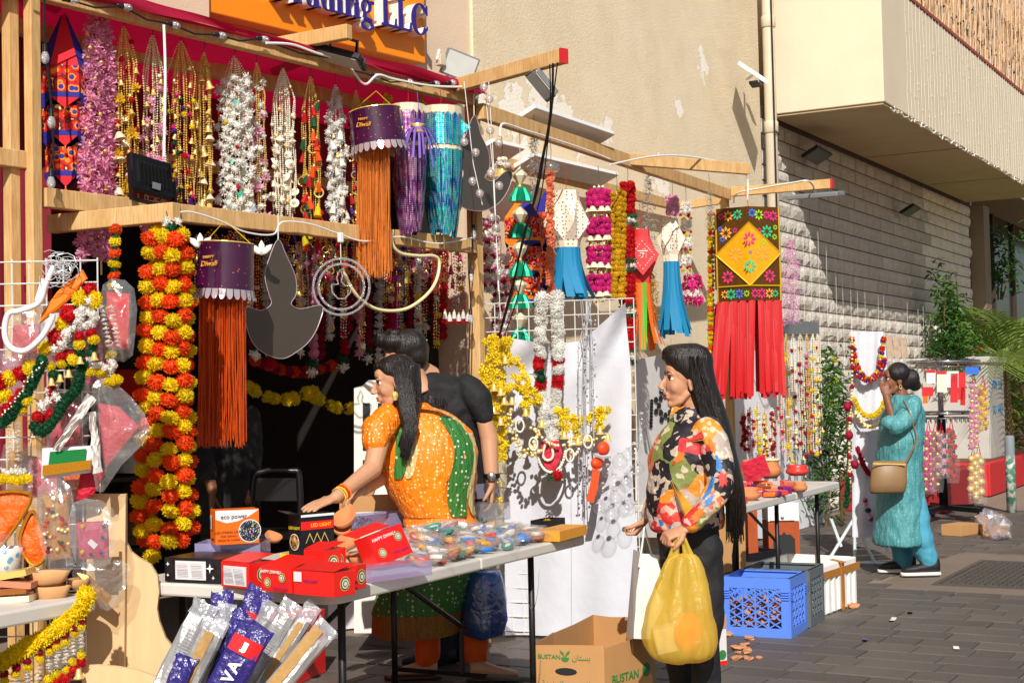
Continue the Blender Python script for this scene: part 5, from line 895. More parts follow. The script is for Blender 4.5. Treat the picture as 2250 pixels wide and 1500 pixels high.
# incense packs: long foil sleeves fanned out of the bin
mt, n, b = nodes('pack_blue'); oc = objco(n); v2 = N(n, 'ShaderNodeTexVoronoi'); v2.inputs['Scale'].default_value = 130; n.links.new(oc, v2.inputs[0]); n.links.new(mixc(n, ramp(n, v2.outputs['Distance'], (.06, .6), (.14, 0)), hx('#2e2470'), hx('#b8b0e0')), b.inputs['Base Color']); b.inputs['Roughness'].default_value = .3; bumpn(n, b, noise(n, 14, 4, oc), .7, .03)
film('pack_film', (.95, .95, .97), .12, .25, (.75, .75, .78), .2, .6, 14, .5); mat('pack_silver', '#9c9a98', .3, .3, var=.25, scale=9, bump=.5, bscale=7, bdist=.03); mat('incense', '#a8824a', .8, var=.3, scale=60); mat('pack_red', '#c8141c', .3, coat=.3)
def pack(label, x0, y0, x1, y1, w_, d0, d1, mt_, band=None, win=None, seed=0):
    A, B_ = PD(x0, y0, d0), PD(x1, y1, d1); ax = (B_-A).normalized(); L = (B_-A).length; n_ = -FW; e = ax.cross(n_).normalized(); n_ = e.cross(ax); t = thing('incense_pack', label, 'incense pack', A, 'long incense packs standing in the plywood bin'); s_ = d0/F; hw = w_*s_/2*.78; r2 = random.Random(seed); jt = [[r2.uniform(-.006, .006) for _ in range(10)] for _ in range(9)]
    def rg(f_, a, h, jw=0): return [A+ax*(L*f_+(r2.uniform(-.014, .014) if f_ > .95 else 0))+e*(hw*a*(1 if abs(cx) == 1 else .82)*(cx if abs(cx) == 1 else cx/.8)+r2.uniform(-.003, .003))+n_*(.013*h*cy+r2.uniform(-.003, .003)) for cx, cy in ((1, 0), (.8, .8), (.3, 1.1), (-.3, 1.05), (-.8, .8), (-1, 0), (-.8, -.8), (.8, -.8))]
    recalc(MB().loft([rg(*p) for p in ((0, .9, .6), (.1, 1, 1), (.3, 1, 1.1), (.5, 1, .95), (.7, 1, 1.05), (.84, .97, .9))]).build('sleeve', mt_, t))
    recalc(MB().loft([rg(*p) for p in ((.835, 1.0, .95), (.9, 1.02, .5), (.96, 1.08, .12), (1, 1.12, .04))]).build('crimped_top', 'pack_film' if mt_ == 'pack_silver' else mt_, t))
    if mt_ == 'pack_silver' and not win:
        for k in range(14): MB().box(A+ax*(L*(.35+.03*k))+n_*.0165, (.0022, hw*U(.7, 1.3), .0008), Mx((ax, e, n_)).transposed()).build('small_print', 'ink_grey', t)
    q = lambda fx, fy, o=.017: A+ax*(L*fy)+e*(hw*fx)+n_*(o*sqrt(max(.1, 1-.8*fx*fx)))
    def strip(fx0, fx1, fy0, fy1, m_, nm='print', o=.0185): MB().sheet(4, 3, lambda u, v: q(fx0+(fx1-fx0)*u, fy0+(fy1-fy0)*v, o)).build(nm, m_, t, True)
    if win: strip(*win, 'incense', 'incense_sticks')
    if band: strip(-.9, .9, band[0], band[1], 'pack_red', 'label'); letters(band[2], .032, 'print_white', t, q(0, (band[0]+band[1])/2, .022), e if e.dot(RT) > 0 else -e, ax if e.dot(RT) > 0 else ax, ext=.001, bold=.002)
    return t, q, e, ax
pack('silver incense pack with boxed small print and a barcode', 350, 1530, 455, 1320, 70, 4.62, 4.72, 'pack_silver', seed=1); pack('dark blue incense pack leaning at the back of the bin', 470, 1480, 488, 1300, 60, 4.75, 4.78, 'pack_blue', seed=2)
t, q, e, ax = pack('clear topped incense pack showing brown sticks', 390, 1540, 478, 1362, 70, 4.55, 4.6, 'pack_silver', win=(-.5, .3, .1, .85), seed=3); pack('tall blue incense pack with a red label high in the bunch', 470, 1520, 575, 1295, 72, 4.68, 4.76, 'pack_blue', band=(.62, .78, 'JJ'), seed=4)
t, q, e, ax = pack('blue incense pack with a glossy red label facing forward', 450, 1590, 565, 1372, 100, 4.45, 4.5, 'pack_blue', band=(.70, .86, 'JJ'), seed=5); letters('JAVA', .05, 'print_white', t, q(0, .45, .024), ax, -e if e.dot(RT) > 0 else e, ext=.001, bold=.0015, space=1.15)
pack('slim silver incense pack squeezed beside the small print pack', 420, 1540, 500, 1330, 50, 4.66, 4.74, 'pack_silver', seed=11); pack('slim blue incense pack wedged between two silver packs', 480, 1540, 530, 1340, 48, 4.6, 4.7, 'pack_blue', seed=12); pack('crinkled silver incense pack tilted towards the red carton', 560, 1530, 690, 1330, 46, 4.64, 4.72, 'pack_silver', win=(-.6, .2, .2, .8), seed=13)
pack('silver backed incense pack folded behind the red label', 540, 1500, 645, 1325, 60, 4.66, 4.72, 'pack_silver', seed=6); pack('crumpled silver incense pack in the middle of the bunch', 500, 1500, 600, 1330, 55, 4.7, 4.74, 'pack_silver', seed=9)
pack('clear incense pack of brown sticks sticking out to the side', 560, 1570, 722, 1372, 66, 4.5, 4.62, 'pack_silver', win=(-.95, .0, .05, .92), seed=7); pack('short blue incense pack beside the curved plywood', 350, 1600, 412, 1440, 60, 4.5, 4.55, 'pack_blue', seed=8)
# under the table
b = carton('bright red storage carton under the near end of the table', 560, 1545, 716, 1475, .32, .3, 'box_red', z=0); carton('white woven sack of goods under the table', 722, 1385, 800, 1378, .26, .2, 'label_white', z=0, name='sack', cat='sack')
mt = film('blue_bag', (.25, .4, .85), .12, .55, (.02, .12, .42), .25, .8, 12)
t = thing('plastic_bag', 'blue plastic carrier bag standing behind the table', 'bag', PD(1060, 1400, 7.15)); r2 = random.Random(5); rr = []
for y, hw in ((1255, 38), (1280, 45), (1320, 52), (1360, 55), (1392, 42), (1398, 20)):
    c_ = PD(1062, y, 7.1); rr.append([c_+RH*(hw*7.1/F*cos(j*.35)*(1+r2.uniform(-.06, .06)))+FH*(.1*sin(j*.35)) for j in range(18)])
MB().loft(rr).build('bag', 'blue_bag', t, True)
# fruit carton with printed name
cb = thing('fruit_carton', 'open brown fruit carton with green printing in front of the table', 'carton', PZ(1280, 1540, 0)); zt = .30
q = [PZ(1166, 1415, zt), PZ(1327, 1421, zt), PZ(1432, 1396, zt), PZ(1440, 1372, zt), PZ(1380, 1356, zt), PZ(1303, 1350, zt), PZ(1215, 1388, zt)]
for i in range(7):
    a, b_ = q[i], q[(i+1) % 7]; ins = (sum(q, V())/7-(a+b_)/2).normalized()*.005; hb_ = .0 if i != 3 else -.03
    recalc(MB().prism([at(a, .005), at(b_, .005), b_+ZU*(U(-.008, .008)), (a+b_)/2+ZU*U(-.006, .006), a+ZU*U(-.008, .008)], ins).build('panel', 'kraft', cb))
MB().add([at(p, .01) for p in q], [tuple(range(7))]).build('base', 'kraft_in', cb)
def onf(i, fx, z): a, b_ = q[i], q[i+1]; p = a.lerp(b_, fx); u = (b_-a).normalized(); nn = V((u.y, -u.x, 0)); nn = nn if nn.dot(FH) < 0 else -nn; return at(p, z)+nn*.002, u
P, u = onf(0, .25, .25); letters('BUSTAN', .027, 'print_green', cb, P, u, ZU, ext=.0004, bold=.0006); P, u = onf(0, .69, .25); letters('\u0646\u0627\u062a\u0633\u0628'[::1] if 0 else '\ufee5\ufe8e\ufe98\ufeb4\ufe91', .034, 'print_green', cb, P, u, ZU, ext=.0004)
P, u = onf(0, .47, .25); MB().prism([P+u*(.019*cos(a*.4))+ZU*(.019*sin(a*.4)) for a in range(-8, 1)], -FH*.0005).build('emblem', 'print_green', cb)
for sg_ in (-1, 1): MB().prism([P, P+u*(sg_*.02)+ZU*.018, P+u*(sg_*.024)+ZU*.032, P+u*(sg_*.006)+ZU*.02], -FH*.0006).build('emblem', 'print_green', cb)
P, u = onf(0, .48, .19); MB().prism([P+u*(.05*cos(a*.524))+ZU*(.016*sin(a*.524)) for a in range(12)], -FH*.001).build('hand_hole', 'ink', cb)
P, u = onf(0, .5, .135); letters('\ufe94\ufecb\ufead\ufeaf\ufee4\ufedf\ufe8d \ufee6\ufee3 \ufe9d\ufeaf\ufe8e\ufec3', .036, 'print_green', cb, P, u, ZU, ext=.0004)
P, u = onf(1, .42, .15); letters('BUSTAN', .052, 'print_green', cb, P, u, ZU, ext=.0004, bold=.001); P, u = onf(1, .86, .16); MB().prism([P+u*(.03*cos(a*.4))+ZU*(.03*sin(a*.4)) for a in range(16)], -FH*.0005).build('emblem', 'print_green', cb)

sh = thing('shelf_unit', 'dim shelf unit stacked with cartons at the back of the shop', 'shelves', FA+AU*2.6-AN*2.4); mat('shelf_wood', '#4a3626', .7); mat('dim_carton', '#7a5a3a', .8, var=.2, orand=.3)
for k in range(4): MB().box(FA+AU*2.6-AN*2.38+ZU*(.35+.5*k), (3.4, .3, .03), RF).build('shelf', 'shelf_wood', sh)
for k in range(5): MB().box(FA+AU*(.95+.82*k)-AN*2.38+ZU*1.1, (.03, .3, 2.0), RF).build('upright', 'shelf_wood', sh)
for k in range(22): tag(MB().box(FA+AU*(1.05+(k % 8)*.42+U(-.05, .05))-AN*2.34+ZU*(.365+.5*(k//8)+.13), (U(.2, .34), .24, U(.16, .26)), RF).build('stock_box', ('dim_carton', 'box_red', 'dim_carton', 'label_white', 'print_purple')[k % 5]), ('brown', 'red', 'tan', 'white', 'purple')[k % 5]+' stock box on the dim shelves at the back of the shop', 'box', 'stock boxes on the shop shelves')
# ================================================================== FAR STALL: HANGING GOODS
fB = lambda x, y: PY(x, y, 4.26)
film('iridescent', (1, .93, .9), .22, .3, (.95, .85, .8), .12, 0); mat('silver_tinsel', '#d8dce2', .2, .85, var=.3, scale=300); mat('gold_tinsel', '#e8b820', .25, .7, var=.3, scale=300); mat('pink_tinsel', '#f0a8d4', .4, .2, var=.25, scale=200, trl=.2); mat('blue_paper', '#1f8fc0', .6, trl=.25, var=.06); mat('orange_paper', '#f5701e', .6, trl=.25); mat('green_paper', '#4ac030', .6, trl=.25); mat('red_silk', '#c40c14', .5, trl=.05, var=.05); mat('red_card', '#e03030', .6)
mt, n, b = nodes('cut_card'); oc = objco(n); v2 = N(n, 'ShaderNodeTexVoronoi'); v2.inputs['Scale'].default_value = 42; v2.inputs['Randomness'].default_value = .35; n.links.new(oc, v2.inputs[0]); n.links.new(mixc(n, ramp(n, v2.outputs['Distance'], (.24, 1), (.3, 0)), hx('#f2dcc4'), hx('#6a7a88')), b.inputs['Base Color']); b.inputs['Roughness'].default_value = .7
bub = MB().ball((0, 0, 0), 1, 12, 8).mesh('bubble_bead', 'iridescent', True)
t = thing('bubble_strings', 'strings of shiny bubble beads beside the acrylic lamp board', 'bead string', PD(1080, 190, 7.5)); 
for x0, x1, yb in ((1064, 1100, 700), (1074, 1095, 640), (1020, 1060, 450)): MB().tube([PD(x0, 180, 7.5), PD((x0+x1)/2, 360, 7.5), PD(x1, yb, 7.5)], .002, 4).build('string', 'white_cable', t)
for x, y in ((1063, 192), (1075, 218), (1077, 287), (1096, 314), (1078, 380), (1097, 408), (1080, 477), (1090, 500), (1097, 598), (1045, 335), (1020, 312), (1038, 398), (1054, 425)): inst(bub, 'bubble_bead', t, PD(x, y, 7.48), (0, 0, 0), .0215)
def tinsel(label, x, y0, y1, w_, f, mt_, cnt=700, taper=.3, group=None, L=.03):
    P = f(x, y0); s = dep(P)/F; t = thing('tinsel_hanging', label, 'tinsel', P, group); b = MB()
    for k in range(cnt):
        v = rnd.random(); r = w_*s/2*(taper+(1-taper)*min(1, v*3)); a = U(0, 6.3); p = f(x, y0+(y1-y0)*v)+RH*(r*cos(a)*U(.2, 1))+FH*(r*sin(a)*.7); d_ = V((U(-1, 1), U(-1, 1), U(-1.6, .3))).normalized()*L*U(.5, 1.2); s_ = d_.orthogonal().normalized()*.0028; b.add([p-s_, p+s_, p+d_+s_, p+d_-s_], [(0, 1, 2, 3)])
    b.build('tinsel', mt_, t); hang(t, P, .12, 'hook_wire'); return t
tinsel('thin silver tinsel strand beside the green tasselled beads', 1173, 290, 425, 22, fB, 'silver_tinsel', 300)
tinsel('full silver tinsel bunch beside the red card lantern', 1424, 385, 600, 40, lambda x, y: PY(x, y, 4.42), 'silver_tinsel', 700); tinsel('gold tinsel bunch under the red card lantern', 1432, 600, 705, 30, lambda x, y: PY(x, y, 4.15), 'gold_tinsel', 500)
tinsel('pale pink tinsel garland beside the big red streamer lantern', 1738, 525, 712, 44, lambda x, y: PY(x, y, 4.5), 'pink_tinsel', 1100)
tinsel('silver tinsel loop near the corner post', 1558, 415, 500, 22, fB, 'silver_tinsel', 160, .8)
# pyramid beads with green tassels
t = thing('tassel_string', 'string of pyramid beads with shiny green skirts', 'hanging decoration', fB(1142, 300)); s = dep(fB(1142, 500))/F; mat('green_foil', '#0f9a70', .3, .5, var=.3, scale=60)
MB().tube([fB(1142, 290), fB(1147, 740)], .002, 4).build('string', 'thread', t); hang(t, fB(1142, 290), .1)
for y in (385, 470, 545, 625, 700): MB().lathe([(.003, .05), (.045, .005), (.045, -.005), (.008, -.06)], fB(1142, y), 6).build('pyramid_bead', 'pale_gold', t); inst(FL['goldball'], 'bead', t, fB(1142, y+26), (0, 0, 0), .014)
for y in (425, 505, 590, 660, 735):
    P = fB(1144, y); MB().loft([[P+V((r*(1+.25*(j % 2))*cos(j*pi/12), r*(1+.25*(j % 2))*sin(j*pi/12), z)) for j in range(24)] for r, z in ((.006, .05), (.03, .03), (.055, -.02), (.06, -.05))]).build('skirt', 'green_foil', t)
# peach garland
t = thing('flower_string', 'slim peach paper flower garland in front of the blue ribbon lantern', 'garland', fB(1210, 370)); fp = lambda x, y: PY(x, y, 4.1); MB().lathe([(.01, .03), (.05, .01), (.055, -.02), (.04, -.035)], fp(1210, 365), 14).build('glass_cap', 'clear_glass', t, True)
for k in range(62): inst(FL['j_pink'] if 0 else FL['p_peach'], 'flower', t, fp(1210+U(-5, 5), 378+k*4.7), rx(), U(.02, .028))
hang(t, fp(1210, 360), .15)
# faceted paper lanterns with ribbon tails
def kite(label, x, y0, ym, y1, w_, yt, f, card, tails, tailw, tw=None):
    C = f(x, (y0+y1)/2); s = dep(C)/F; r = w_*s/2; t = thing('paper_lantern', label, 'lantern', C); n = 6; z = lambda y: ((y0+y1)/2-y)*s
    ring = lambda rr, y, ph=0: [C+RH*(rr*cos(2*pi*(j+ph)/n))+FH*(rr*sin(2*pi*(j+ph)/n))+ZU*z(y) for j in range(n)]
    q1 = y0+(ym-y0)*.28; q2 = y1-(y1-ym)*.28; A, B_, Cc, D_, E_ = ring(r*.56, y0, .25), ring(r*.6, q1, .25), ring(r, ym, .75), ring(r*.6, q2, .25), ring(r*.56, y1, .25)
    for j in range(n):
        k = (j+1) % n; p = (j-1) % n
        for nm, pts in (('band', [A[j], A[k], B_[k], B_[j]]), ('upper_facet', [B_[j], B_[k], Cc[j]]), ('side_facet', [B_[j], Cc[p], D_[j], Cc[j]]), ('lower_facet', [D_[j], Cc[j], D_[k]]), ('band', [D_[j], D_[k], E_[k], E_[j]])): MB().add(pts, [tuple(range(len(pts)))]).build(nm, card, t)
    m_ = 14
    for j in range(m_):
        a = 2*pi*j/m_; o_ = RH*cos(a)+FH*sin(a); e = o_.cross(ZU); q = C+ZU*z(y1)+o_*(r*.52); L = (yt-y1)*s*U(.9, 1.02); sw = U(-.03, .05); MB().sheet(1, 5, lambda u, v: q-ZU*(L*v)+e*(tailw*(u-.5))+o_*(.05*v*v)+RH*(sw*v*v)).build('ribbon', tails if isinstance(tails, str) else tails[j % len(tails)], t, True)
    hang(t, C+ZU*z(y0), .18, 'red_thread'); return t, C, s, r
kite('cream cut paper lantern with wide bright blue ribbons', 1245, 420, 492, 545, 104, 655, lambda x, y: PY(x, y, 4.3), 'cut_card', 'blue_paper', .055)
kite('smaller cream cut paper lantern with blue ribbons near the pink lotuses', 1474, 480, 525, 575, 62, 740, lambda x, y: PY(x, y, 4.35), 'cut_card', 'blue_paper', .05)
t, C, s, r = kite('red card lantern with white lettering and orange ribbons', 1408, 505, 565, 622, 76, 768, lambda x, y: PY(x, y, 4.2), 'red_card', ('orange_paper', 'orange_paper', 'green_paper'), .035)
q = C-FH*(r*1.05); dm = .115; MB().prism([q+RH*dm, q+ZU*dm*1.2, q-RH*dm, q-ZU*dm*1.2], -FH*.003).build('front_diamond', 'red_card', t)
for k in range(24): a = k*2*pi/24; sq_ = max(abs(cos(a)), abs(sin(a))); rr = .078/(abs(cos(a))+abs(sin(a))/1.2); MB().prism([q-FH*.0045+RH*(rr*cos(a)+.004*cos(i*1.57))+ZU*(rr*sin(a)+.004*sin(i*1.57)) for i in range(4)], -FH*.001).build('dot', 'print_white', t)
q2 = q-FH*.0055
def stroke(pts, w_=.004): MB().tube([q2+RH*(x*.001)+ZU*(y*.001) for x, y in pts], w_, 5, flat=.3).build('lettering', 'print_white', t)
stroke([(-34, 26), (36, 26)]); stroke([(24, 26), (24, -24)]); stroke([(4, 26), (4, -6), (-2, -22)]); stroke([(4, 8), (-10, 14), (-20, 6), (-14, -4), (-24, -12), (-30, -6)]); stroke([(4, -8), (-12, -22)]); stroke([(24, 26), (20, 40), (6, 40), (2, 32)]); stroke([(4, 4), (12, 10)])
# thick flower hangings
def tiers(label, x, y0, y1, rows, f, w_, name='flower_hanging'):
    P = f(x, y0); s = dep(P)/F; t = thing(name, label, 'hanging decoration', P); MB().tube([P, f(x, y1)], .003, 4).build('string', 'thread', t); hang(t, P, .12); n = len(rows)
    for k, (kd, cnt, sc, rw) in enumerate(rows):
        y = y0+(y1-y0)*(k+.5)/n
        for j in range(cnt): a = 2*pi*j/cnt+U(-.2, .2)+k; rr = w_*s/2*rw; inst(FL[kd], FL[kd].name.split('.')[0], t, f(x, y)+RH*(rr*cos(a))+FH*(rr*sin(a))+ZU*U(-.006, .006), (0, 0, U(0, 6)) if kd in ('fan', 'bell') else rx(), sc*U(.9, 1.1))
    return t
pk = [('hotpink', 9, .026, .9), ('hotpink', 9, .026, .9), ('hotpink', 9, .026, .9), ('fan', 7, .035, .9), ('bell', 8, .016, .8)]
tiers('magenta pink flower hanging with cream fans', 1315, 405, 665, [('pearl', 4, .01, .4)]+pk*4, lambda x, y: PY(x, y, 4.2), 46); 
tiers('golden yellow ball hanging between pink and red garlands', 1355, 420, 655, [('goldball' if 0 else 'gold_yellow', 6, .026, .8)]*20, lambda x, y: PY(x, y, 4.15), 36)
rb = []
for sgm in range(4): rb += [('red', 6, .03, .6)]*6+[('leaf', 8, .03, .9), ('j_white', 8, .016, .9), ('leaf', 8, .03, .9)]
tiers('thick red flower hanging with green and white rings', 1379, 402, 800, rb, lambda x, y: PY(x, y, 4.15), 34)
tiers('small pale pink jhumka above the second blue ribbon lantern', 1477, 432, 472, [('p_palepink', 6, .022, .7)]*6, lambda x, y: PY(x, y, 4.3), 28)
tiers('white jasmine strand with red and yellow dots', 1507, 445, 598, ([('j_white', 5, .022, .7)]*3+[('p_red', 3, .014, .9), ('p_yellow', 3, .014, .8)])*4, lambda x, y: PY(x, y, 4.3), 26)
tiers('bright pink lotus pair with white petals', 1522, 605, 668, [('s_hotpink', 7, .05, .7), ('s_hotpink', 8, .055, .9), ('s_white', 5, .045, .7), ('s_hotpink', 8, .055, .9)], lambda x, y: PY(x, y, 4.3), 36)
tiers('orange yellow pompom strand beside the big lantern', 1562, 465, 780, [('yellow' if k % 4 else 'p_orange', 3, .02, .5) for k in range(30)], lambda x, y: PY(x, y, 4.3), 16)
tiers('mixed crystal and rose string behind the bubble beads', 1078, 480, 640, ([('flake', 4, .025, .6), ('j_pink', 4, .024, .8), ('p_crimson', 3, .02, .6), ('j_white', 4, .024, .7)])*5, lambda x, y: PY(x, y, 4.45), 40)
tiers('white and pink crystal cluster left of the wire panel', 1100, 560, 745, ([('j_white', 4, .028, .8), ('s_palepink', 4, .035, .8), ('p_crimson', 3, .022, .7)])*6, lambda x, y: PY(x, y, 4.5), 40)
tiers('pearl bell hanging with rose top under the panel light', 1103, 345, 380, [('pearl', 5, .014, .5), ('j_white', 6, .024, .8), ('bell', 1, .06, .1)], lambda x, y: PY(x, y, 4.3), 30)
# ------------------------------------------------------------------ big cut-paper lantern with red streamers
mt, n, b = nodes('brown_sheet'); c = mixc(n, noise(n, 60, 3), hx('#4a2c08'), hx('#7a4e10')); n.links.new(c, b.inputs['Base Color']); b.inputs['Roughness'].default_value = .4; b.inputs['Metallic'].default_value = .2
tr = N(n, 'ShaderNodeBsdfTranslucent'); n.links.new(c, tr.inputs[0]); mx = N(n, 'ShaderNodeMixShader'); mx.inputs[0].default_value = .25; n.links.new(b.outputs[0], mx.inputs[1]); n.links.new(tr.outputs[0], mx.inputs[2]); n.links.new(mx.outputs[0], n.nodes['Material Output'].inputs[0])
mat('gold_sheet', '#ffa818', .3, .2, var=.25, scale=30, bump=.3, bscale=200); mat('lime', '#9ad030', .4); mat('aqua_green', '#20c080', .4); mat('sky_blue', '#3a7ad8', .4); mat('rose', '#e0307a', .4); mat('amber', '#f0a040', .4)
LB = PY(1643, 560, 3.95); s = dep(LB)/F; t = thing('star_lantern', 'large brown and gold flower patterned lantern with long red streamers', 'lantern', LB); z = lambda y: (560-y)*s; hw = 73*s; s *= .95
Rl = Mx.Rotation(-.08, 3, 'Z'); X_ = Rl @ RH; Y_ = Rl @ FH; dq = .23
def P3(x, y, o): return LB+X_*(x*s)+ZU*z(y)+Y_*o
oc_ = [(-72, -.04), (-72, .26), (0, .34), (72, .26), (72, -.04), (0, -.16)]
def wallstrip(y0, y1, nm, sc0=1, sc1=1):
    for j in range(6): a, b_ = oc_[j], oc_[(j+1) % 6]; MB().add([P3(a[0]*sc0, y0, a[1]), P3(b_[0]*sc0, y0, b_[1]), P3(b_[0]*sc1, y1, b_[1]), P3(a[0]*sc1, y1, a[1])], [(0, 1, 2, 3)]).build(nm, 'brown_sheet', t)
wallstrip(453, 492, 'top_band', .97, .97); wallstrip(634, 668, 'bottom_band', .95, .95); wallstrip(492, 634, 'body_panel')
ap = P3(0, 562, -.30); dmn = [P3(0, 490, -.165), P3(74, 560, -.05), P3(0, 634, -.165), P3(-74, 560, -.05)]
MB().add([dmn[0], dmn[1], dmn[2]], [(0, 1, 2)]).build('gold_facet', 'gold_sheet', t); MB().add([dmn[0], dmn[2], dmn[3]], [(0, 1, 2)]).build('gold_facet', 'gold_sheet', t)
def fl8(P, ex, ey, r, mt_, n=8):
    nn = ex.cross(ey).normalized(); nn = nn if nn.dot(FH) < 0 else -nn; b = MB()
    for k in range(n): a = 2*pi*k/n; d = ex*cos(a)+ey*sin(a); e = ex*-sin(a)+ey*cos(a); b.add([P+nn*.004+d*(r*.25), P+nn*.004+d*(r*.62)+e*(r*.2), P+nn*.004+d*r, P+nn*.004+d*(r*.62)-e*(r*.2)], [(0, 1, 2, 3)])
    b.build('flower_cutout', mt_, t)
cs = ['rose', 'amber', 'aqua_green', 'sky_blue', 'lime', 'rose']
def onl(x, y):       # front faces: left and right of the centre ridge
    o = -.16+(.12)*abs(x)/72; e = (P3(72, y, -.04)-P3(0, y, -.16)).normalized() if x > 0 else (P3(0, y, -.16)-P3(-72, y, -.04)).normalized(); return P3(x, y, o), e
for k, (x, y, r) in enumerate(((-60, 472, 9), (-44, 472, 14), (-24, 470, 14), (8, 468, 12), (24, 472, 14), (42, 472, 11), (58, 474, 14), (-50, 511, 17), (42, 510, 17), (-58, 524, 8), (60, 522, 8), (-48, 612, 17), (46, 612, 17), (-56, 652, 11), (-42, 652, 14), (-24, 652, 13), (-8, 652, 9), (10, 652, 12), (26, 652, 14), (44, 652, 13), (58, 652, 10), (-62, 500, 7), (62, 500, 7), (-30, 506, 7), (24, 508, 7))): p, e = onl(x, y); fl8(p, e, ZU, r*s*.95, cs[k % 6])
for x, y, r, m_ in ((0, 528, 20, 'rose'), (-30, 560, 20, 'amber'), (30, 560, 20, 'amber'), (0, 590, 19, 'aqua_green'), (2, 558, 6, 'sky_blue'), (34, 535, 9, 'lime')):
    f_ = abs(x)/74; p = P3(x, y, -.165+.115*f_); e = (P3(74, y, -.05)-P3(0, y, -.165)).normalized() if x >= 0 else (P3(0, y, -.165)-P3(-74, y, -.05)).normalized(); fl8(p, e, ZU, r*s*.9, m_)
mat('gold_trim', '#e0b020', .4, .4)
for pts in ([P3(-72, 453, -.042), P3(-72, 668, -.042)], [P3(72, 453, -.042), P3(72, 668, -.042)], [dmn[0], dmn[1]], [dmn[1], dmn[2]], [dmn[2], dmn[3]], [dmn[3], dmn[0]], [P3(-72, 634, -.042), P3(0, 634, -.165), P3(72, 634, -.042)]): MB().tube(pts, .006, 5).build('edging', 'gold_trim', t)
for k in range(46):
    f_ = k/45; x = -70+140*f_; 
    if 10 < x < 18: continue
    for o in ((-.15+.11*abs(x)/72), .2):
        q = P3(x, 668, o); L = 222*s*U(.93, 1.02); sw = (-.055 if x < -40 else 0)+U(-.012, .012)-.02*(x < 12)+.01*(x > 12); wd = U(.02, .03); tw_ = U(-.5, .5); MB().sheet(1, 6, lambda u, v: q-ZU*(L*v)+X_*(wd*(u-.5)*cos(tw_*v)+sw*v)+Y_*(.02*sin(3*v+k)+wd*(u-.5)*sin(tw_*v))).build('streamer', 'red_silk', t, True)
MB().tube([P3(0, 453, -.16), P3(0, 415, 0), P3(0, 400, 0)], .003, 4).build('cord', 'red_thread', t)
# bead strings on a hook board beyond the table
mat('board_white', '#e8e8ec', .6); hbd = thing('hook_board', 'white cloth covered board behind the rows of gold bead strings', 'board', at(PY(1710, 900, 4.75), 0))
recalc(MB().prism([PY(1610, 700, 4.75), PY(1800, 715, 4.75), PY(1828, 1170, 4.75), PY(1820, 1190, 4.75), PY(1620, 1180, 4.75)], V((0, .01, 0))).build('cloth', 'board_white', hbd)); MB().beam(PY(1712, 718, 4.72), PY(1798, 722, 4.72), .02, .13).build('hook_plate', 'grey_metal', hbd)
fx_ = lambda x, y: PY(x, y, 4.55)
for k, x in enumerate((1632, 1648, 1664, 1680, 1696, 1712, 1727, 1742, 1757, 1772, 1786, 1796)):
    y0 = 905-8*(k % 3) if x < 1705 else 735; toran(('gold bead string', 'cream pearl string', 'pale gold string')[k % 3]+' with '+('red roses', 'pink blossoms', 'yellow dots', 'small bells')[k % 4]+' on the hook board', x, y0, 1010+U(-25, 20), 16, fx_, 3, ('gold', 'pearl', 'pale_gold')[k % 3], [(('p_crimson', 'j_pink', 'p_yellow', 'bell')[k % 4], 7, .022, .1, 1), (('bell', 'p_red', 'j_white', 'p_crimson')[k % 4], 5, .018, .1, 1)], pitch=.016, br=.009, group='bead strings on the hook board', hook=True, up=.02, flare=.05)
# white stencil panel and gap fillers behind the walking woman
sp_ = thing('stencil_panel', 'white cut out stencil panel behind the woman in the floral shirt', 'panel', at(PY(1440, 900, 4.6), 0)); recalc(MB().prism([PY(1398, 790, 4.6), PY(1400, 1180, 4.6), PY(1560, 1180, 4.6), PY(1560, 800, 4.6), PY(1480, 775, 4.6)], V((0, .012, 0))).build('panel', 'diffuser', sp_))
for k in range(9): MB().prism([PY(1432+4*cos(a)-.2*k, 880+k*7+4*sin(a), 4.59) for a in (0, 1, 2, 3, 4, 5)], V((0, -.002, 0))).build('cut_out', 'ink', sp_)
for k in range(16): a = k*.39; MB().prism([PY(1462+(14+8*(k % 2))*cos(a)+5*cos(j), 890+(22+12*(k % 2))*sin(a)+7*sin(j), 4.59) for j in range(6)], V((0, -.002, 0))).build('cut_out', 'ink', sp_)
# ------------------------------------------------------------------ wire panel hung with white cloth
gp = thing('mesh_stand', 'white wire panel half covered by a cloth beside the far stall', 'display grid', at(PD(1230, 1390, 8.3), 0)); PA, PB = PD(1062, 668, 8.45), PD(1392, 655, 8.15); zb = .02
for k in range(14): p = PA.lerp(PB, k/13); MB().tube([p, at(p, zb)], .0035, 5).build('wire', 'grid_wire', gp)
for k in range(24): dz = ZU*(k*(PA.z-.04)/23); MB().tube([PA-dz-FH*.003, PB-dz-FH*.003-ZU*(PB.z-PA.z)*(k/23)], .0035, 5).build('wire', 'grid_wire', gp)
mat('white_sheet', '#d0d1d8', .85, var=.03, bump=.35, bscale=2.2, bdist=.06); r2 = random.Random(8)
def cl(u, v):
    yt = 742+12*sin(4*u)-120*max(0, u-.62)**1.1*1.6; xl = 1112+4*v-6*(v > .5); xr = 1372+26*min(1, v*1.5)+4*sin(9*v); y = yt+(1392-yt)*v; x = xl+(xr-xl)*u
    fold = .05*sin(9*u+14*v*(1-v)+2.5*sin(5*v))*max(0, 1-v*1.7)+.012*sin(15*u+3*v)+.018*sin(16*(u+.9*v))*max(0, .5-v); return PD(x, y, 8.40-.30*u)-FH*(.045+fold)
clo = tag(MB().sheet(46, 60, cl).build('white_cloth', 'white_sheet', None, True), 'creased white cloth pinned over the wire panel', 'cloth')
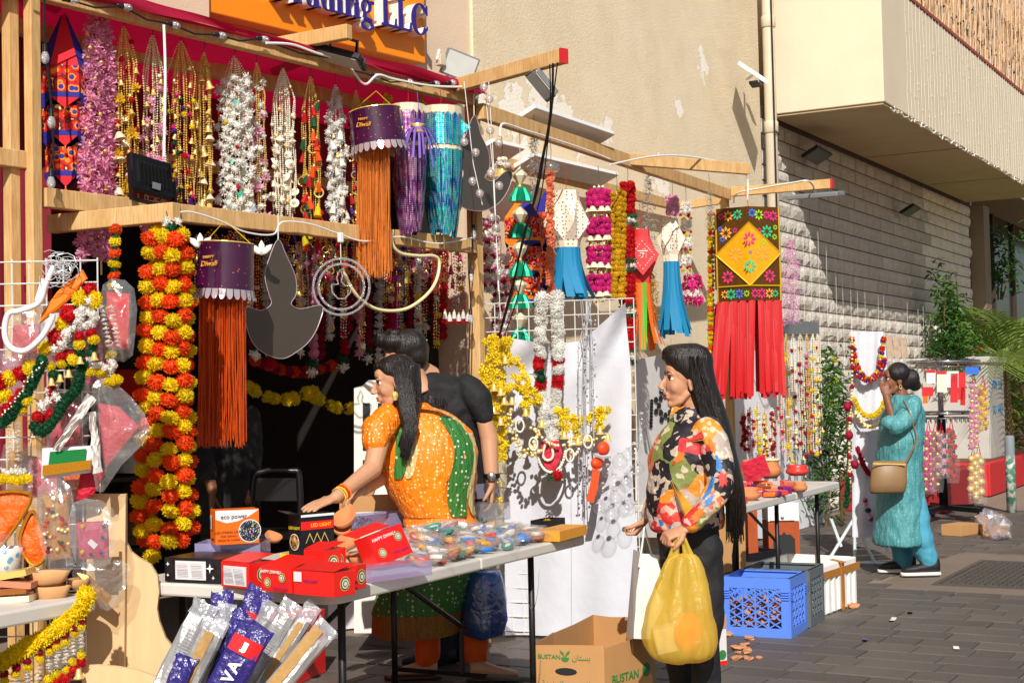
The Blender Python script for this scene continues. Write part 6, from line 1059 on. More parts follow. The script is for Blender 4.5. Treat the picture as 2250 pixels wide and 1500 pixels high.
MB().tube([PD(1255, 1060, 8.16), PD(1256, 1385, 8.16)], .002, 3).build('seam', 'white_sheet', clo); WL['white_cloth'] = V()
# garland with red bands
t = thing('flower_garland', 'thick white jasmine garland with red bands and a red pendant', 'garland', PD(1205, 700, 8.02)); fg = g(8.02)
for xt, xb, y0 in ((1190, 1200, 660), (1222, 1214, 655)):
    y = y0
    while y < 965:
        f_ = (y-y0)/310; x = xt+(xb-xt)*f_-8*sin(pi*f_)*(1 if xt < 1200 else -1); kd = 'red' if (785 < y < 805 or 832 < y < 852) else ('green' if (808 < y < 815 or 824 < y < 831) else 'white')
        for j in range(2): inst(FL[kd], 'flower', t, PD(x+U(-4, 4), y, 8.02+U(-.02, .02)), rx(), .034 if kd != 'green' else .03)
        y += 8.5
for y in (655, 668, 680): inst(FL['white'], 'flower', t, PD(1190, y, 8), rx(), .045); inst(FL['white'], 'flower', t, PD(1224, y-2, 8), rx(), .045)
c_ = [(1190, 970), (1228, 968), (1236, 995), (1222, 1025), (1210, 1032), (1198, 1025), (1186, 995)]; recalc(MB().prism([PD(x, y, 7.99) for x, y in c_], -FW*.02).build('pendant', 'pink_red_cloth', t)); MB().tube([PD(1204+15*sin(a*.4)*(.4+.6*(1-cos(a*.4))/2), 975+10-20*cos(a*.4)+6, 7.955) for a in range(17)], .008, 6).build('drop_ring', 'pearl', t, True)
for k in range(26): a = pi*k/25; inst(FL['pearl'], 'bead', t, PD(1211-31*cos(a), 985+52*sin(a), 7.96), (0, 0, 0), .009)
for x, y, kd in ((1207, 1044, 'leaf'), (1212, 1050, 'leaf'), (1226, 1046, 'red'), (1222, 1040, 'p_red')): inst(FL[kd], 'flower', t, PD(x, y, 7.95), rx(), .03)
# yellow petal swag with gold bells
t = thing('petal_swag', 'yellow petal swag with gold bells and pearls pinned across the cloth', 'garland', PD(1100, 800, 8)); fy = g(8.0)
mat('petal_lemon', '#ffe030', .6, trl=.3, orand=.1); FL['lemon'] = pom('flower', 'petal_lemon', 40, .5, .3, 1, 12, .25)
for pth, w_ in (([(1095, 745), (1085, 800), (1082, 870), (1090, 940), (1082, 1010)], 26), ([(1108, 750), (1130, 800), (1150, 850), (1180, 880)], 16), ([(1090, 860), (1130, 850), (1165, 860)], 8), ([(1230, 900), (1262, 925), (1300, 915), (1330, 895)], 12), ([(1150, 850), (1155, 900)], 10), ([(1240, 910), (1240, 950)], 8), ([(1268, 925), (1270, 965)], 8), ([(1318, 905), (1318, 940)], 8), ([(1085, 1000), (1092, 1120)], 8)):
    for p in sp(pth, fy, 14 if w_ > 20 else 9):
        for j in range(3 if w_ > 20 else 1): inst(FL['lemon'], 'flower', t, p+RT*(U(-w_, w_)*8/F)+UP*U(-.012, .012)-FW*U(0, .04), rx(), U(.018, .026))
for x, y in ((1085, 850), (1100, 860), (1085, 900), (1108, 880), (1125, 880), (1155, 905), (1110, 790), (1240, 955), (1270, 968), (1318, 945), (1190, 930), (1100, 925), (1290, 960), (1335, 960)):
    inst(FL['bell'], 'bell', t, PD(x, y, 7.93), (0, 0, U(0, 6)), .03)
for pth in ([(1120, 900), (1130, 950), (1150, 990), (1180, 960), (1190, 930)], [(1115, 910), (1140, 1000), (1175, 985)], [(1170, 940), (1210, 975), (1260, 975), (1330, 960)], [(1180, 970), (1170, 1000), (1185, 990)], [(1250, 960), (1262, 1000), (1275, 960)]):
    for p in sp(pth, g(7.93), 7): inst(FL['goldball' if rnd.random() < .6 else 'pearl'], 'bead', t, p+RT*U(-.01, .01), (0, 0, 0), U(.008, .012))
for x, y in ((1142, 935), (1172, 975), (1252, 1000), (1292, 970)): MB().tube([PD(x+9*sin(a*.42), y-14*cos(a*.42), 7.92) for a in range(16)], .006, 5).build('drop_ring', 'pearl', t, True)
# clear strings, orange ribbon, clear baubles
mat('clear_string', '#d6d8dc', .15, .5, coat=.5); t = thing('string_lights', 'bunch of clear string lights hanging over the white cloth', 'string lights', PD(1290, 660, 7.98)); b = MB()
for k in range(9): x = 1268+U(0, 42); b.tube([PD(1275+U(0, 30), 658, 7.98), PD(x, 760, 7.97), PD(x+U(-5, 5), 900, 7.96), PD(x+U(-8, 8), U(960, 1120), 7.95)], .0025, 4, False)
b.build('wire', 'clear_string', t); b = MB()
for k in range(100): b.octa(PD(1268+U(0, 44), U(690, 1090), 7.94), U(.005, .009))
b.build('bulbs', 'silver', t, kind='stuff')
t = thing('ribbon_bundle', 'folded bright orange ribbon bundle tied with silver', 'ribbon', PD(1318, 990, 7.92)); mat('neon_orange', '#ff4a14', .5, bump=.5, bscale=40)
for x, y, w_, h_ in ((1326, 985, 20, 16), (1312, 1017, 22, 14)): MB().ball(PD(x, y, 7.9), (w_*7.9/F, .03, h_*7.9/F), 12, 8).build('fold', 'neon_orange', t, True)
recalc(MB().prism([PD(x, y, 7.88) for x, y in ((1302, 1030), (1318, 1032), (1312, 1075), (1303, 1103), (1288, 1100), (1296, 1065))], -FW*.02).build('tail', 'neon_orange', t)); MB().tube([PD(1306, 998, 7.87), PD(1322, 1004, 7.86), PD(1342, 1002, 7.87)], .01, 5).build('tie', 'silver', t)
film('bauble_glass', (1, 1, 1), .04, .02, bump=0, edge=.3); bau = MB().ball((0, 0, 0), 1, 14, 9).mesh('glass_ball', 'bauble_glass', True); cap_ = MB().lathe([(.3, 1.0), (.32, 1.2), (.1, 1.25)], n=10).mesh('cap', 'silver')
for k, (x, y, r) in enumerate(((1362, 1015, 18), (1335, 1035, 14), (1350, 1060, 17), (1375, 1055, 14), (1352, 1095, 16), (1342, 1132, 18), (1377, 1118, 18), (1388, 1040, 14), (1318, 1115, 15), (1325, 1075, 13), (1395, 990, 16), (1408, 960, 15), (1410, 925, 16), (1380, 1000, 14), (1402, 1030, 15))):
    t = thing('glass_bauble', 'clear glass bauble hung with a cluster beside the wire panel', 'bauble', PD(x, y, 7.85), 'clear glass baubles beside the wire panel'); sc = r*7.85/F; inst(bau, 'ball', t, PD(x, y, 7.85), (0, 0, 0), sc); inst(cap_, 'cap', t, PD(x, y, 7.85), (0, 0, 0), sc)
# ================================================================== FAR TABLE, CRATES, STANDS, PLANTS
T2, u2, v2_ = table('second folding table with clay pots behind the walking woman', at(PZ(1628, 1112, .76), 0), at(PZ(1848, 1057, .76), 0), at(PZ(1628, 1112, .76), 0)+V((.02, .72, 0)), (.44, .86))
GP = 'goods on the second table'
def pot(label, x, y, r, h, z=ZT, mt_='terracotta', lid=False):
    P = PZ(x, y, z); t = thing('clay_pot', label, 'pot', P, GP); MB().lathe([(r*.6, 0), (r*.95, h*.25), (r, h*.5), (r*.75, h*.8), (r*.85, h), (r*.7, h), (r*.6, h*.7)], P, 16).build('pot', mt_, t, True)
    if lid: MB().tube([P+ZU*h*.98+V((r*.85*cos(a*.5), r*.85*sin(a*.5), 0)) for a in range(14)], .008, 5).build('rim', 'thread', t)
pot('round terracotta pot under the red card', 1655, 1055, .085, .14); pot('terracotta pot with a straw rim', 1692, 1050, .08, .13, lid=True); pot('small clay cup at the table edge', 1758, 1080, .045, .06); pot('short clay pot on the near side of the second table', 1645, 1098, .07, .07); pot('bright red bowl on a red box', 1752, 1044, .08, .07, .79, 'glaze_red')
tag(MB().box(PZ(1660, 1030, .88), (.16, .02, .14), Rax(RH+ZU*.4, FH+ZU*.4)).build('red_card', 'pink_red_cloth'), 'red patterned card propped on the round pot', 'card')
for k in range(46):
    fx, fy = U(.05, .97), U(.03, .6); P = at(PZ(1628, 1112, .76), ZT)+u2*(.05+fx*1.6)+v2_*(fy*.7); c = ('glaze_red', 'glaze_clay', 'print_purple', 'box_red', 'glaze_red', 'copper', 'box_orange')[k % 7]
    tag(MB().box(P+ZU*.016, (U(.05, .1), U(.05, .08), U(.022, .05)), Mx.Rotation(U(0, 3), 3, 'Z')).build('wrapped_pack', c, bevel=.006), {'glaze_red': 'red', 'glaze_clay': 'clay brown', 'print_purple': 'purple', 'box_red': 'scarlet', 'copper': 'copper', 'box_orange': 'orange'}[c]+' wrapped pack scattered among the pots', 'packet', GP)
# plastic milk crates
mat('crate_blue', '#5a86e4', .45, var=.06, coat=.1); mat('crate_grey', '#5e666a', .5, var=.08); mat('shard', '#c98a60', .9, var=.15)
def crate(label, A, u, W_, D_, Hh, mt_):
    v = V((-u.y, u.x, 0)); t = thing('milk_crate', label, 'crate', A); v = v if v.dot(FH) > 0 else -v; th = .012
    def side(o, e, L, nrm):
        for z, hh in ((Hh-.03, .06), (.025, .05)): MB().beam(o+ZU*z, o+e*L+ZU*z, th, hh).build('rim', mt_, t)
        MB().beam(o-nrm*.006+ZU*(Hh-.004), o+e*L-nrm*.006+ZU*(Hh-.004), th*1.9, .008).build('lip', mt_, t)
        for f_ in (0.06, .94): MB().beam(o+e*(L*f_)+ZU*.05, o+e*(L*f_)+ZU*(Hh-.06), th, L*.12, e).build('corner_panel', mt_, t)
        x0, x1, z0, z1 = L*.12, L*.88, .05, Hh-.06; n = 4; cw = (x1-x0)/n; ch = (z1-z0)/5
        for k in range(1, n): MB().beam(o+e*(x0+cw*k)+ZU*z0, o+e*(x0+cw*k)+ZU*z1, .008, .008, e).build('upright', mt_, t)
        for i in range(n):
            for j in range(5):
                a = o+e*(x0+cw*i)+ZU*(z0+ch*j)
                for p, q in (((0, 0), (1, 1)), ((0, 1), (1, 0))): MB().beam(a+e*(cw*p[0])+ZU*(ch*p[1])-nrm*.0015*(p[1]), a+e*(cw*q[0])+ZU*(ch*q[1])-nrm*.0015*(p[1]), .007, .007, nrm).build('slat', mt_, t)
        for k in range(4): 
            for f_ in (.06, .94): MB().beam(o+e*(L*(f_-.06))-nrm*-.004+ZU*(Hh-.075-.014*k), o+e*(L*(f_+.06))-nrm*-.004+ZU*(Hh-.075-.014*k), th*1.7, .004).build('ridge', mt_, t)
    side(A, u, W_, -v); side(A+u*W_, v, D_, u); side(A+v*D_, u, W_, v); side(A, v, D_, -u)
    MB().box(A+u*W_/2+v*D_/2+ZU*.02, (W_-.02, D_-.02, .01), Mx((u, v, ZU)).transposed()).build('base', mt_, t); return t, v
A = PZ(1588, 1394, 0); B_ = PZ(1737, 1402, 0); u = (B_-A).normalized(); _, v = crate('blue plastic milk crate full of broken clay pieces', A, u, (B_-A).length, .36, .33, 'crate_blue')
shm = [MB().loft([[V((r*cos(a*1.26+k)*U(.7, 1.2), r*sin(a*1.26+k)*U(.7, 1.2), z)) for a in range(5)] for r, z in ((.02, 0), (.026, .008), (.02, .014))]).mesh('clay_shard', 'shard') for k in range(5)]
for k in range(110): tag(inst(shm[k % 5], 'clay_shard', None, A+u*U(.04, .36)+v*U(.03, .32)+ZU*(.03+.15*rnd.random()**1.5), rx(), U(.8, 1.7)), 'broken clay piece inside the blue milk crate', 'shard', 'clay pieces inside the crate')
for k, (x, y, c, lb) in enumerate(((2105, 1424, 'label_white', 'small white paper scrap on the open paving'), (1905, 1406, 'card_blue', 'tiny blue scrap on the paving before the foam box'), (2003, 1346, 'card_blue', 'blue litter bit near the manhole cover'), (1965, 1360, 'label_white', 'flat clear strip lying on the paving'))): P = PZ(x, y, .003); mat('scrap_'+str(k), '#d8d4d0' if c == 'label_white' else '#3a6ab8', .6); tag(MB().sheet(3, 2, lambda u, v: P+V((.05*(u-.5)*(3 if k == 3 else 1.4), .03*(v-.5)+.02*u, .004+.008*sin(3*u+k)))).build('paper_scrap', 'scrap_'+str(k)), lb, 'litter')
for k in range(26):
    x, y = (1640+rnd.gauss(0, 16), 1420+rnd.gauss(0, 14)) if k < 22 else (1875+U(-8, 8), 1332+U(-5, 5)); tag(inst(shm[k % 5], 'clay_shard', None, PZ(x, y, .002), (U(-.2, .2), U(-.2, .2), U(0, 6)), U(.5, 1.3) if k < 22 else 1.6), 'broken clay piece lying on the paving '+('before the blue crate' if k < 22 else 'at the corner of the foam box'), 'shard', 'clay pieces on the paving')
A2 = A+v*.40+u*.02; crate('grey plastic milk crate tucked behind the blue one', A2, u, .38, .34, .33, 'crate_grey')
# foam fish box with tape
mat('styrofoam', '#ebe8e0', .7, bump=.4, bscale=150, bdist=.003); mat('brown_tape', '#b9772a', .25, coat=.4)
P0, P1 = PZ(1800, 1357, 0), PZ(1884, 1325, 0); u = (P1-P0).normalized(); v = V((-u.y, u.x, 0)); v = v if v.dot(FH) > 0 and v.y > 0 else -v; L = (P1-P0).length; D_ = .48; Hh = .30; t = thing('foam_box', 'white foam box with brown tape behind the milk crates', 'box', P0); R = Mx((u, v, ZU)).transposed()
for dx, dy, sx, sy in ((L/2, .0125, L, .025), (L/2, D_-.0125, L, .025), (.0125, D_/2, .025, D_-.05), (L-.0125, D_/2, .025, D_-.05)): MB().box(P0+u*dx+v*dy+ZU*Hh/2, (sx, sy, Hh), R).build('side', 'styrofoam', t, bevel=.008)
MB().box(P0+u*L/2+v*D_/2+ZU*.03, (L-.05, D_-.05, .03), R).build('base', 'styrofoam', t)
for k in range(7): MB().box(P0+u*(.06+k*(L-.12)/6)-v*.006+ZU*.13, (.035, .014, .24), R).build('rib', 'styrofoam', t, bevel=.004)
MB().box(P0+u*L/2-v*.016+ZU*(Hh-.055), (L+.03, .004, .045), R).build('tape', 'brown_tape', t); MB().box(P0+u*L*.55-v*.019+ZU*Hh*.5, (.05, .004, Hh), R).build('tape', 'brown_tape', t); MB().box(P0-u*.004+v*D_*.3+ZU*(Hh-.055), (.004, D_*.6, .045), R).build('tape', 'brown_tape', t); MB().box(P0+u*L*.55+v*.01+ZU*(Hh+.003), (.05, .09, .004), Rax(u, v+ZU*.15)).build('tape', 'brown_tape', t)
# small drawer cabinet, brown cartons, black tray
mat('cherry', '#a4481c', .45, var=.25, scale=18); c0 = PZ(1690, 1222, 0); t = thing('drawer_cabinet', 'small cabinet of reddish wood with a white drawer under the table', 'cabinet', c0); R = Rax(RH, FH)
dc = dep(c0)/F; W_ = 68*dc; MB().box(c0+RH*W_/2+FH*.15+ZU*.14, (W_, .3, .28), R).build('body', 'cherry', t); MB().box(c0+RH*W_/2+FH*.15+ZU*.36, (W_, .3, .15), R).build('drawer_case', 'white_metal', t, bevel=.004); MB().box(c0+RH*W_*.45-FH*.008+ZU*.33, (W_*.8, .012, .075), R).build('drawer', 'white_metal', t, bevel=.004); MB().ball(c0+RH*W_*.45-FH*.03+ZU*.33, .016, 10, 6).build('knob', 'label_white', t, True)
recalc(MB().prism([c0-FH*.004+RH*(W_*x)+ZU*z for x, z in ((.15, .02), (.15, .14), (.3, .18), (.42, .175), (.5, .2), (.58, .175), (.7, .18), (.85, .14), (.85, .02))], -FH*.002).build('arch_recess', 'ink', t)); MB().box(c0-RH*.12+FH*.2+ZU*.2, (.08, .3, .40), R).build('side_panel', 'cherry', t)
carton('tall brown carton standing under the second table', 1565, 1260, 1640, 1252, .42, .3, 'kraft', z=0); carton('shallow black tray under the second table', 1645, 1235, 1716, 1225, .07, .3, 'box_black', z=0, open_=True, name='tray', cat='tray')
b = carton('small juice carton with green and red print by the crate', 1572, 1462, 1598, 1458, .25, .09, 'label_white', z=0); rect(b, 'f', 0, .0, 1, .08, 'box_red'); rect(b, 'f', 0, .72, 1, 1, 'kraft'); disc(b, 'f', .6, .2, .1, 'print_green')
# A-frame stand with necklaces on cloth
mat('frame_white', '#d8e4e8', .4, .1); an = thing('necklace_stand', 'white wire stand draped in cloth and hung with necklaces', 'display stand', PZ(1890, 1236, 0)); d0 = dep(PZ(1885, 1238, 0))
for a, b_ in (((1876, 740), (1878, 1236)), ((1945, 740), (1950, 1210)), ((1876, 1140), (1826, 1222)), ((1876, 1142), (1922, 1236)), ((1826, 1140), (1848, 1200)), ((1860, 1236), (1960, 1238))): MB().tube([PD(*a, d0), PD(*b_, d0)], .013, 6).build('tube', 'frame_white', an)
for k in range(7): MB().tube([PD(1878, 1150+14*k, d0+.02), PD(1960, 1152+13*k, d0+.02)], .004, 4).build('wire', 'grid_wire', an)
MB().sheet(14, 24, lambda a, v: PD(1868+74*a+6*v, 728+452*v, d0-.03)-FH*(.02*sin(12*a+4*v))).build('cloth', 'white_sheet', an, True)
def neck(label, pts, kinds, d, n):
    t = thing('necklace', label, 'necklace', PD(*pts[len(pts)//2], d), 'necklaces on the wire stand'); P = sp(pts, g(d), n)
    for k, p in enumerate(P): kd = kinds[k % len(kinds)]; inst(FL[kd], FL[kd].name.split('.')[0], t, p, rx() if kd != 'bell' else (0, 0, 0), ({'pearl': .011, 'goldball': .012}.get(kd) or {'p': .024, 'b': .022, 'j': .024}.get(kd[0], .03))*U(.85, 1.1))
d1 = d0-.12
neck('orange and red pompom necklace at the top of the stand', [(1872, 742), (1880, 790), (1893, 820), (1910, 832), (1928, 815), (1938, 770), (1942, 740)], ['p_orange', 'p_red', 'goldball', 'p_yellow', 'p_purple'], d1, 7)
neck('lower red and purple pompom necklace', [(1872, 790), (1885, 825), (1910, 835), (1932, 822), (1944, 790)], ['p_red', 'p_orange', 'p_purple', 'pearl'], d1, 8); neck('yellow and gold fringe necklace', [(1878, 878), (1892, 905), (1912, 915), (1930, 905), (1944, 880)], ['p_yellow', 'p_yellow', 'bell'], d1, 9)
neck('gold bell fringe necklace below the yellow one', [(1880, 905), (1900, 932), (1920, 936), (1940, 925)], ['bell', 'goldball', 'pearl'], d1, 9); neck('dark red garland necklace at the waist of the stand', [(1884, 985), (1902, 1030), (1922, 1045), (1942, 1040)], ['p_crimson', 'p_red'], d1, 8); neck('pale pink necklace on the lower cloth', [(1900, 1095), (1915, 1140), (1930, 1150), (1938, 1120)], ['j_pink', 'p_green', 'j_pink'], d1, 7)
neck('pearl drop string with red roses on the left edge of the stand', [(1872, 740), (1872, 850), (1866, 950), (1868, 1060)], ['goldball', 'pearl', 'goldball', 'goldball', 'p_crimson'], d1-.03, 14); neck('green leaf string hanging low at the stand edge', [(1864, 1050), (1862, 1080), (1860, 1112)], ['leaf', 'p_green'], d1-.03, 8)
for x, y in ((1862, 893), (1866, 956), (1878, 1020)): MB().ball(PD(x, y, d1-.06), (.034, .03, .036), 10, 7).build('rose_charm', 'petal_crimson', an, True)
mat('pack_print', '#b09a84', .3, var=.4, scale=25, coat=.4)
for k, x in enumerate((1952, 1968, 1984)): tag(sheet_px([(x-8, 738+2*k), (x+6, 736+2*k), (x+12, 785), (x-2, 788)], d0-.02, .006, 'pack_print', None, 'hanging_pack'), ('narrow picture pack next to the cloth', 'brown picture pack in the middle', 'dark red picture pack at the end')[k]+' of the hanging row', 'packet')
# round chrome rack on castors
mat('chrome', '#c8ccd0', .1, 1); rk = thing('display_rack', 'revolving rack with two chrome rings on a black wheeled stem', 'display rack', PZ(2075, 1140, 0)); rb_ = PZ(2075, 1142, 0); dR = dep(rb_)
for y, r in ((795, 76), (907, 62)):
    c_ = PD(2072, y, dR); rr = r*dR/F; MB().tube([c_+RH*(rr*cos(a*.196))+FH*(rr*sin(a*.196)) for a in range(33)], .018, 6).build('ring', 'chrome', rk, True); MB().tube([c_-ZU*.05+RH*(rr*cos(a*.196))+FH*(rr*sin(a*.196)) for a in range(33)], .008, 5).build('ring', 'chrome', rk, True)
    for a in range(36): q = c_-ZU*.045+RH*(rr*1.02*cos(a*.1745))+FH*(rr*1.02*sin(a*.1745)); MB().tube([q, q-ZU*.05], .007, 4).build('hook', 'chrome', rk)
    for a in (0, 1.57, 3.14, 4.71): MB().tube([c_, c_+RH*(rr*cos(a+.4))+FH*(rr*sin(a+.4))], .008, 4).build('spoke', 'chrome', rk)
MB().tube([at(rb_, .12), at(rb_, PD(2072, 915, dR).z)], .045, 10).build('stem', 'black_metal', rk, True); MB().tube([at(rb_, PD(2072, 915, dR).z), at(rb_, PD(2072, 790, dR).z)], .03, 10).build('stem', 'chrome', rk, True)
for k in range(5):
    a = k*1.257+.5; e = at(rb_, .12)+V((cos(a)*.45, sin(a)*.45, 0)); MB().beam(at(rb_, .13), e, .05, .05).build('foot', 'black_metal', rk); MB().lathe([(.02, -.018), (.05, -.018), (.055, 0), (.05, .018), (.02, .018)], e-ZU*.065, 12, ax=V((sin(a), -cos(a), 0))).build('castor', 'grey_metal', rk, True)
mat('card_red', '#d02028', .5); mat('card_blue', '#2a6ac8', .5); mat('card_cream', '#e8d8c0', .5, var=.2, scale=20)
for k, (x, y, w_, h_, c) in enumerate(((2035, 812, 20, 30, 'label_white'), (2058, 815, 22, 46, 'card_cream'), (2080, 815, 26, 36, 'label_white'), (2088, 820, 16, 64, 'card_red'), (2105, 818, 16, 60, 'card_red'), (2120, 806, 30, 16, 'card_blue'), (2026, 850, 24, 20, 'card_red'), (2028, 870, 10, 16, 'box_orange'), (2110, 850, 10, 40, 'red_silk'))):
    t = thing('hanging_pack', ('white card with a red header', 'cream card with a gold print', 'small clear bag of white powder', 'tall red card with white marks', 'red ribbon pack', 'shiny blue foil pack', 'red dotted card', 'little orange pack', 'narrow red silk strip')[k]+' hung on the chrome rack', 'packet', PD(x, y, dR-.9), 'packs on the chrome rack'); sheet_px([(x, y), (x+w_, y), (x+w_, y+h_), (x, y+h_)], dR-.42, .01, c, t); 
    if k in (0, 1): sheet_px([(x, y), (x+w_, y), (x+w_, y+6), (x, y+6)], dR-.432, .004, 'card_red', t)
for k, (x, y0, y1, a, b_) in enumerate(((2040, 935, 1075, 'p_hotpink', 'goldball'), (2055, 935, 1070, 'p_crimson', 'goldball'), (2068, 940, 1040, 'p_palepink', 'p_green'), (2090, 930, 1050, 'p_red', 'p_green'), (2140, 830, 985, 'p_pink', 'goldball'), (2160, 835, 950, 'p_yellow', 'p_orange'), (2150, 985, 1100, 'goldball', 'p_palepink'), (2138, 990, 1095, 'goldball', 'p_pink'))):
    f_ = lambda x, y: PD(x, y, dR-.35); t = thing('bagged_garland', ('hot pink and gold', 'crimson and gold', 'pale pink and green', 'red and green', 'pink and gold', 'yellow and orange', 'gold and pale pink', 'gold and pink')[k]+' bead garland in a clear sleeve on the rack', 'garland', f_(x, y0), 'garlands hung on the chrome rack'); strand('', '', '', t, [f_(x-4, y0+18), f_(x-6, y1)], [(a, .04), (b_, .022)], .05); strand('', '', '', t, [f_(x+4, y0+18), f_(x+6, y1)], [(b_, .022), (a, .04)], .05); MB().tube([f_(x-5, y0+18), f_(x, y0-10), f_(x+5, y0+18)], .008, 4).build('loop', 'red_silk', t)
    MB().sheet(3, 6, lambda a_, v: f_(x-14+28*a_, y0+10+(y1-y0)*v)-FH*(.06+.03*sin(9*a_+7*v))).build('sleeve', 'bag_film', t, True)
# utility cabinet, planters, bollard, tray of rubbish
mat('cabinet_grey', '#b8b6ae', .6, var=.06, dirt=.3); mat('rust', '#6a3a22', .8); cb0 = PZ(2122, 1040, .25); 
ub = thing('utility_cabinet', 'grey utility cabinet with faded stencilled letters behind the rack', 'cabinet', V((19.9, 4.5, .3))); z1 = PD(2180, 790, dep(V((19.6, 4.5, .3)))).z
MB().box((19.95, 4.62, .95), (1.0, 1.0, 1.5), None).build('body', 'cabinet_grey', ub, bevel=.01); MB().box((19.95, 4.62, z1), (1.08, 1.08, .08)).build('cap', 'cabinet_grey', ub, bevel=.01); MB().box((19.44, 4.62, .95), (.012, .9, 1.3)).build('door', 'cabinet_grey', ub, bevel=.004); MB().box((19.42, 4.2, 1.25), (.03, .08, .14)).build('hinge', 'rust', ub); MB().box((19.9, 4.112, .95), (.9, .012, 1.3)).build('door', 'cabinet_grey', ub, bevel=.004)
for z_, T_ in ((1.35, 'FRN  220'), (1.02, 'TO  FRO')): letters(T_, .16, 'print_cyan', ub, (19.95, 4.10, z_), (1, 0, 0), ZU, ext=.001)
mat('planter_red', '#c01c20', .6, var=.1, dirt=.15); mat('planter_maroon', '#98181e', .6, var=.1, dirt=.2)
for k, (x0, x1, y0, m_, z_) in enumerate(((15.9, 17.5, 3.85, 'planter_maroon', .42), (18.4, 26, 3.9, 'planter_red', .40))):
    t = thing('planter', ('low maroon masonry planter beside the chrome rack', 'long bright red masonry planter running beyond the cabinet')[k], 'planter', ((x0+x1)/2, y0, 0)); MB().box(((x0+x1)/2, (y0+4.98)/2, z_/2), (x1-x0, 4.98-y0, z_), None).build('kerb', m_, t, bevel=.012); MB().box(((x0+x1)/2, (y0+4.98)/2, z_+.003), (x1-x0-.24, 4.98-y0-.24, .012)).build('soil', 'rust', t)
mt, n, b = nodes('bollard_paint'); oc = objco(n); sx_ = N(n, 'ShaderNodeSeparateXYZ'); n.links.new(oc, sx_.inputs[0]); c = mixc(n, ramp(n, noise(n, 14, 6, oc), (.45, 0), (.55, 1)), hx('#d8d8d0'), hx('#4a8a70')); c = mixc(n, ramp(n, sx_.outputs[2], (.55, 0), (.62, 1)), c, hx('#7a8288')); n.links.new(c, b.inputs['Base Color']); b.inputs['Roughness'].default_value = .7
P = PZ(2223, 1125, 0); t = thing('bollard', 'steel bollard with peeling green and white paint', 'bollard', P); o = MB().lathe([(.052, 0), (.052, .80), (.045, .815), (.01, .82)], P, 16).build('post', 'bollard_paint', t, True)
t = thing('rubbish_tray', 'low brown carton tray with crumpled plastic by the bollard', 'carton', PZ(2185, 1178, 0)); q = [PZ(2160, 1178, 0), PZ(2220, 1173, 0), PZ(2205, 1150, 0), PZ(2140, 1155, 0)]
for i in range(4): a, b_ = q[i], q[(i+1) % 4]; recalc(MB().prism([a, b_, b_+ZU*.1, a+ZU*.1], ((sum(q, V())/4)-(a+b_)/2).normalized()*.008).build('side', 'kraft', t))
r2 = random.Random(3)
for k, (x, y) in enumerate(((2195, 1160), (2172, 1146))): o = MB().ball(PZ(x, y, .1), (.12, .12, .09), 12, 8); o.v = [v+V((r2.uniform(-.03, .03), r2.uniform(-.03, .03), r2.uniform(-.03, .03))) for v in o.v]; o.build('crumpled_plastic', 'clear_plastic', t)
carton('small flat kraft box lying beside the rubbish tray', 2112, 1178, 2150, 1172, .1, .2, 'kraft', z=0)
# ------------------------------------------------------------------ plants
mat('leaf_a', '#4f7a22', .55, var=.3, scale=8, trl=.3); mat('leaf_b', '#2f5a1c', .55, var=.3, scale=8, trl=.3); mat('leaf_dry', '#8a8a40', .6, var=.3, trl=.3); mat('stem', '#5a4a2a', .8); mat('palm', '#7d9440', .5, var=.3, scale=6, trl=.25)
def leafm(name, mt_, L=1, w_=.3): b = MB(); b.add([(0, 0, 0), (L*.3, w_*.45, .04), (L*.65, w_*.4, .03), (L, 0, -.08), (L*.65, -w_*.4, .03), (L*.3, -w_*.45, .04), (L*.5, 0, -.02)], [(0, 1, 6), (1, 2, 6), (2, 3, 6), (3, 4, 6), (4, 5, 6), (5, 0, 6)]); return b
def bush(label, c, rad, cnt, sz, mts, stems=5, cat='shrub', name='shrub', flowers=None):
    t = thing(name, label, cat, at(c, max(0, c.z-rad[2]))); c = V(c)
    for k in range(stems):
        e = c+V((U(-.6, .6)*rad[0], U(-.6, .6)*rad[1], U(.0, .8)*rad[2])); b0 = at(c, c.z-rad[2])+V((U(-.1, .1), U(-.1, .1), 0)); MB().tube([b0, (b0+e)/2+V((U(-.1, .1), U(-.1, .1), .05)), e], [.014, .01, .004], 5).build('stem', 'stem', t)
    for mi, m_ in enumerate(mts):
        b = MB(); lf = leafm('l', m_); cl_ = [V((U(-1, 1), U(-1, 1), U(-1, 1))) for _ in range(14)]
        for k in range(cnt//len(mts)):
            q = rnd.choice(cl_); d = V((rnd.gauss(q.x*.6, .25), rnd.gauss(q.y*.6, .25), rnd.gauss(q.z*.65, .25))); p = c+V((d.x*rad[0], d.y*rad[1], d.z*rad[2])); b.T = Mx.Translation(p) @ Euler((U(-.8, .8), U(-.6, .9), U(0, 6.3))).to_matrix().to_4x4() @ Mx.Scale(sz*U(.6, 1.3), 4); b.add(lf.v, lf.f)
        b.T = None; b.build('foliage', m_, t, kind='stuff')
    if flowers:
        for k in range(flowers[1]): inst(FL[flowers[0]], 'flower', t, c+V((U(-.7, .7)*rad[0], -U(.2, .9)*rad[1], U(-.5, .9)*rad[2])), rx(), .035)
    return t
bush('leafy oleander shrub with upright stems between rack and stone wall', PY(2105, 765, 4.5), (.55, .28, .42), 1300, .10, ('leaf_a', 'leaf_b'), 7, flowers=('p_red', 5)); bush('taller oleander shrub rising beside the palm', PY(2085, 710, 4.6)+V((0, 0, .25)), (.26, .22, .55), 800, .10, ('leaf_a', 'leaf_b'), 3)
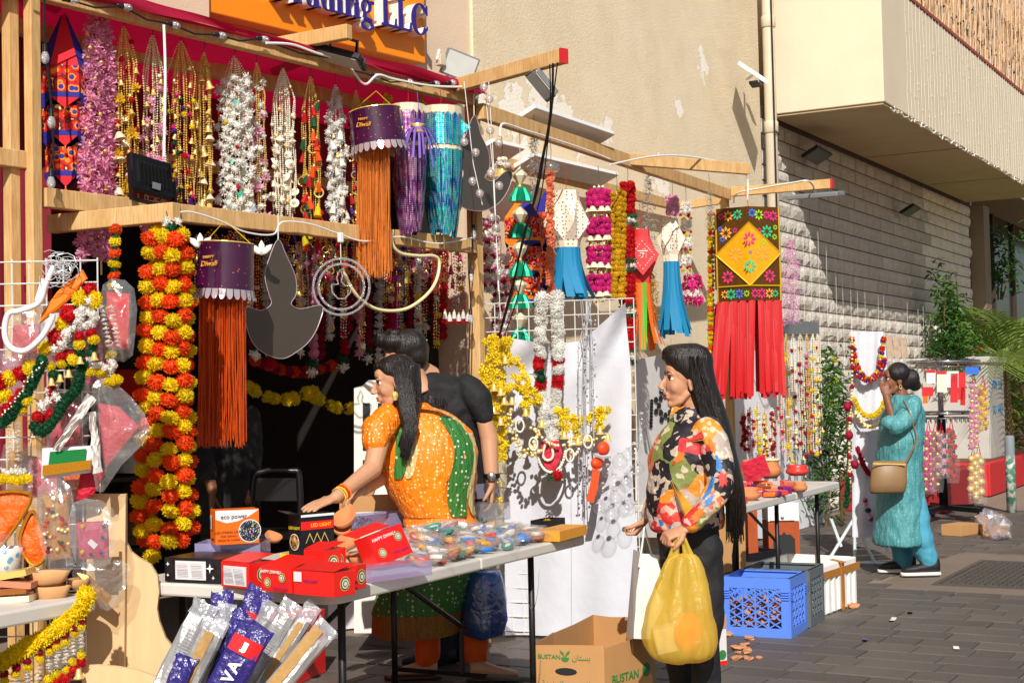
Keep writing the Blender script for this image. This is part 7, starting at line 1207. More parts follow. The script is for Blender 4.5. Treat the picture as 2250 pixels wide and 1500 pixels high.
bush('dark green shrub in the gap beside the bead board', PY(1825, 960, 4.55), (.5, .3, .9), 1600, .085, ('leaf_b', 'leaf_b', 'leaf_a'), 4); bush('slender yellow flowered weed growing up the stone wall', PY(1818, 850, 4.75), (.18, .12, .55), 120, .13, ('leaf_a',), 2, flowers=('p_yellow', 3))
bush('dry green hedge behind the utility cabinet', V((22.5, 4.55, .95)), (2.2, .4, .9), 900, .2, ('leaf_dry', 'leaf_a'), 4); bush('dark creeper hanging over the storefront corner', V((24.2, 4.9, 3.3)), (.8, .3, .6), 400, .14, ('leaf_b',), 3)
def palm(label, base, n, L, hgt):
    t = thing('palm', label, 'palm', base); MB().tube([base, base+ZU*hgt*.5, base+ZU*hgt], [.1, .09, .07], 8).build('trunk', 'stem', t)
    for k in range(n):
        a = 2*pi*k/n+U(-.3, .3); el = U(.5, 1.35); d = V((cos(a), sin(a), 0)); b = MB(); pts = []
        for i in range(9): f_ = i/8; pts.append(base+ZU*hgt+d*(L*cos(el)*f_+.25*L*f_*f_)+ZU*(L*sin(el)*f_-.55*L*f_*f_))
        b.tube(pts, [.014*(1-.8*i/8) for i in range(9)], 4)
        for i in range(26):
            f_ = .15+.85*i/26; j = min(7, int(f_*8)); p = pts[j].lerp(pts[j+1], f_*8-j); tg = (pts[j+1]-pts[j]).normalized(); sd = tg.cross(ZU).normalized()
            for s_ in (-1, 1): l_ = L*.36*(1-.5*abs(f_-.45)); e = (sd*s_*.8+tg*.7-ZU*.25).normalized(); ww = tg*.014; b.add([p-ww, p+ww, p+e*l_*.6+ww*.8-ZU*.01, p+e*l_-ZU*.05*l_*3, p+e*l_*.6-ww*.8-ZU*.01], [(0, 1, 2, 4), (4, 2, 3)])
        b.build('frond', 'palm', t)
palm('feathery green palm growing past the end of the stone wall', at(PY(2205, 800, 4.2), .4), 20, 1.9, 1.2); palm('second palm leaning out beside the cabinet', V((24.8, 3.95, .4)), 12, 1.9, .8)
# ================================================================== PEOPLE
mat('skin_a', '#c08a68', .55, var=.06, scale=30, bump=.08, bscale=200); mat('skin_b', '#7d4e34', .55, var=.06, scale=30); mat('skin_c', '#c08e6c', .55, var=.06, scale=30); mat('lip', '#8a3a34', .5); mat('eye_white', '#e8e2dc', .25); mat('iris', '#1c120c', .2); mat('nail', '#d8a890', .3)
mt, n, b = nodes('hair'); oc = objco(n); mp = N(n, 'ShaderNodeMapping'); mp.inputs['Scale'].default_value = (160, 160, 5); n.links.new(oc, mp.inputs[0]); hn_ = noise(n, 1, 3, mp.outputs[0]); n.links.new(mixc(n, hn_, hx('#0b0908'), hx('#241a16')), b.inputs['Base Color']); b.inputs['Roughness'].default_value = .38; bumpn(n, b, hn_, .7, .01)
def clothmat(name, c): return mat(name, c, .8, var=.1, scale=12, bump=.35, bscale=9, bdist=.04)
clothmat('black_tshirt', '#141416'); clothmat('black_trousers', '#17161a'); clothmat('dark_jeans', '#1c1e28')
mt, n, b = nodes('floral_shirt'); oc = objco(n); wn = noise(n, 7, 3, oc); mv = N(n, 'ShaderNodeVectorMath', operation='MULTIPLY_ADD'); n.links.new(N(n, 'ShaderNodeTexNoise').outputs['Color'], mv.inputs[0]); mv.inputs[1].default_value = (.05, .05, .05); n.links.new(oc, mv.inputs[2])
v2 = N(n, 'ShaderNodeTexVoronoi'); v2.inputs['Scale'].default_value = 10.5; n.links.new(mv.outputs[0], v2.inputs[0]); sc_ = N(n, 'ShaderNodeSeparateColor'); n.links.new(v2.outputs['Color'], sc_.inputs[0])
pal_ = ['#1a141c', '#1a141c', '#d8382a', '#b0a094', '#e08a28', '#201820', '#3a74a8', '#c22c34', '#b8a898', '#181418', '#7a8444', '#d86a40']
c = ramp(n, sc_.outputs[0], *[((i+.0)/12, hx(h)) for i, h in enumerate(pal_)]); n.nodes['Color Ramp'].color_ramp.interpolation = 'CONSTANT'
v3 = N(n, 'ShaderNodeTexVoronoi'); v3.inputs['Scale'].default_value = 45; n.links.new(mv.outputs[0], v3.inputs[0]); s3 = N(n, 'ShaderNodeSeparateColor'); n.links.new(v3.outputs['Color'], s3.inputs[0]); c = mixc(n, ramp(n, s3.outputs[1], (.72, 0), (.74, .55)), c, hx('#f0d8c0')); n.links.new(c, b.inputs['Base Color']); b.inputs['Roughness'].default_value = .6; bumpn(n, b, noise(n, 11, 3, oc), .45, .04)
def dotted(name, base, dot, sc, base2=None):
    mt, n, b = nodes(name); oc = objco(n); v = N(n, 'ShaderNodeTexVoronoi'); v.inputs['Scale'].default_value = sc; v.inputs['Randomness'].default_value = .45; n.links.new(oc, v.inputs[0]); bc = mixc(n, noise(n, 5, 3, oc), hx(base), hx(base2 or base)); n.links.new(mixc(n, ramp(n, v.outputs['Distance'], (.1, 0), (.13, .85), (.22, .85), (.26, 0)), bc, hx(dot)), b.inputs['Base Color']); b.inputs['Roughness'].default_value = .5; mp = N(n, 'ShaderNodeMapping'); mp.inputs['Scale'].default_value = (30, 30, 7); n.links.new(oc, mp.inputs[0]); bumpn(n, b, noise(n, 1.3, 3, mp.outputs[0]), .6, .03)
dotted('sari_orange', '#ff9000', '#ffe8b0', 50, '#ee6c00'); dotted('sari_green', '#4a7a1c', '#f0eccc', 40, '#0f6a3a'); dotted('sari_cream', '#d8c488', '#fff4d8', 40, '#b8a060'); dotted('sari_border', '#b07818', '#40280c', 60, '#5a3414'); dotted('teal_kurta', '#569a9e', '#86b0a6', 42, '#3c848c'); clothmat('teal_trousers', '#4a9ab4'); clothmat('orange_trousers', '#e05a08'); mat('tan_leather', '#8a6c48', .5, bump=.2, bscale=60); mat('shoe_black', '#1a1a1c', .6); mat('sole', '#e0ddd8', .6); mat('sandal', '#4a3020', .6); mat('blue_dots', '#2a3a78', .7)
def skinmesh(b, name, mt_, parent, vox=.006, sm=6, label=None):
    o = b.build(name, mt_, parent, True); m_ = o.modifiers.new('remesh', 'REMESH'); m_.mode = 'VOXEL'; m_.voxel_size = vox; m_.use_smooth_shade = True
    if name in ('shirt', 'blouse', 'kurta', 'tshirt', 'trousers'):
        tx = bpy.data.textures.new('folds', 'CLOUDS'); tx.noise_scale = .09; tx.noise_depth = 2; dm_ = o.modifiers.new('folds', 'DISPLACE'); dm_.texture = tx; dm_.strength = .03; dm_.mid_level = .5; dm_.texture_coords = 'LOCAL'
    if sm: s_ = o.modifiers.new('smooth', 'SMOOTH'); s_.iterations = sm; s_.factor = .5
    if label: o['label'] = label
    return o
def rings(rows, d, n=24, dd=0):        # rows: (px x, px y, half width px, half depth m[, extra depth])
    out = []
    for r in rows:
        dp_ = d+(r[4] if len(r) > 4 else 0); c = PD(r[0], r[1], dp_); a = r[2]*dp_/F; out.append([c+RH*(a*cos(2*pi*j/n))+FH*(r[3]*sin(2*pi*j/n)) for j in range(n)])
    return out
def limb(b, pts, rs, n=12):
    P = [PD(*p) for p in pts]; b.tube(P, rs, n)
    for p, r in zip(P, rs): b.ball(p, r*.99, 10, 7)
def head(b, P, fwd, upv, sc=1):
    L = (upv.cross(fwd)).normalized(); fwd = fwd.normalized(); upv = fwd.cross(L).normalized(); M4 = Mx((fwd, L, upv)).transposed().to_4x4()*1; T = Mx.Translation(P) @ M4 @ Mx.Scale(sc, 4); b.T = T
    b.ball((-.012, 0, .035), (.094, .073, .086), 20, 12); b.ball((.03, 0, -.008), (.06, .058, .078), 18, 12); b.ball((.036, 0, -.062), (.044, .042, .036), 14, 9); b.tube([(-.002, .05, -.045), (.035, .036, -.085), (.062, .012, -.097)], [.014, .014, .012], 8); b.tube([(-.002, -.05, -.045), (.035, -.036, -.085), (.062, -.012, -.097)], [.014, .014, .012], 8); b.ball((.067, 0, -.094), (.016, .02, .016), 10, 7); b.ball((.055, 0, .05), (.034, .05, .035), 12, 8)
    b.tube([(.083, 0, .022), (.099, 0, .0), (.112, 0, -.022), (.108, 0, -.031)], [.007, .0085, .0115, .009], 8); b.ball((.103, .009, -.028), .0095, 8, 6); b.ball((.103, -.009, -.028), .0095, 8, 6)
    b.ball((.086, 0, -.052), (.012, .02, .008), 8, 6); b.ball((.083, 0, -.067), (.012, .017, .008), 8, 6)
    for s in (-1, 1): b.ball((.074, s*.03, .032), (.013, .024, .007), 8, 6); b.ball((.052, s*.034, -.022), (.026, .02, .03), 10, 7); b.ball((-.008, s*.073, -.008), (.02, .009, .03), 8, 6); b.ball((-.004, s*.076, -.032), (.01, .008, .012), 6, 5)
    b.tube([(-.02, 0, -.05), (-.03, 0, -.11), (-.042, 0, -.18)], [.05, .047, .058], 14); b.T = None; return T
def facebits(T, parent, sc=1):
    for s in (-1, 1):
        b = MB(); b.T = T; b.ball((.068, s*.031, .012), (.0118, .0135, .008), 10, 7); b.build('eye', 'eye_white', parent, True); b = MB(); b.T = T; b.ball((.0765, s*.033, .0115), (.0045, .0068, .0068), 8, 6); b.build('iris', 'iris', parent, True)
        b = MB(); b.T = T; b.tube([(.083, s*.014, .034), (.084, s*.03, .042), (.072, s*.048, .036)], [.003, .0036, .002], 5); b.build('eyebrow', 'hair', parent); b = MB(); b.T = T; b.tube([(.08, s*.018, .0165), (.081, s*.031, .0205), (.074, s*.045, .016)], [.002, .003, .002], 5); b.build('eyelid', 'iris', parent)
    b = MB(); b.T = T; b.ball((.0935, 0, -.0535), (.007, .021, .0048), 10, 6); b.ball((.091, 0, -.0645), (.0075, .018, .0055), 10, 6); b.build('lips', 'lip', parent, True)
def hand(b, W_, dirv, palmn, curl, sc=1, spread=.0075, thumb=1):      # wrist point, pointing direction, palm normal, curl angle per joint
    d = dirv.normalized(); n_ = (palmn-d*palmn.dot(d)).normalized(); s = d.cross(n_).normalized()
    b.loft([[W_+d*(f_*sc)+s*(w_*sc*cos(a*.628))+n_*(t_*sc*sin(a*.628)) for a in range(10)] for f_, w_, t_ in ((-.01, .027, .02), (.02, .032, .018), (.05, .040, .016), (.085, .041, .013), (.095, .036, .01))])
    for i, L in enumerate((.068, .078, .073, .058)):
        o = W_+d*(.088*sc)+s*((i-1.5)*.0205*sc); dr = d.copy(); pts = [o-d*.02*sc]; p = o; pts.append(p)
        for k, f_ in enumerate((.45, .32, .23)): dr = (Mx.Rotation(curl*(.75, 1.1, .8)[k]*(1+.08*i), 3, s) @ dr).normalized() if k or curl else dr; dr = (dr+s*(i-1.5)*.04).normalized(); p = p+dr*(L*f_*sc); pts.append(p)
        b.tube(pts, [.0105*sc, .0102*sc, .0095*sc, .0088*sc, .0065*sc], 8)
    o = W_+d*(.025*sc)-s*(.03*sc*thumb); p1 = o+(d*.6-s*.65*thumb+n_*.35).normalized()*.035*sc; p2 = p1+(d*.9-s*.15*thumb+n_*.5).normalized()*.03*sc; p3 = p2+(d*.8+s*.1*thumb+n_*.6).normalized()*.024*sc; b.tube([o, p1, p2, p3], [.0145*sc, .012*sc, .0105*sc, .007*sc], 8)
# ------------------------------------------------------------------ 1: woman in a floral shirt walking by with bags
D1 = 6.2; w1 = thing('person', 'woman in a bright floral shirt and black trousers carrying two bags', 'person', at(PD(1530, 1560, D1), 0))
b = MB(); T1_ = head(b, PD(1507, 838, D1), -RH-FH*.12, ZU-RH*-.06*-1, 1.0)
b.tube([PD(1520, 880, D1), PD(1530, 915, D1), PD(1535, 950, D1)], [.05, .055, .07], 14)
WR = PD(1508, 1160, D1-.25); b.tube([PD(1545, 1128, D1-.25), WR], [.032, .026], 10); hand(b, WR, (PD(1478, 1172, D1-.26)-WR), ZU*-1-RH*.2+FH*.25, 1.15, .98, thumb=-1)
WF = PD(1420, 1138, D1+.2); b.tube([PD(1440, 1110, D1+.2), WF], [.03, .025], 10); hand(b, WF, (PD(1404, 1160, D1+.2)-WF), -RH+FH*.2, 1.1, .95)
b.loft(rings([(1530, 940, 50, .09), (1510, 1100, 60, .1), (1512, 1200, 60, .1)], D1)); limb(b, [(1560, 950, D1-.13), (1590, 1070, D1-.2), (1545, 1128, D1-.25)], [.045, .04, .032]); limb(b, [(1500, 955, D1+.13), (1478, 1050, D1+.19), (1440, 1110, D1+.2)], [.045, .038, .03])
limb(b, [(1545, 1200, D1-.09), (1552, 1390, D1-.1), (1552, 1560, D1-.1)], [.06, .05, .035]); limb(b, [(1495, 1200, D1+.09), (1492, 1390, D1+.1), (1505, 1560, D1+.1)], [.06, .05, .035])
for x, dd in ((1552, -.1), (1505, .1)): b.loft([[PD(x, 1560, D1+dd)+RH*(.03-f_)+FH*(wd*cos(a*.628))+ZU*(-.02+h_*sin(a*.628)*.5+h_*.5-.02) for a in range(10)] for f_, wd, h_ in ((0, .03, .06), (.08, .036, .06), (.16, .045, .04), (.24, .03, .02))])
bo = skinmesh(b, 'body', 'skin_a', w1, .0045, 4); facebits(T1_, bo)
b = MB(); b.T = T1_; b.tube([(.107+.004*cos(a*.5), .008+.006*sin(a*.5)*0, -.034+.005*sin(a*.5)) for a in range(13)], .0011, 4); b.build('nose_ring', 'silver', w1)
b = MB(); b.loft(rings([(1520, 893, 33, .06), (1526, 918, 52, .09), (1530, 938, 70, .14), (1524, 965, 84, .17), (1515, 1005, 88, .175), (1508, 1060, 87, .17), (1505, 1110, 85, .165), (1506, 1142, 82, .165), (1507, 1158, 80, .165), (1507, 1162, 76, .16)], D1)); limb(b, [(1556, 945, D1-.13), (1578, 1005, D1-.19), (1583, 1068, D1-.22), (1555, 1112, D1-.25), (1520, 1148, D1-.25)], [.06, .062, .06, .053, .044]); limb(b, [(1500, 950, D1+.12), (1480, 1040, D1+.19), (1446, 1098, D1+.2), (1428, 1126, D1+.2)], [.06, .06, .052, .045])
sh1 = skinmesh(b, 'shirt', 'floral_shirt', w1, .009, 5)
mat('leaf_orange', '#e8701c', .6, var=.35, scale=40); mat('leaf_red', '#d02a20', .6, var=.3, scale=40); mat('leaf_blue', '#3a78b8', .6, var=.35, scale=60); mat('leaf_mustard', '#c98a20', .6, var=.3, scale=40)
mpl = [(0, 1), (.18, .62), (.5, .78), (.42, .4), (.95, .35), (.62, .02), (.72, -.3), (.3, -.28), (.06, -.7), (-.06, -.7), (-.3, -.28), (-.72, -.3), (-.62, .02), (-.95, .35), (-.42, .4), (-.5, .78), (-.18, .62)]
for k, (x, y, r, a, m_) in enumerate(((1555, 965, 34, .3, 'leaf_orange'), (1470, 1000, 30, 1.9, 'leaf_orange'), (1500, 1105, 34, -.6, 'leaf_red'), (1596, 1045, 28, 2.4, 'leaf_red'), (1455, 1075, 26, .9, 'leaf_mustard'), (1535, 1130, 26, 1.4, 'leaf_orange'), (1440, 1030, 22, -.9, 'leaf_red'), (1510, 950, 24, 2.8, 'leaf_mustard'), (1572, 1010, 22, -1.2, 'leaf_blue'), (1530, 1060, 24, .2, 'leaf_blue'), (1455, 1125, 20, 2.2, 'leaf_red'), (1475, 940, 20, .4, 'leaf_red'), (1560, 1095, 22, 1.1, 'leaf_blue'))):
    dq = D1-.33; P_ = PD(x, y, dq); sc_ = r*dq/F; vs = [P_]; fs_ = []; nn_ = len(mpl)*3; loop = []
    for i in range(len(mpl)):
        p, q = mpl[i], mpl[(i+1) % len(mpl)]
        for f_ in (0, .33, .66): loop.append((p[0]+(q[0]-p[0])*f_, p[1]+(q[1]-p[1])*f_))
    for rr_ in (.33, .66, 1): vs += [P_+(RT*(u_*cos(a)-v_*sin(a))+UP*(u_*sin(a)+v_*cos(a)))*(sc_*rr_) for u_, v_ in loop]
    for i in range(nn_): j = (i+1) % nn_; fs_ += [(0, 1+i, 1+j), (1+i, 1+nn_+i, 1+nn_+j, 1+j), (1+nn_+i, 1+2*nn_+i, 1+2*nn_+j, 1+nn_+j)]
    o = MB().add(vs, fs_).build('leaf_print', m_, sh1, True); sw_ = o.modifiers.new('wrap', 'SHRINKWRAP'); sw_.target = sh1; sw_.wrap_method = 'TARGET_PROJECT'; sw_.wrap_mode = 'ABOVE_SURFACE'; sw_.offset = .003
b = MB(); b.loft(rings([(1512, 897, 36, .068), (1517, 912, 44, .08), (1520, 922, 46, .08)], D1), False); b.add([PD(1478, 890, D1-.02), PD(1508, 900, D1-.09), PD(1492, 935, D1-.1), PD(1470, 918, D1-.04)], [(0, 1, 2, 3)]); b.build('collar', 'floral_shirt', w1, True)
b = MB(); b.loft(rings([(1512, 1135, 62, .15), (1512, 1180, 70, .165), (1516, 1225, 66, .165)], D1)); limb(b, [(1542, 1200, D1-.08), (1549, 1300, D1-.09), (1550, 1400, D1-.1), (1550, 1545, D1-.1)], [.088, .08, .068, .055]); limb(b, [(1492, 1200, D1+.08), (1488, 1300, D1+.09), (1490, 1400, D1+.1), (1503, 1545, D1+.1)], [.085, .078, .066, .055]); skinmesh(b, 'trousers', 'black_trousers', w1, .01, 5)
b = MB(); hr = [(1512, 754, 20, .04), (1510, 764, 44, .07), (1512, 785, 55, .085), (1518, 810, 50, .09), (1536, 840, 38, .092), (1546, 870, 38, .09), (1556, 900, 38, .09), (1568, 940, 38, .11, -.04), (1586, 1000, 33, .11, -.04), (1606, 1065, 28, .1, -.02), (1618, 1120, 22, .08), (1618, 1160, 15, .06), (1616, 1185, 5, .02)]
b.loft(rings(hr, D1)); b.ball(PD(1479, 785, D1), (.021, .056, .024), 12, 8); b.ball(PD(1486, 774, D1), (.045, .068, .036), 12, 8); o = skinmesh(b, 'hair', 'hair', w1, .0075, 5)
b = MB()
for k in range(150):
    a = U(-1.2, 1.2); x0 = U(-20, 20); pts = [PD(1525+x0*.6, 800+U(-20, 10), D1-.085-U(0, .01)), PD(1556+x0, 900, D1-.1-U(0, .01)), PD(1588+x0, 1000, D1-.13), PD(1612+x0*.9, 1090, D1-.1), PD(1616+x0*.8+U(-6, 6), 1150+U(-10, 45), D1-.06+U(-.02, .02))]; b.tube(pts, .0016, 3, False)
b.build('hair_strands', 'hair', w1, True)
for a, b_ in (((1578, 1010), (1604, 1120)), ): pass
# her bags
film('yellow_plastic', (1, .97, .78), .03, .62, hx('#ffdc58'), .45, 1, 10, .16); mt = MATS['yellow_plastic']
for nd in mt.node_tree.nodes:
    if nd.type == 'BSDF_DIFFUSE':
        tl = mt.node_tree.nodes.new('ShaderNodeBsdfTranslucent'); tl.inputs[0].default_value = (*hx('#ffe264'), 1); ms = mt.node_tree.nodes.new('ShaderNodeMixShader'); ms.inputs[0].default_value = .5
        tgt = nd.outputs[0].links[0].to_socket; mt.node_tree.links.new(nd.outputs[0], ms.inputs[1]); mt.node_tree.links.new(tl.outputs[0], ms.inputs[2]); mt.node_tree.links.new(ms.outputs[0], tgt)
yb = thing('carrier_bag', 'bulging yellow plastic carrier bag in the hand of the floral shirted woman', 'bag', PD(1497, 1450, D1-.3)); r2 = random.Random(4); b = MB(); n = 40; rr = []
for x, y, hw, hd in ((1500, 1215, 30, .02), (1499, 1235, 38, .035), (1498, 1265, 50, .05), (1496, 1300, 62, .07), (1494, 1335, 73, .085), (1494, 1370, 80, .095), (1496, 1400, 82, .1), (1499, 1425, 80, .095), (1502, 1443, 72, .08), (1504, 1452, 50, .05), (1505, 1454, 20, .02)):
    c_ = PD(x, y, D1-.3); f_ = max(0, 1-(y-1215)/230); rr.append([c_+RH*(hw*(D1-.3)/F*cos(2*pi*j/n)*(1+.07*f_*sin(j*5)+.02*sin(j*2.3+y*.05)))+FH*(hd*sin(2*pi*j/n)*(1+.4*f_*sin(j*7)+.12*sin(j*3.1+y*.04)))+ZU*.004*sin(j*3) for j in range(n)])
b.loft(rr, True); o = b.build('bag', 'yellow_plastic', yb, True); sb = o.modifiers.new('sub', 'SUBSURF'); sb.levels = sb.render_levels = 1; tx = bpy.data.textures.new('crinkle', 'CLOUDS'); tx.noise_scale = .12; tx.noise_depth = 2; dm_ = o.modifiers.new('crinkle', 'DISPLACE'); dm_.texture = tx; dm_.strength = .035; dm_.texture_coords = 'LOCAL'
for x0, x1, dd in ((1478, 1488, -.02), (1516, 1500, -.02), (1480, 1489, .02), (1512, 1502, .02)): MB().sheet(4, 8, lambda a, v: PD(x0+(x1-x0)*v+(a-.5)*24*(1-.55*v), 1225-46*v, D1-.28+dd*(1-.6*v))+FH*(.012*sin(6*a))).build('handle', 'yellow_plastic', yb, True)
mat('orange_disc', '#f0702a', .6); MB().ball(PD(1512, 1388, D1-.3), (.085, .05, .082), 20, 12).build('contents', 'orange_disc', yb, True); MB().box(PD(1470, 1400, D1-.28), (.12, .09, .1), Rax(RH+ZU*.2, FH)).build('contents', 'label_white', yb)
pb_ = thing('paper_bag', 'white paper gift bag with cord handles beside the yellow bag', 'bag', PD(1420, 1405, D1+.1)); mat('white_paper', '#e4dfd6', .7, bump=.15, bscale=8)
def rq(y, x0, x1, d0_, d1_): return [PD(x0, y, d0_), PD(x1, y+4, d0_-.06), PD(x1+20, y-8, d1_), PD(x0+10, y-12, d1_+.05)]
b = MB(); b.loft([rq(1402, 1392, 1470, D1+.1, D1+.28), rq(1300, 1398, 1465, D1+.1, D1+.26), rq(1215, 1408, 1462, D1+.12, D1+.2)], False); b.add(rq(1400, 1392, 1470, D1+.1, D1+.28), [(0, 1, 2, 3)]); b.build('bag', 'white_paper', pb_); recalc(MB().prism([PD(1408, 1213, D1+.1), PD(1391, 1402, D1+.09), PD(1376, 1396, D1+.28), PD(1392, 1206, D1+.24)], FW*.003).build('gusset', 'white_paper', pb_))
for x0, x1 in ((1404, 1440), ): 
    for dd in (.1, .2): MB().tube(sp([(1404, 1245), (1412, 1190), (1416, 1158), (1424, 1190), (1442, 1248)], g(D1+dd), 5), .0045, 6).build('cord_handle', 'white_cable', pb_)
# ------------------------------------------------------------------ 2: woman in teal kurta, hand to her mouth
D2 = 10.72; w2 = thing('person', 'woman in a teal kurta with her hand to her mouth', 'person', at(PD(2000, 1262, D2), 0)); s2 = D2/F
b = MB(); T2_ = head(b, PD(1968, 836, D2), -RH-FH*.05+ZU*.02, ZU, 1.0); b.tube([PD(1975, 860, D2), PD(1984, 890, D2)], [.055, .07], 12)
limb(b, [(2000, 892, D2-.12), (1962, 938, D2-.22), (1948, 872, D2-.16)], [.05, .042, .028]); hand(b, PD(1948, 872, D2-.16), ZU*1-RH*.12+FH*.2, RH*.2+FH, .7, .9); limb(b, [(1990, 895, D2+.14), (1975, 980, D2+.2), (1950, 1020, D2+.2)], [.045, .04, .03])
b.loft(rings([(1990, 890, 30, .1), (1985, 1000, 36, .1), (1985, 1100, 36, .1)], D2)); limb(b, [(1998, 1090, D2-.08), (2018, 1170, D2-.1), (2042, 1240, D2-.1)], [.07, .055, .04]); limb(b, [(1975, 1090, D2+.08), (1980, 1170, D2+.1), (1985, 1238, D2+.1)], [.07, .055, .04]); bo = skinmesh(b, 'body', 'skin_b', w2, .007, 2); facebits(T2_, bo)
b = MB(); b.loft(rings([(1976, 868, 20, .08), (1985, 882, 34, .15), (1987, 905, 44, .19), (1981, 940, 49, .2), (1978, 970, 50, .21), (1976, 1000, 50, .2), (1976, 1020, 48, .2), (1978, 1060, 50, .21), (1978, 1120, 53, .23), (1974, 1188, 56, .25), (1974, 1196, 55, .25)], D2)); limb(b, [(2006, 888, D2-.13), (1990, 920, D2-.2), (1968, 938, D2-.23), (1956, 930, D2-.22)], [.075, .078, .07, .062]); limb(b, [(1995, 892, D2+.14), (1978, 960, D2+.2), (1966, 990, D2+.2)], [.07, .065, .06]); skinmesh(b, 'kurta', 'teal_kurta', w2, .012, 5)
b = MB(); limb(b, [(2000, 1100, D2-.08), (2012, 1160, D2-.1), (2030, 1205, D2-.1), (2040, 1228, D2-.1)], [.11, .105, .085, .07]); limb(b, [(1978, 1100, D2+.08), (1980, 1160, D2+.1), (1984, 1226, D2+.1)], [.11, .1, .075]); skinmesh(b, 'trousers', 'teal_trousers', w2, .012, 4)
for x, y, dd, nm in ((2034, 1268, -.12, 0), (1982, 1258, .1, 1)):
    c_ = PD(x, y, D2+dd); c_.z = 0
    prof = [(.10, .03, .10), (.07, .036, .10), (.0, .042, .075), (-.08, .045, .055), (-.14, .042, .045), (-.17, .02, .03)]; MB().loft([[c_+RH*f_+FH*(w_*cos(a*.524))+ZU*(.03+h_*.5+h_*.5*sin(a*.524)) for a in range(12)] for f_, w_, h_ in prof]).build('shoe', 'shoe_black', w2, True); MB().loft([[c_+RH*f_*1.05+FH*(w_*1.08*cos(a*.524))+ZU*(.018+.016*sin(a*.524)) for a in range(12)] for f_, w_, h_ in prof]).build('sole', 'sole', w2, True)
b = MB(); b.ball(PD(1974, 820, D2), (.10, .085, .085), 16, 10); b.ball(PD(1984, 836, D2), (.06, .083, .075), 14, 9); b.ball(PD(2003, 832, D2), (.06, .06, .075), 14, 10); b.ball(PD(2010, 846, D2), (.035, .05, .045), 10, 8); skinmesh(b, 'hair', 'hair', w2, .009, 3); MB().tube([PD(1979+3*cos(a*.6), 850+4*sin(a*.6), D2-.09) for a in range(11)], .003, 4).build('earring', 'gold', w2)
hb2 = thing('handbag', 'tan leather shoulder bag worn by the woman in teal', 'bag', PD(1952, 1080, D2-.3)); b = MB(); b.loft(rings([(1955, 1012, 36, .03), (1954, 1022, 39, .06), (1952, 1060, 41, .07), (1950, 1078, 40, .06), (1950, 1083, 36, .04)], D2-.28)); b.build('body', 'tan_leather', hb2, True); MB().tube(sp([(1990, 1016), (2003, 990), (2013, 965), (2005, 930), (1995, 900), (1985, 880)], g(D2-.26)), .012, 5, flat=.4).build('strap', 'tan_leather', hb2); MB().tube([PD(1918, 1018, D2-.345), PD(1990, 1020, D2-.345)], .005, 4).build('zip', 'gold', hb2)
# ------------------------------------------------------------------ 3: woman in orange reaching over the table
D3 = 6.95; w3 = thing('person', 'woman in an orange and green dotted dress reaching across the table', 'person', at(PD(960, 1470, 7.2), 0))
b = MB(); T3_ = head(b, PD(868, 842, D3-.12), -RH*1-FH*.12-ZU*.16, ZU-RH*.16, 1.0); b.tube([PD(880, 870, D3-.08), PD(905, 905, D3)], [.052, .065], 12)
limb(b, [(842, 935, D3-.18), (818, 1030, D3-.32), (738, 1092, D3-.55)], [.052, .045, .028]); hand(b, PD(736, 1093, D3-.55), PD(668, 1118, D3-.65)-PD(736, 1093, D3-.55), -ZU+FH*.2, .14, 1.0, thumb=1)
limb(b, [(900, 930, D3+.16), (860, 1035, D3+.0), (800, 1075, D3-.25)], [.05, .042, .028]); hand(b, PD(800, 1075, D3-.25), -RH*.9-ZU*.5-FH*.2, -ZU, .5, .95)
b.loft(rings([(905, 900, 40, .1), (940, 1000, 60, .12), (965, 1150, 60, .12)], D3)); limb(b, [(945, 1150, 7.2), (940, 1300, 7.2), (938, 1440, 7.2)], [.08, .06, .04]); limb(b, [(1010, 1150, 7.25), (1030, 1300, 7.2), (1045, 1440, 7.15)], [.08, .06, .04])
for x, y, d_ in ((925, 1462, 7.2), (1070, 1466, 7.1)):
    c_ = PD(x, y, d_); c_.z = .02; b.loft([[c_+RH*f_*(1 if x > 1000 else -1)+FH*(w_*cos(a*.628)-.12*abs(f_)*0)+ZU*(h_*.5+h_*.5*sin(a*.628)) for a in range(10)] for f_, w_, h_ in ((-.08, .03, .08), (-.02, .035, .08), (.06, .045, .05), (.12, .045, .035), (.15, .03, .025))])
bo = skinmesh(b, 'body', 'skin_c', w3, .005, 3); facebits(T3_, bo)
for x, d_ in ((925, 7.2), (1070, 7.1)): c_ = PD(x, 1466, d_); c_.z = .012; MB().loft([[c_+RH*f_*(1 if x > 1000 else -1)+FH*(w_*cos(a*.524))+ZU*(.01*sin(a*.524)) for a in range(12)] for f_, w_ in ((-.1, .03), (-.05, .042), (.07, .052), (.15, .045), (.18, .02))]).build('sandal', 'sandal', w3, True)
dr = [(898, 880, 30, .07), (905, 895, 48, .11), (922, 915, 78, .15), (932, 950, 106, .2), (937, 1000, 115, .22), (942, 1045, 108, .22), (950, 1085, 92, .2), (965, 1130, 80, .17), (975, 1170, 84, .18)]
b = MB(); b.loft(rings(dr, D3)); limb(b, [(852, 918, D3-.16), (830, 945, D3-.22), (824, 968, D3-.25)], [.07, .078, .062]); limb(b, [(905, 930, D3+.15), (880, 990, D3+.06)], [.065, .06]); o = skinmesh(b, 'blouse', 'sari_orange', w3, .009, 5)
b = MB(); b.loft(rings([(975, 1140, 86, .185), (965, 1190, 92, .2), (940, 1260, 100, .22), (922, 1320, 100, .24), (915, 1345, 99, .24)], 7.1), False); b.build('skirt', 'sari_green', w3, True); b = MB(); b.loft(rings([(918, 1338, 100, .245), (915, 1365, 98, .245), (912, 1388, 96, .24)], 7.1), False); b.build('skirt_border', 'sari_border', w3, True)
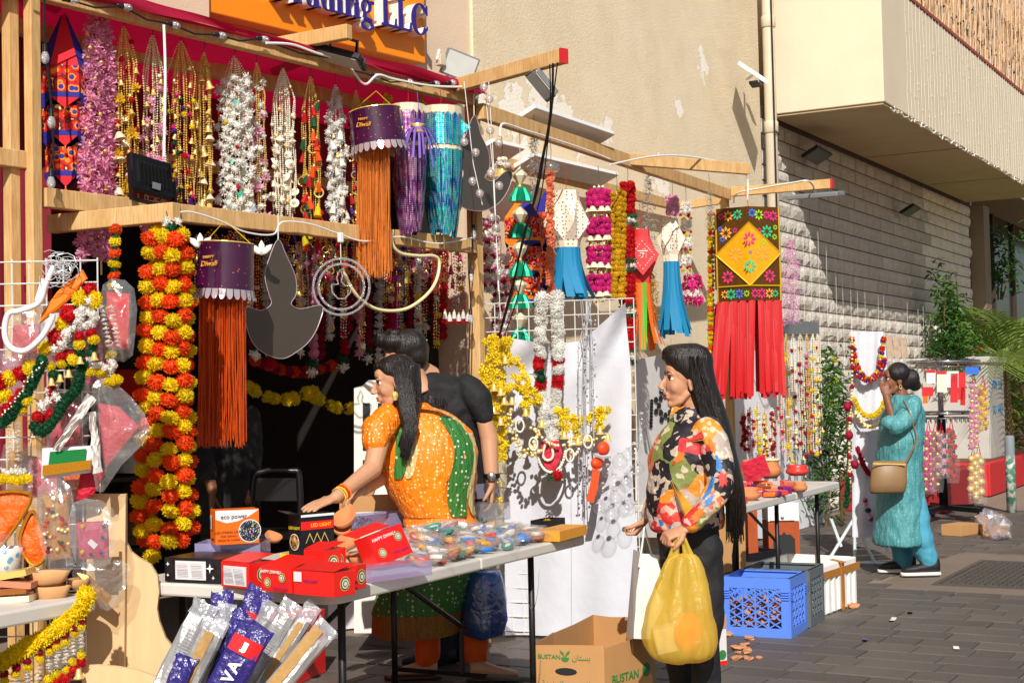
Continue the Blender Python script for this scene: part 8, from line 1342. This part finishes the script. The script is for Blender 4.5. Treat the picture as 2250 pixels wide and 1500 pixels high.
b = MB(); limb(b, [(940, 1340, 7.2), (940, 1400, 7.2), (938, 1440, 7.2)], [.075, .07, .062]); limb(b, [(1035, 1340, 7.17), (1042, 1400, 7.15), (1046, 1440, 7.15)], [.075, .07, .062]); skinmesh(b, 'trousers', 'orange_trousers', w3, .012, 3)
def wrap(rows, d, a0, a1, k, mt_, nm, y0=0, y1=99):       # a strip of cloth lying over the loft between two angles
    R_ = rings(rows[y0:y1], d, 72); c = [sum(r, V())/72 for r in R_]; b = MB(); pick = [[c[i]+(r[j % 72]-c[i])*k for j in range(int(a0+2*sin(i*1.1)), int(a1+2*sin(i*1.1))+1)] for i, r in enumerate(R_)]; m_ = min(len(p) for p in pick); b.loft([p[:m_] for p in pick], False, False); return b.build(nm, mt_, w3, True, sub=1)
wrap(dr, D3, 60, 66, 1.06, 'sari_green', 'dupatta_edge', 2, 8); wrap(dr, D3, 66, 69, 1.055, 'sari_cream', 'dupatta_edge', 1, 8); wrap(dr, D3, 47, 50, 1.05, 'sari_green', 'dupatta_edge', 2, 6); wrap(dr, D3, 50, 52, 1.045, 'sari_cream', 'dupatta_edge', 2, 6); wrap(dr, D3, 42, 59, 1.035, 'sari_orange', 'dupatta', 2, 8)
b = MB(); b.ball(PD(873, 814, D3-.1), (.10, .094, .08), 16, 11); b.ball(PD(846, 806, D3-.13), (.036, .072, .03), 12, 8); b.ball(PD(890, 845, D3-.08), (.062, .088, .10), 14, 10); b.ball(PD(850, 808, D3-.12), (.03, .06, .03), 10, 7); b.loft(rings([(890, 800, 34, .085, -.1), (893, 860, 34, .085, -.12), (897, 905, 24, .045, -.19), (901, 940, 17, .035, -.215), (897, 970, 11, .025, -.22), (889, 1000, 4, .01, -.215)], D3)); skinmesh(b, 'hair', 'hair', w3, .008, 4)
b = MB()
for k in range(60): x0 = U(-12, 12); y_ = U(-8, 8); b.tube([PD(893+x0, 840+y_, D3-.2), PD(915+x0*.5, 872+y_, D3-.2), PD(948, 878+y_, D3-.19), PD(980+U(-20, 8), 888+y_*1.3, D3-.17)], .0018, 3, False)
for k in range(190): x0 = U(-20, 18); b.tube([PD(880+x0, 800+U(-10, 10), D3-.2), PD(895+x0, 870, D3-.22), PD(897+x0*.9, 900, D3-.25), PD(906+x0*.8, 930, D3-.265), PD(898+x0*.6+5*sin(k), 955, D3-.27), PD(891+x0*.6+5*sin(k), 980, D3-.27), PD(893+x0*.4+U(-6, 3), 998+U(-22, 14), D3-.255)], .0018, 3, False)
b.build('hair_strands', 'hair', w3, True)
for k, m_ in enumerate(('gold', 'yellow_cloth', 'red_thread', 'orange_cloth')):
    c_ = PD(745+4*k, 1088-3*k, D3-.53); ax = (PD(738, 1092, D3-.55)-PD(818, 1030, D3-.32)).normalized(); e1 = ax.orthogonal().normalized(); e2 = ax.cross(e1); MB().tube([c_+e1*(.035*cos(a*.524))+e2*(.035*sin(a*.524)) for a in range(13)], .004, 5).build('bangle', m_, w3)
MB().lathe([(.004, .012), (.014, .004), (.016, -.006), (.01, -.03)], PD(868, 865, D3-.22), 8).build('earring', 'gold', w3)
# ------------------------------------------------------------------ 4: man in a black T-shirt
D4 = 7.55; w4 = thing('person', 'man in a black T-shirt leaning over behind the woman in orange', 'person', at(PD(990, 1450, D4), 0))
b = MB(); T4_ = head(b, PD(890, 788, D4-.1), -RH-FH*-.1-ZU*.25, ZU-RH*.3, 1.08); b.tube([PD(905, 805, D4-.06), PD(945, 835, D4)], [.062, .075], 12)
limb(b, [(1044, 872, D4-.15), (1066, 930, D4-.16), (1075, 965, D4-.16), (1080, 1050, D4-.2)], [.035, .043, .047, .036]); hand(b, PD(1080, 1056, D4-.2), -ZU, RH*-1, .4, 1.05); limb(b, [(900, 860, D4+.05), (850, 960, D4-.1), (820, 1050, D4-.3)], [.055, .045, .034]); hand(b, PD(820, 1050, D4-.3), -ZU*.8-RH*.4, FH, .3)
b.loft(rings([(940, 850, 50, .1), (980, 1000, 55, .11), (990, 1150, 60, .11)], D4)); limb(b, [(965, 1150, D4), (965, 1400, D4)], [.08, .05]); limb(b, [(1020, 1150, D4+.05), (1020, 1400, D4+.05)], [.08, .05]); bo = skinmesh(b, 'body', 'skin_c', w4, .007, 2); facebits(T4_, bo)
b = MB(); b.loft(rings([(930, 818, 28, .08), (955, 828, 58, .13), (982, 848, 82, .18), (988, 885, 84, .19), (988, 940, 78, .185), (992, 1010, 74, .18), (996, 1100, 74, .18), (998, 1170, 74, .18)], D4)); limb(b, [(1030, 852, D4-.12), (1052, 880, D4-.16), (1062, 908, D4-.16)], [.072, .068, .063]); limb(b, [(930, 850, D4+.05), (890, 900, D4-.02)], [.08, .07]); skinmesh(b, 'tshirt', 'black_tshirt', w4, .011, 5)
b = MB(); b.loft(rings([(998, 1155, 72, .17), (1000, 1220, 70, .17)], D4)); limb(b, [(970, 1200, D4), (968, 1320, D4), (966, 1430, D4)], [.1, .085, .07]); limb(b, [(1022, 1200, D4+.06), (1022, 1320, D4+.06), (1022, 1425, D4+.06)], [.1, .085, .07]); skinmesh(b, 'trousers', 'dark_jeans', w4, .012, 3)
for x, dd in ((960, 0), (1016, .06)): c_ = PD(x, 1440, D4+dd); c_.z = 0; MB().loft([[c_-RH*f_+FH*(w_*cos(a*.524))+ZU*(.005+h_*.5+h_*.5*sin(a*.524)) for a in range(12)] for f_, w_, h_ in ((-.1, .03, .09), (-.05, .04, .1), (.06, .05, .07), (.14, .045, .05), (.18, .02, .03))]).build('shoe', 'shoe_black', w4, True)
b = MB(); b.T = T4_; b.ball((-.028, 0, .048), (.096, .083, .09), 18, 11); b.ball((-.05, 0, .0), (.066, .074, .07), 14, 9); b.T = None; b.ball(PD(872, 752, D4-.1), (.10, .085, .065), 16, 10); b.ball(PD(845, 748, D4-.12), (.05, .07, .045), 12, 8); b.ball(PD(894, 756, D4-.08), (.078, .092, .08), 14, 9); b.ball(PD(910, 768, D4-.06), (.062, .088, .072), 14, 9); r2 = random.Random(2)
for k in range(26): b.ball(PD(868+r2.uniform(-36, 34), 736+r2.uniform(-10, 12), D4-.12+r2.uniform(-.05, .05)), .02, 6, 5)
skinmesh(b, 'hair', 'hair', w4, .008, 3)
wt = thing('wristwatch', 'black metal wristwatch on the wrist of the man in black', 'watch', PD(1080, 1045, D4-.2)); MB().lathe([(.040, -.012), (.043, -.01), (.043, .01), (.040, .012)], PD(1080, 1045, D4-.2), 18).build('strap', 'black_metal', wt, True); MB().lathe([(.02, 0), (.022, .004), (.018, .01)], PD(1080, 1045, D4-.2)-FH*.042, 16, ax=-FH).build('dial', 'steel', wt, True)
# ------------------------------------------------------------------ 5: shopkeeper in the dark of the stall
D5 = 8.3; w5 = thing('person', 'shopkeeper in dark clothes standing in the shade behind the marigold bunch', 'person', at(PD(500, 1380, D5), 0))
b = MB(); T5_ = head(b, PD(478, 815, D5), RH*.3-FH, ZU, 1.03); limb(b, [(450, 920, D5-.1), (448, 1000, D5-.2), (466, 1075, D5-.35)], [.055, .045, .03]); hand(b, PD(466, 1078, D5-.35), -ZU-FH*.2, RH, .35); limb(b, [(540, 920, D5), (552, 1010, D5), (545, 1100, D5-.1)], [.055, .045, .03]); b.loft(rings([(495, 900, 40, .1), (500, 1100, 50, .11)], D5)); bo = skinmesh(b, 'body', 'skin_b', w5, .009, 3); facebits(T5_, bo)
b = MB(); b.loft(rings([(490, 885, 30, .08), (495, 905, 70, .13), (498, 960, 80, .15), (500, 1060, 72, .15), (502, 1170, 72, .16)], D5)); limb(b, [(448, 915, D5-.08), (446, 990, D5-.18), (458, 1045, D5-.3)], [.075, .065, .055]); limb(b, [(545, 915, D5), (553, 1000, D5), (548, 1060, D5-.06)], [.075, .065, .055]); skinmesh(b, 'shirt', 'black_tshirt', w5, .012, 4)
b = MB(); limb(b, [(478, 1160, D5), (478, 1370, D5)], [.1, .07]); limb(b, [(522, 1160, D5), (522, 1370, D5)], [.1, .07]); skinmesh(b, 'trousers', 'black_trousers', w5, .014, 3); b = MB(); b.ball(PD(478, 795, D5+.03), (.085, .1, .08), 14, 9); skinmesh(b, 'hair', 'hair', w5, .01, 3)
# white cut-out board beside her, chair in the dark
wb = thing('cut_out_board', 'white board with slotted cut outs standing behind the woman in orange', 'board', at(PD(830, 1380, 7.9), 0)); recalc(MB().prism([PD(x, y, 7.9) for x, y in ((778, 852), (795, 848), (810, 835), (900, 835), (900, 1390), (778, 1390))], FW*.015).build('panel', 'white_paper', wb))
for x in (797, 830, 862):
    for y in (885, 947, 1010): recalc(MB().prism([PD(x+i, y+j, 7.897) for i, j in ((0, 0), (16, 0), (16, 42), (0, 42))], -FW*.002).build('slot', 'ink', wb))
ch = thing('chair', 'dark plastic chair in the shade of the stall', 'chair', at(PD(610, 1330, 8.2), 0)); MB().tube(sp([(555, 1330), (552, 1180), (556, 1060), (575, 1036), (640, 1034), (658, 1050), (660, 1180), (660, 1330)], g(8.2)), .018, 8).build('frame', 'black_plastic', ch, True); recalc(MB().prism([PD(x, y, 8.2) for x, y in ((562, 1050), (650, 1050), (652, 1100), (560, 1100))], FW*.02).build('backrest', 'black_plastic', ch)); recalc(MB().prism([PD(x, y, d_) for x, y, d_ in ((560, 1170, 8.2), (655, 1170, 8.2), (650, 1185, 7.8), (550, 1185, 7.8))], ZU*.03).build('seat', 'black_plastic', ch))
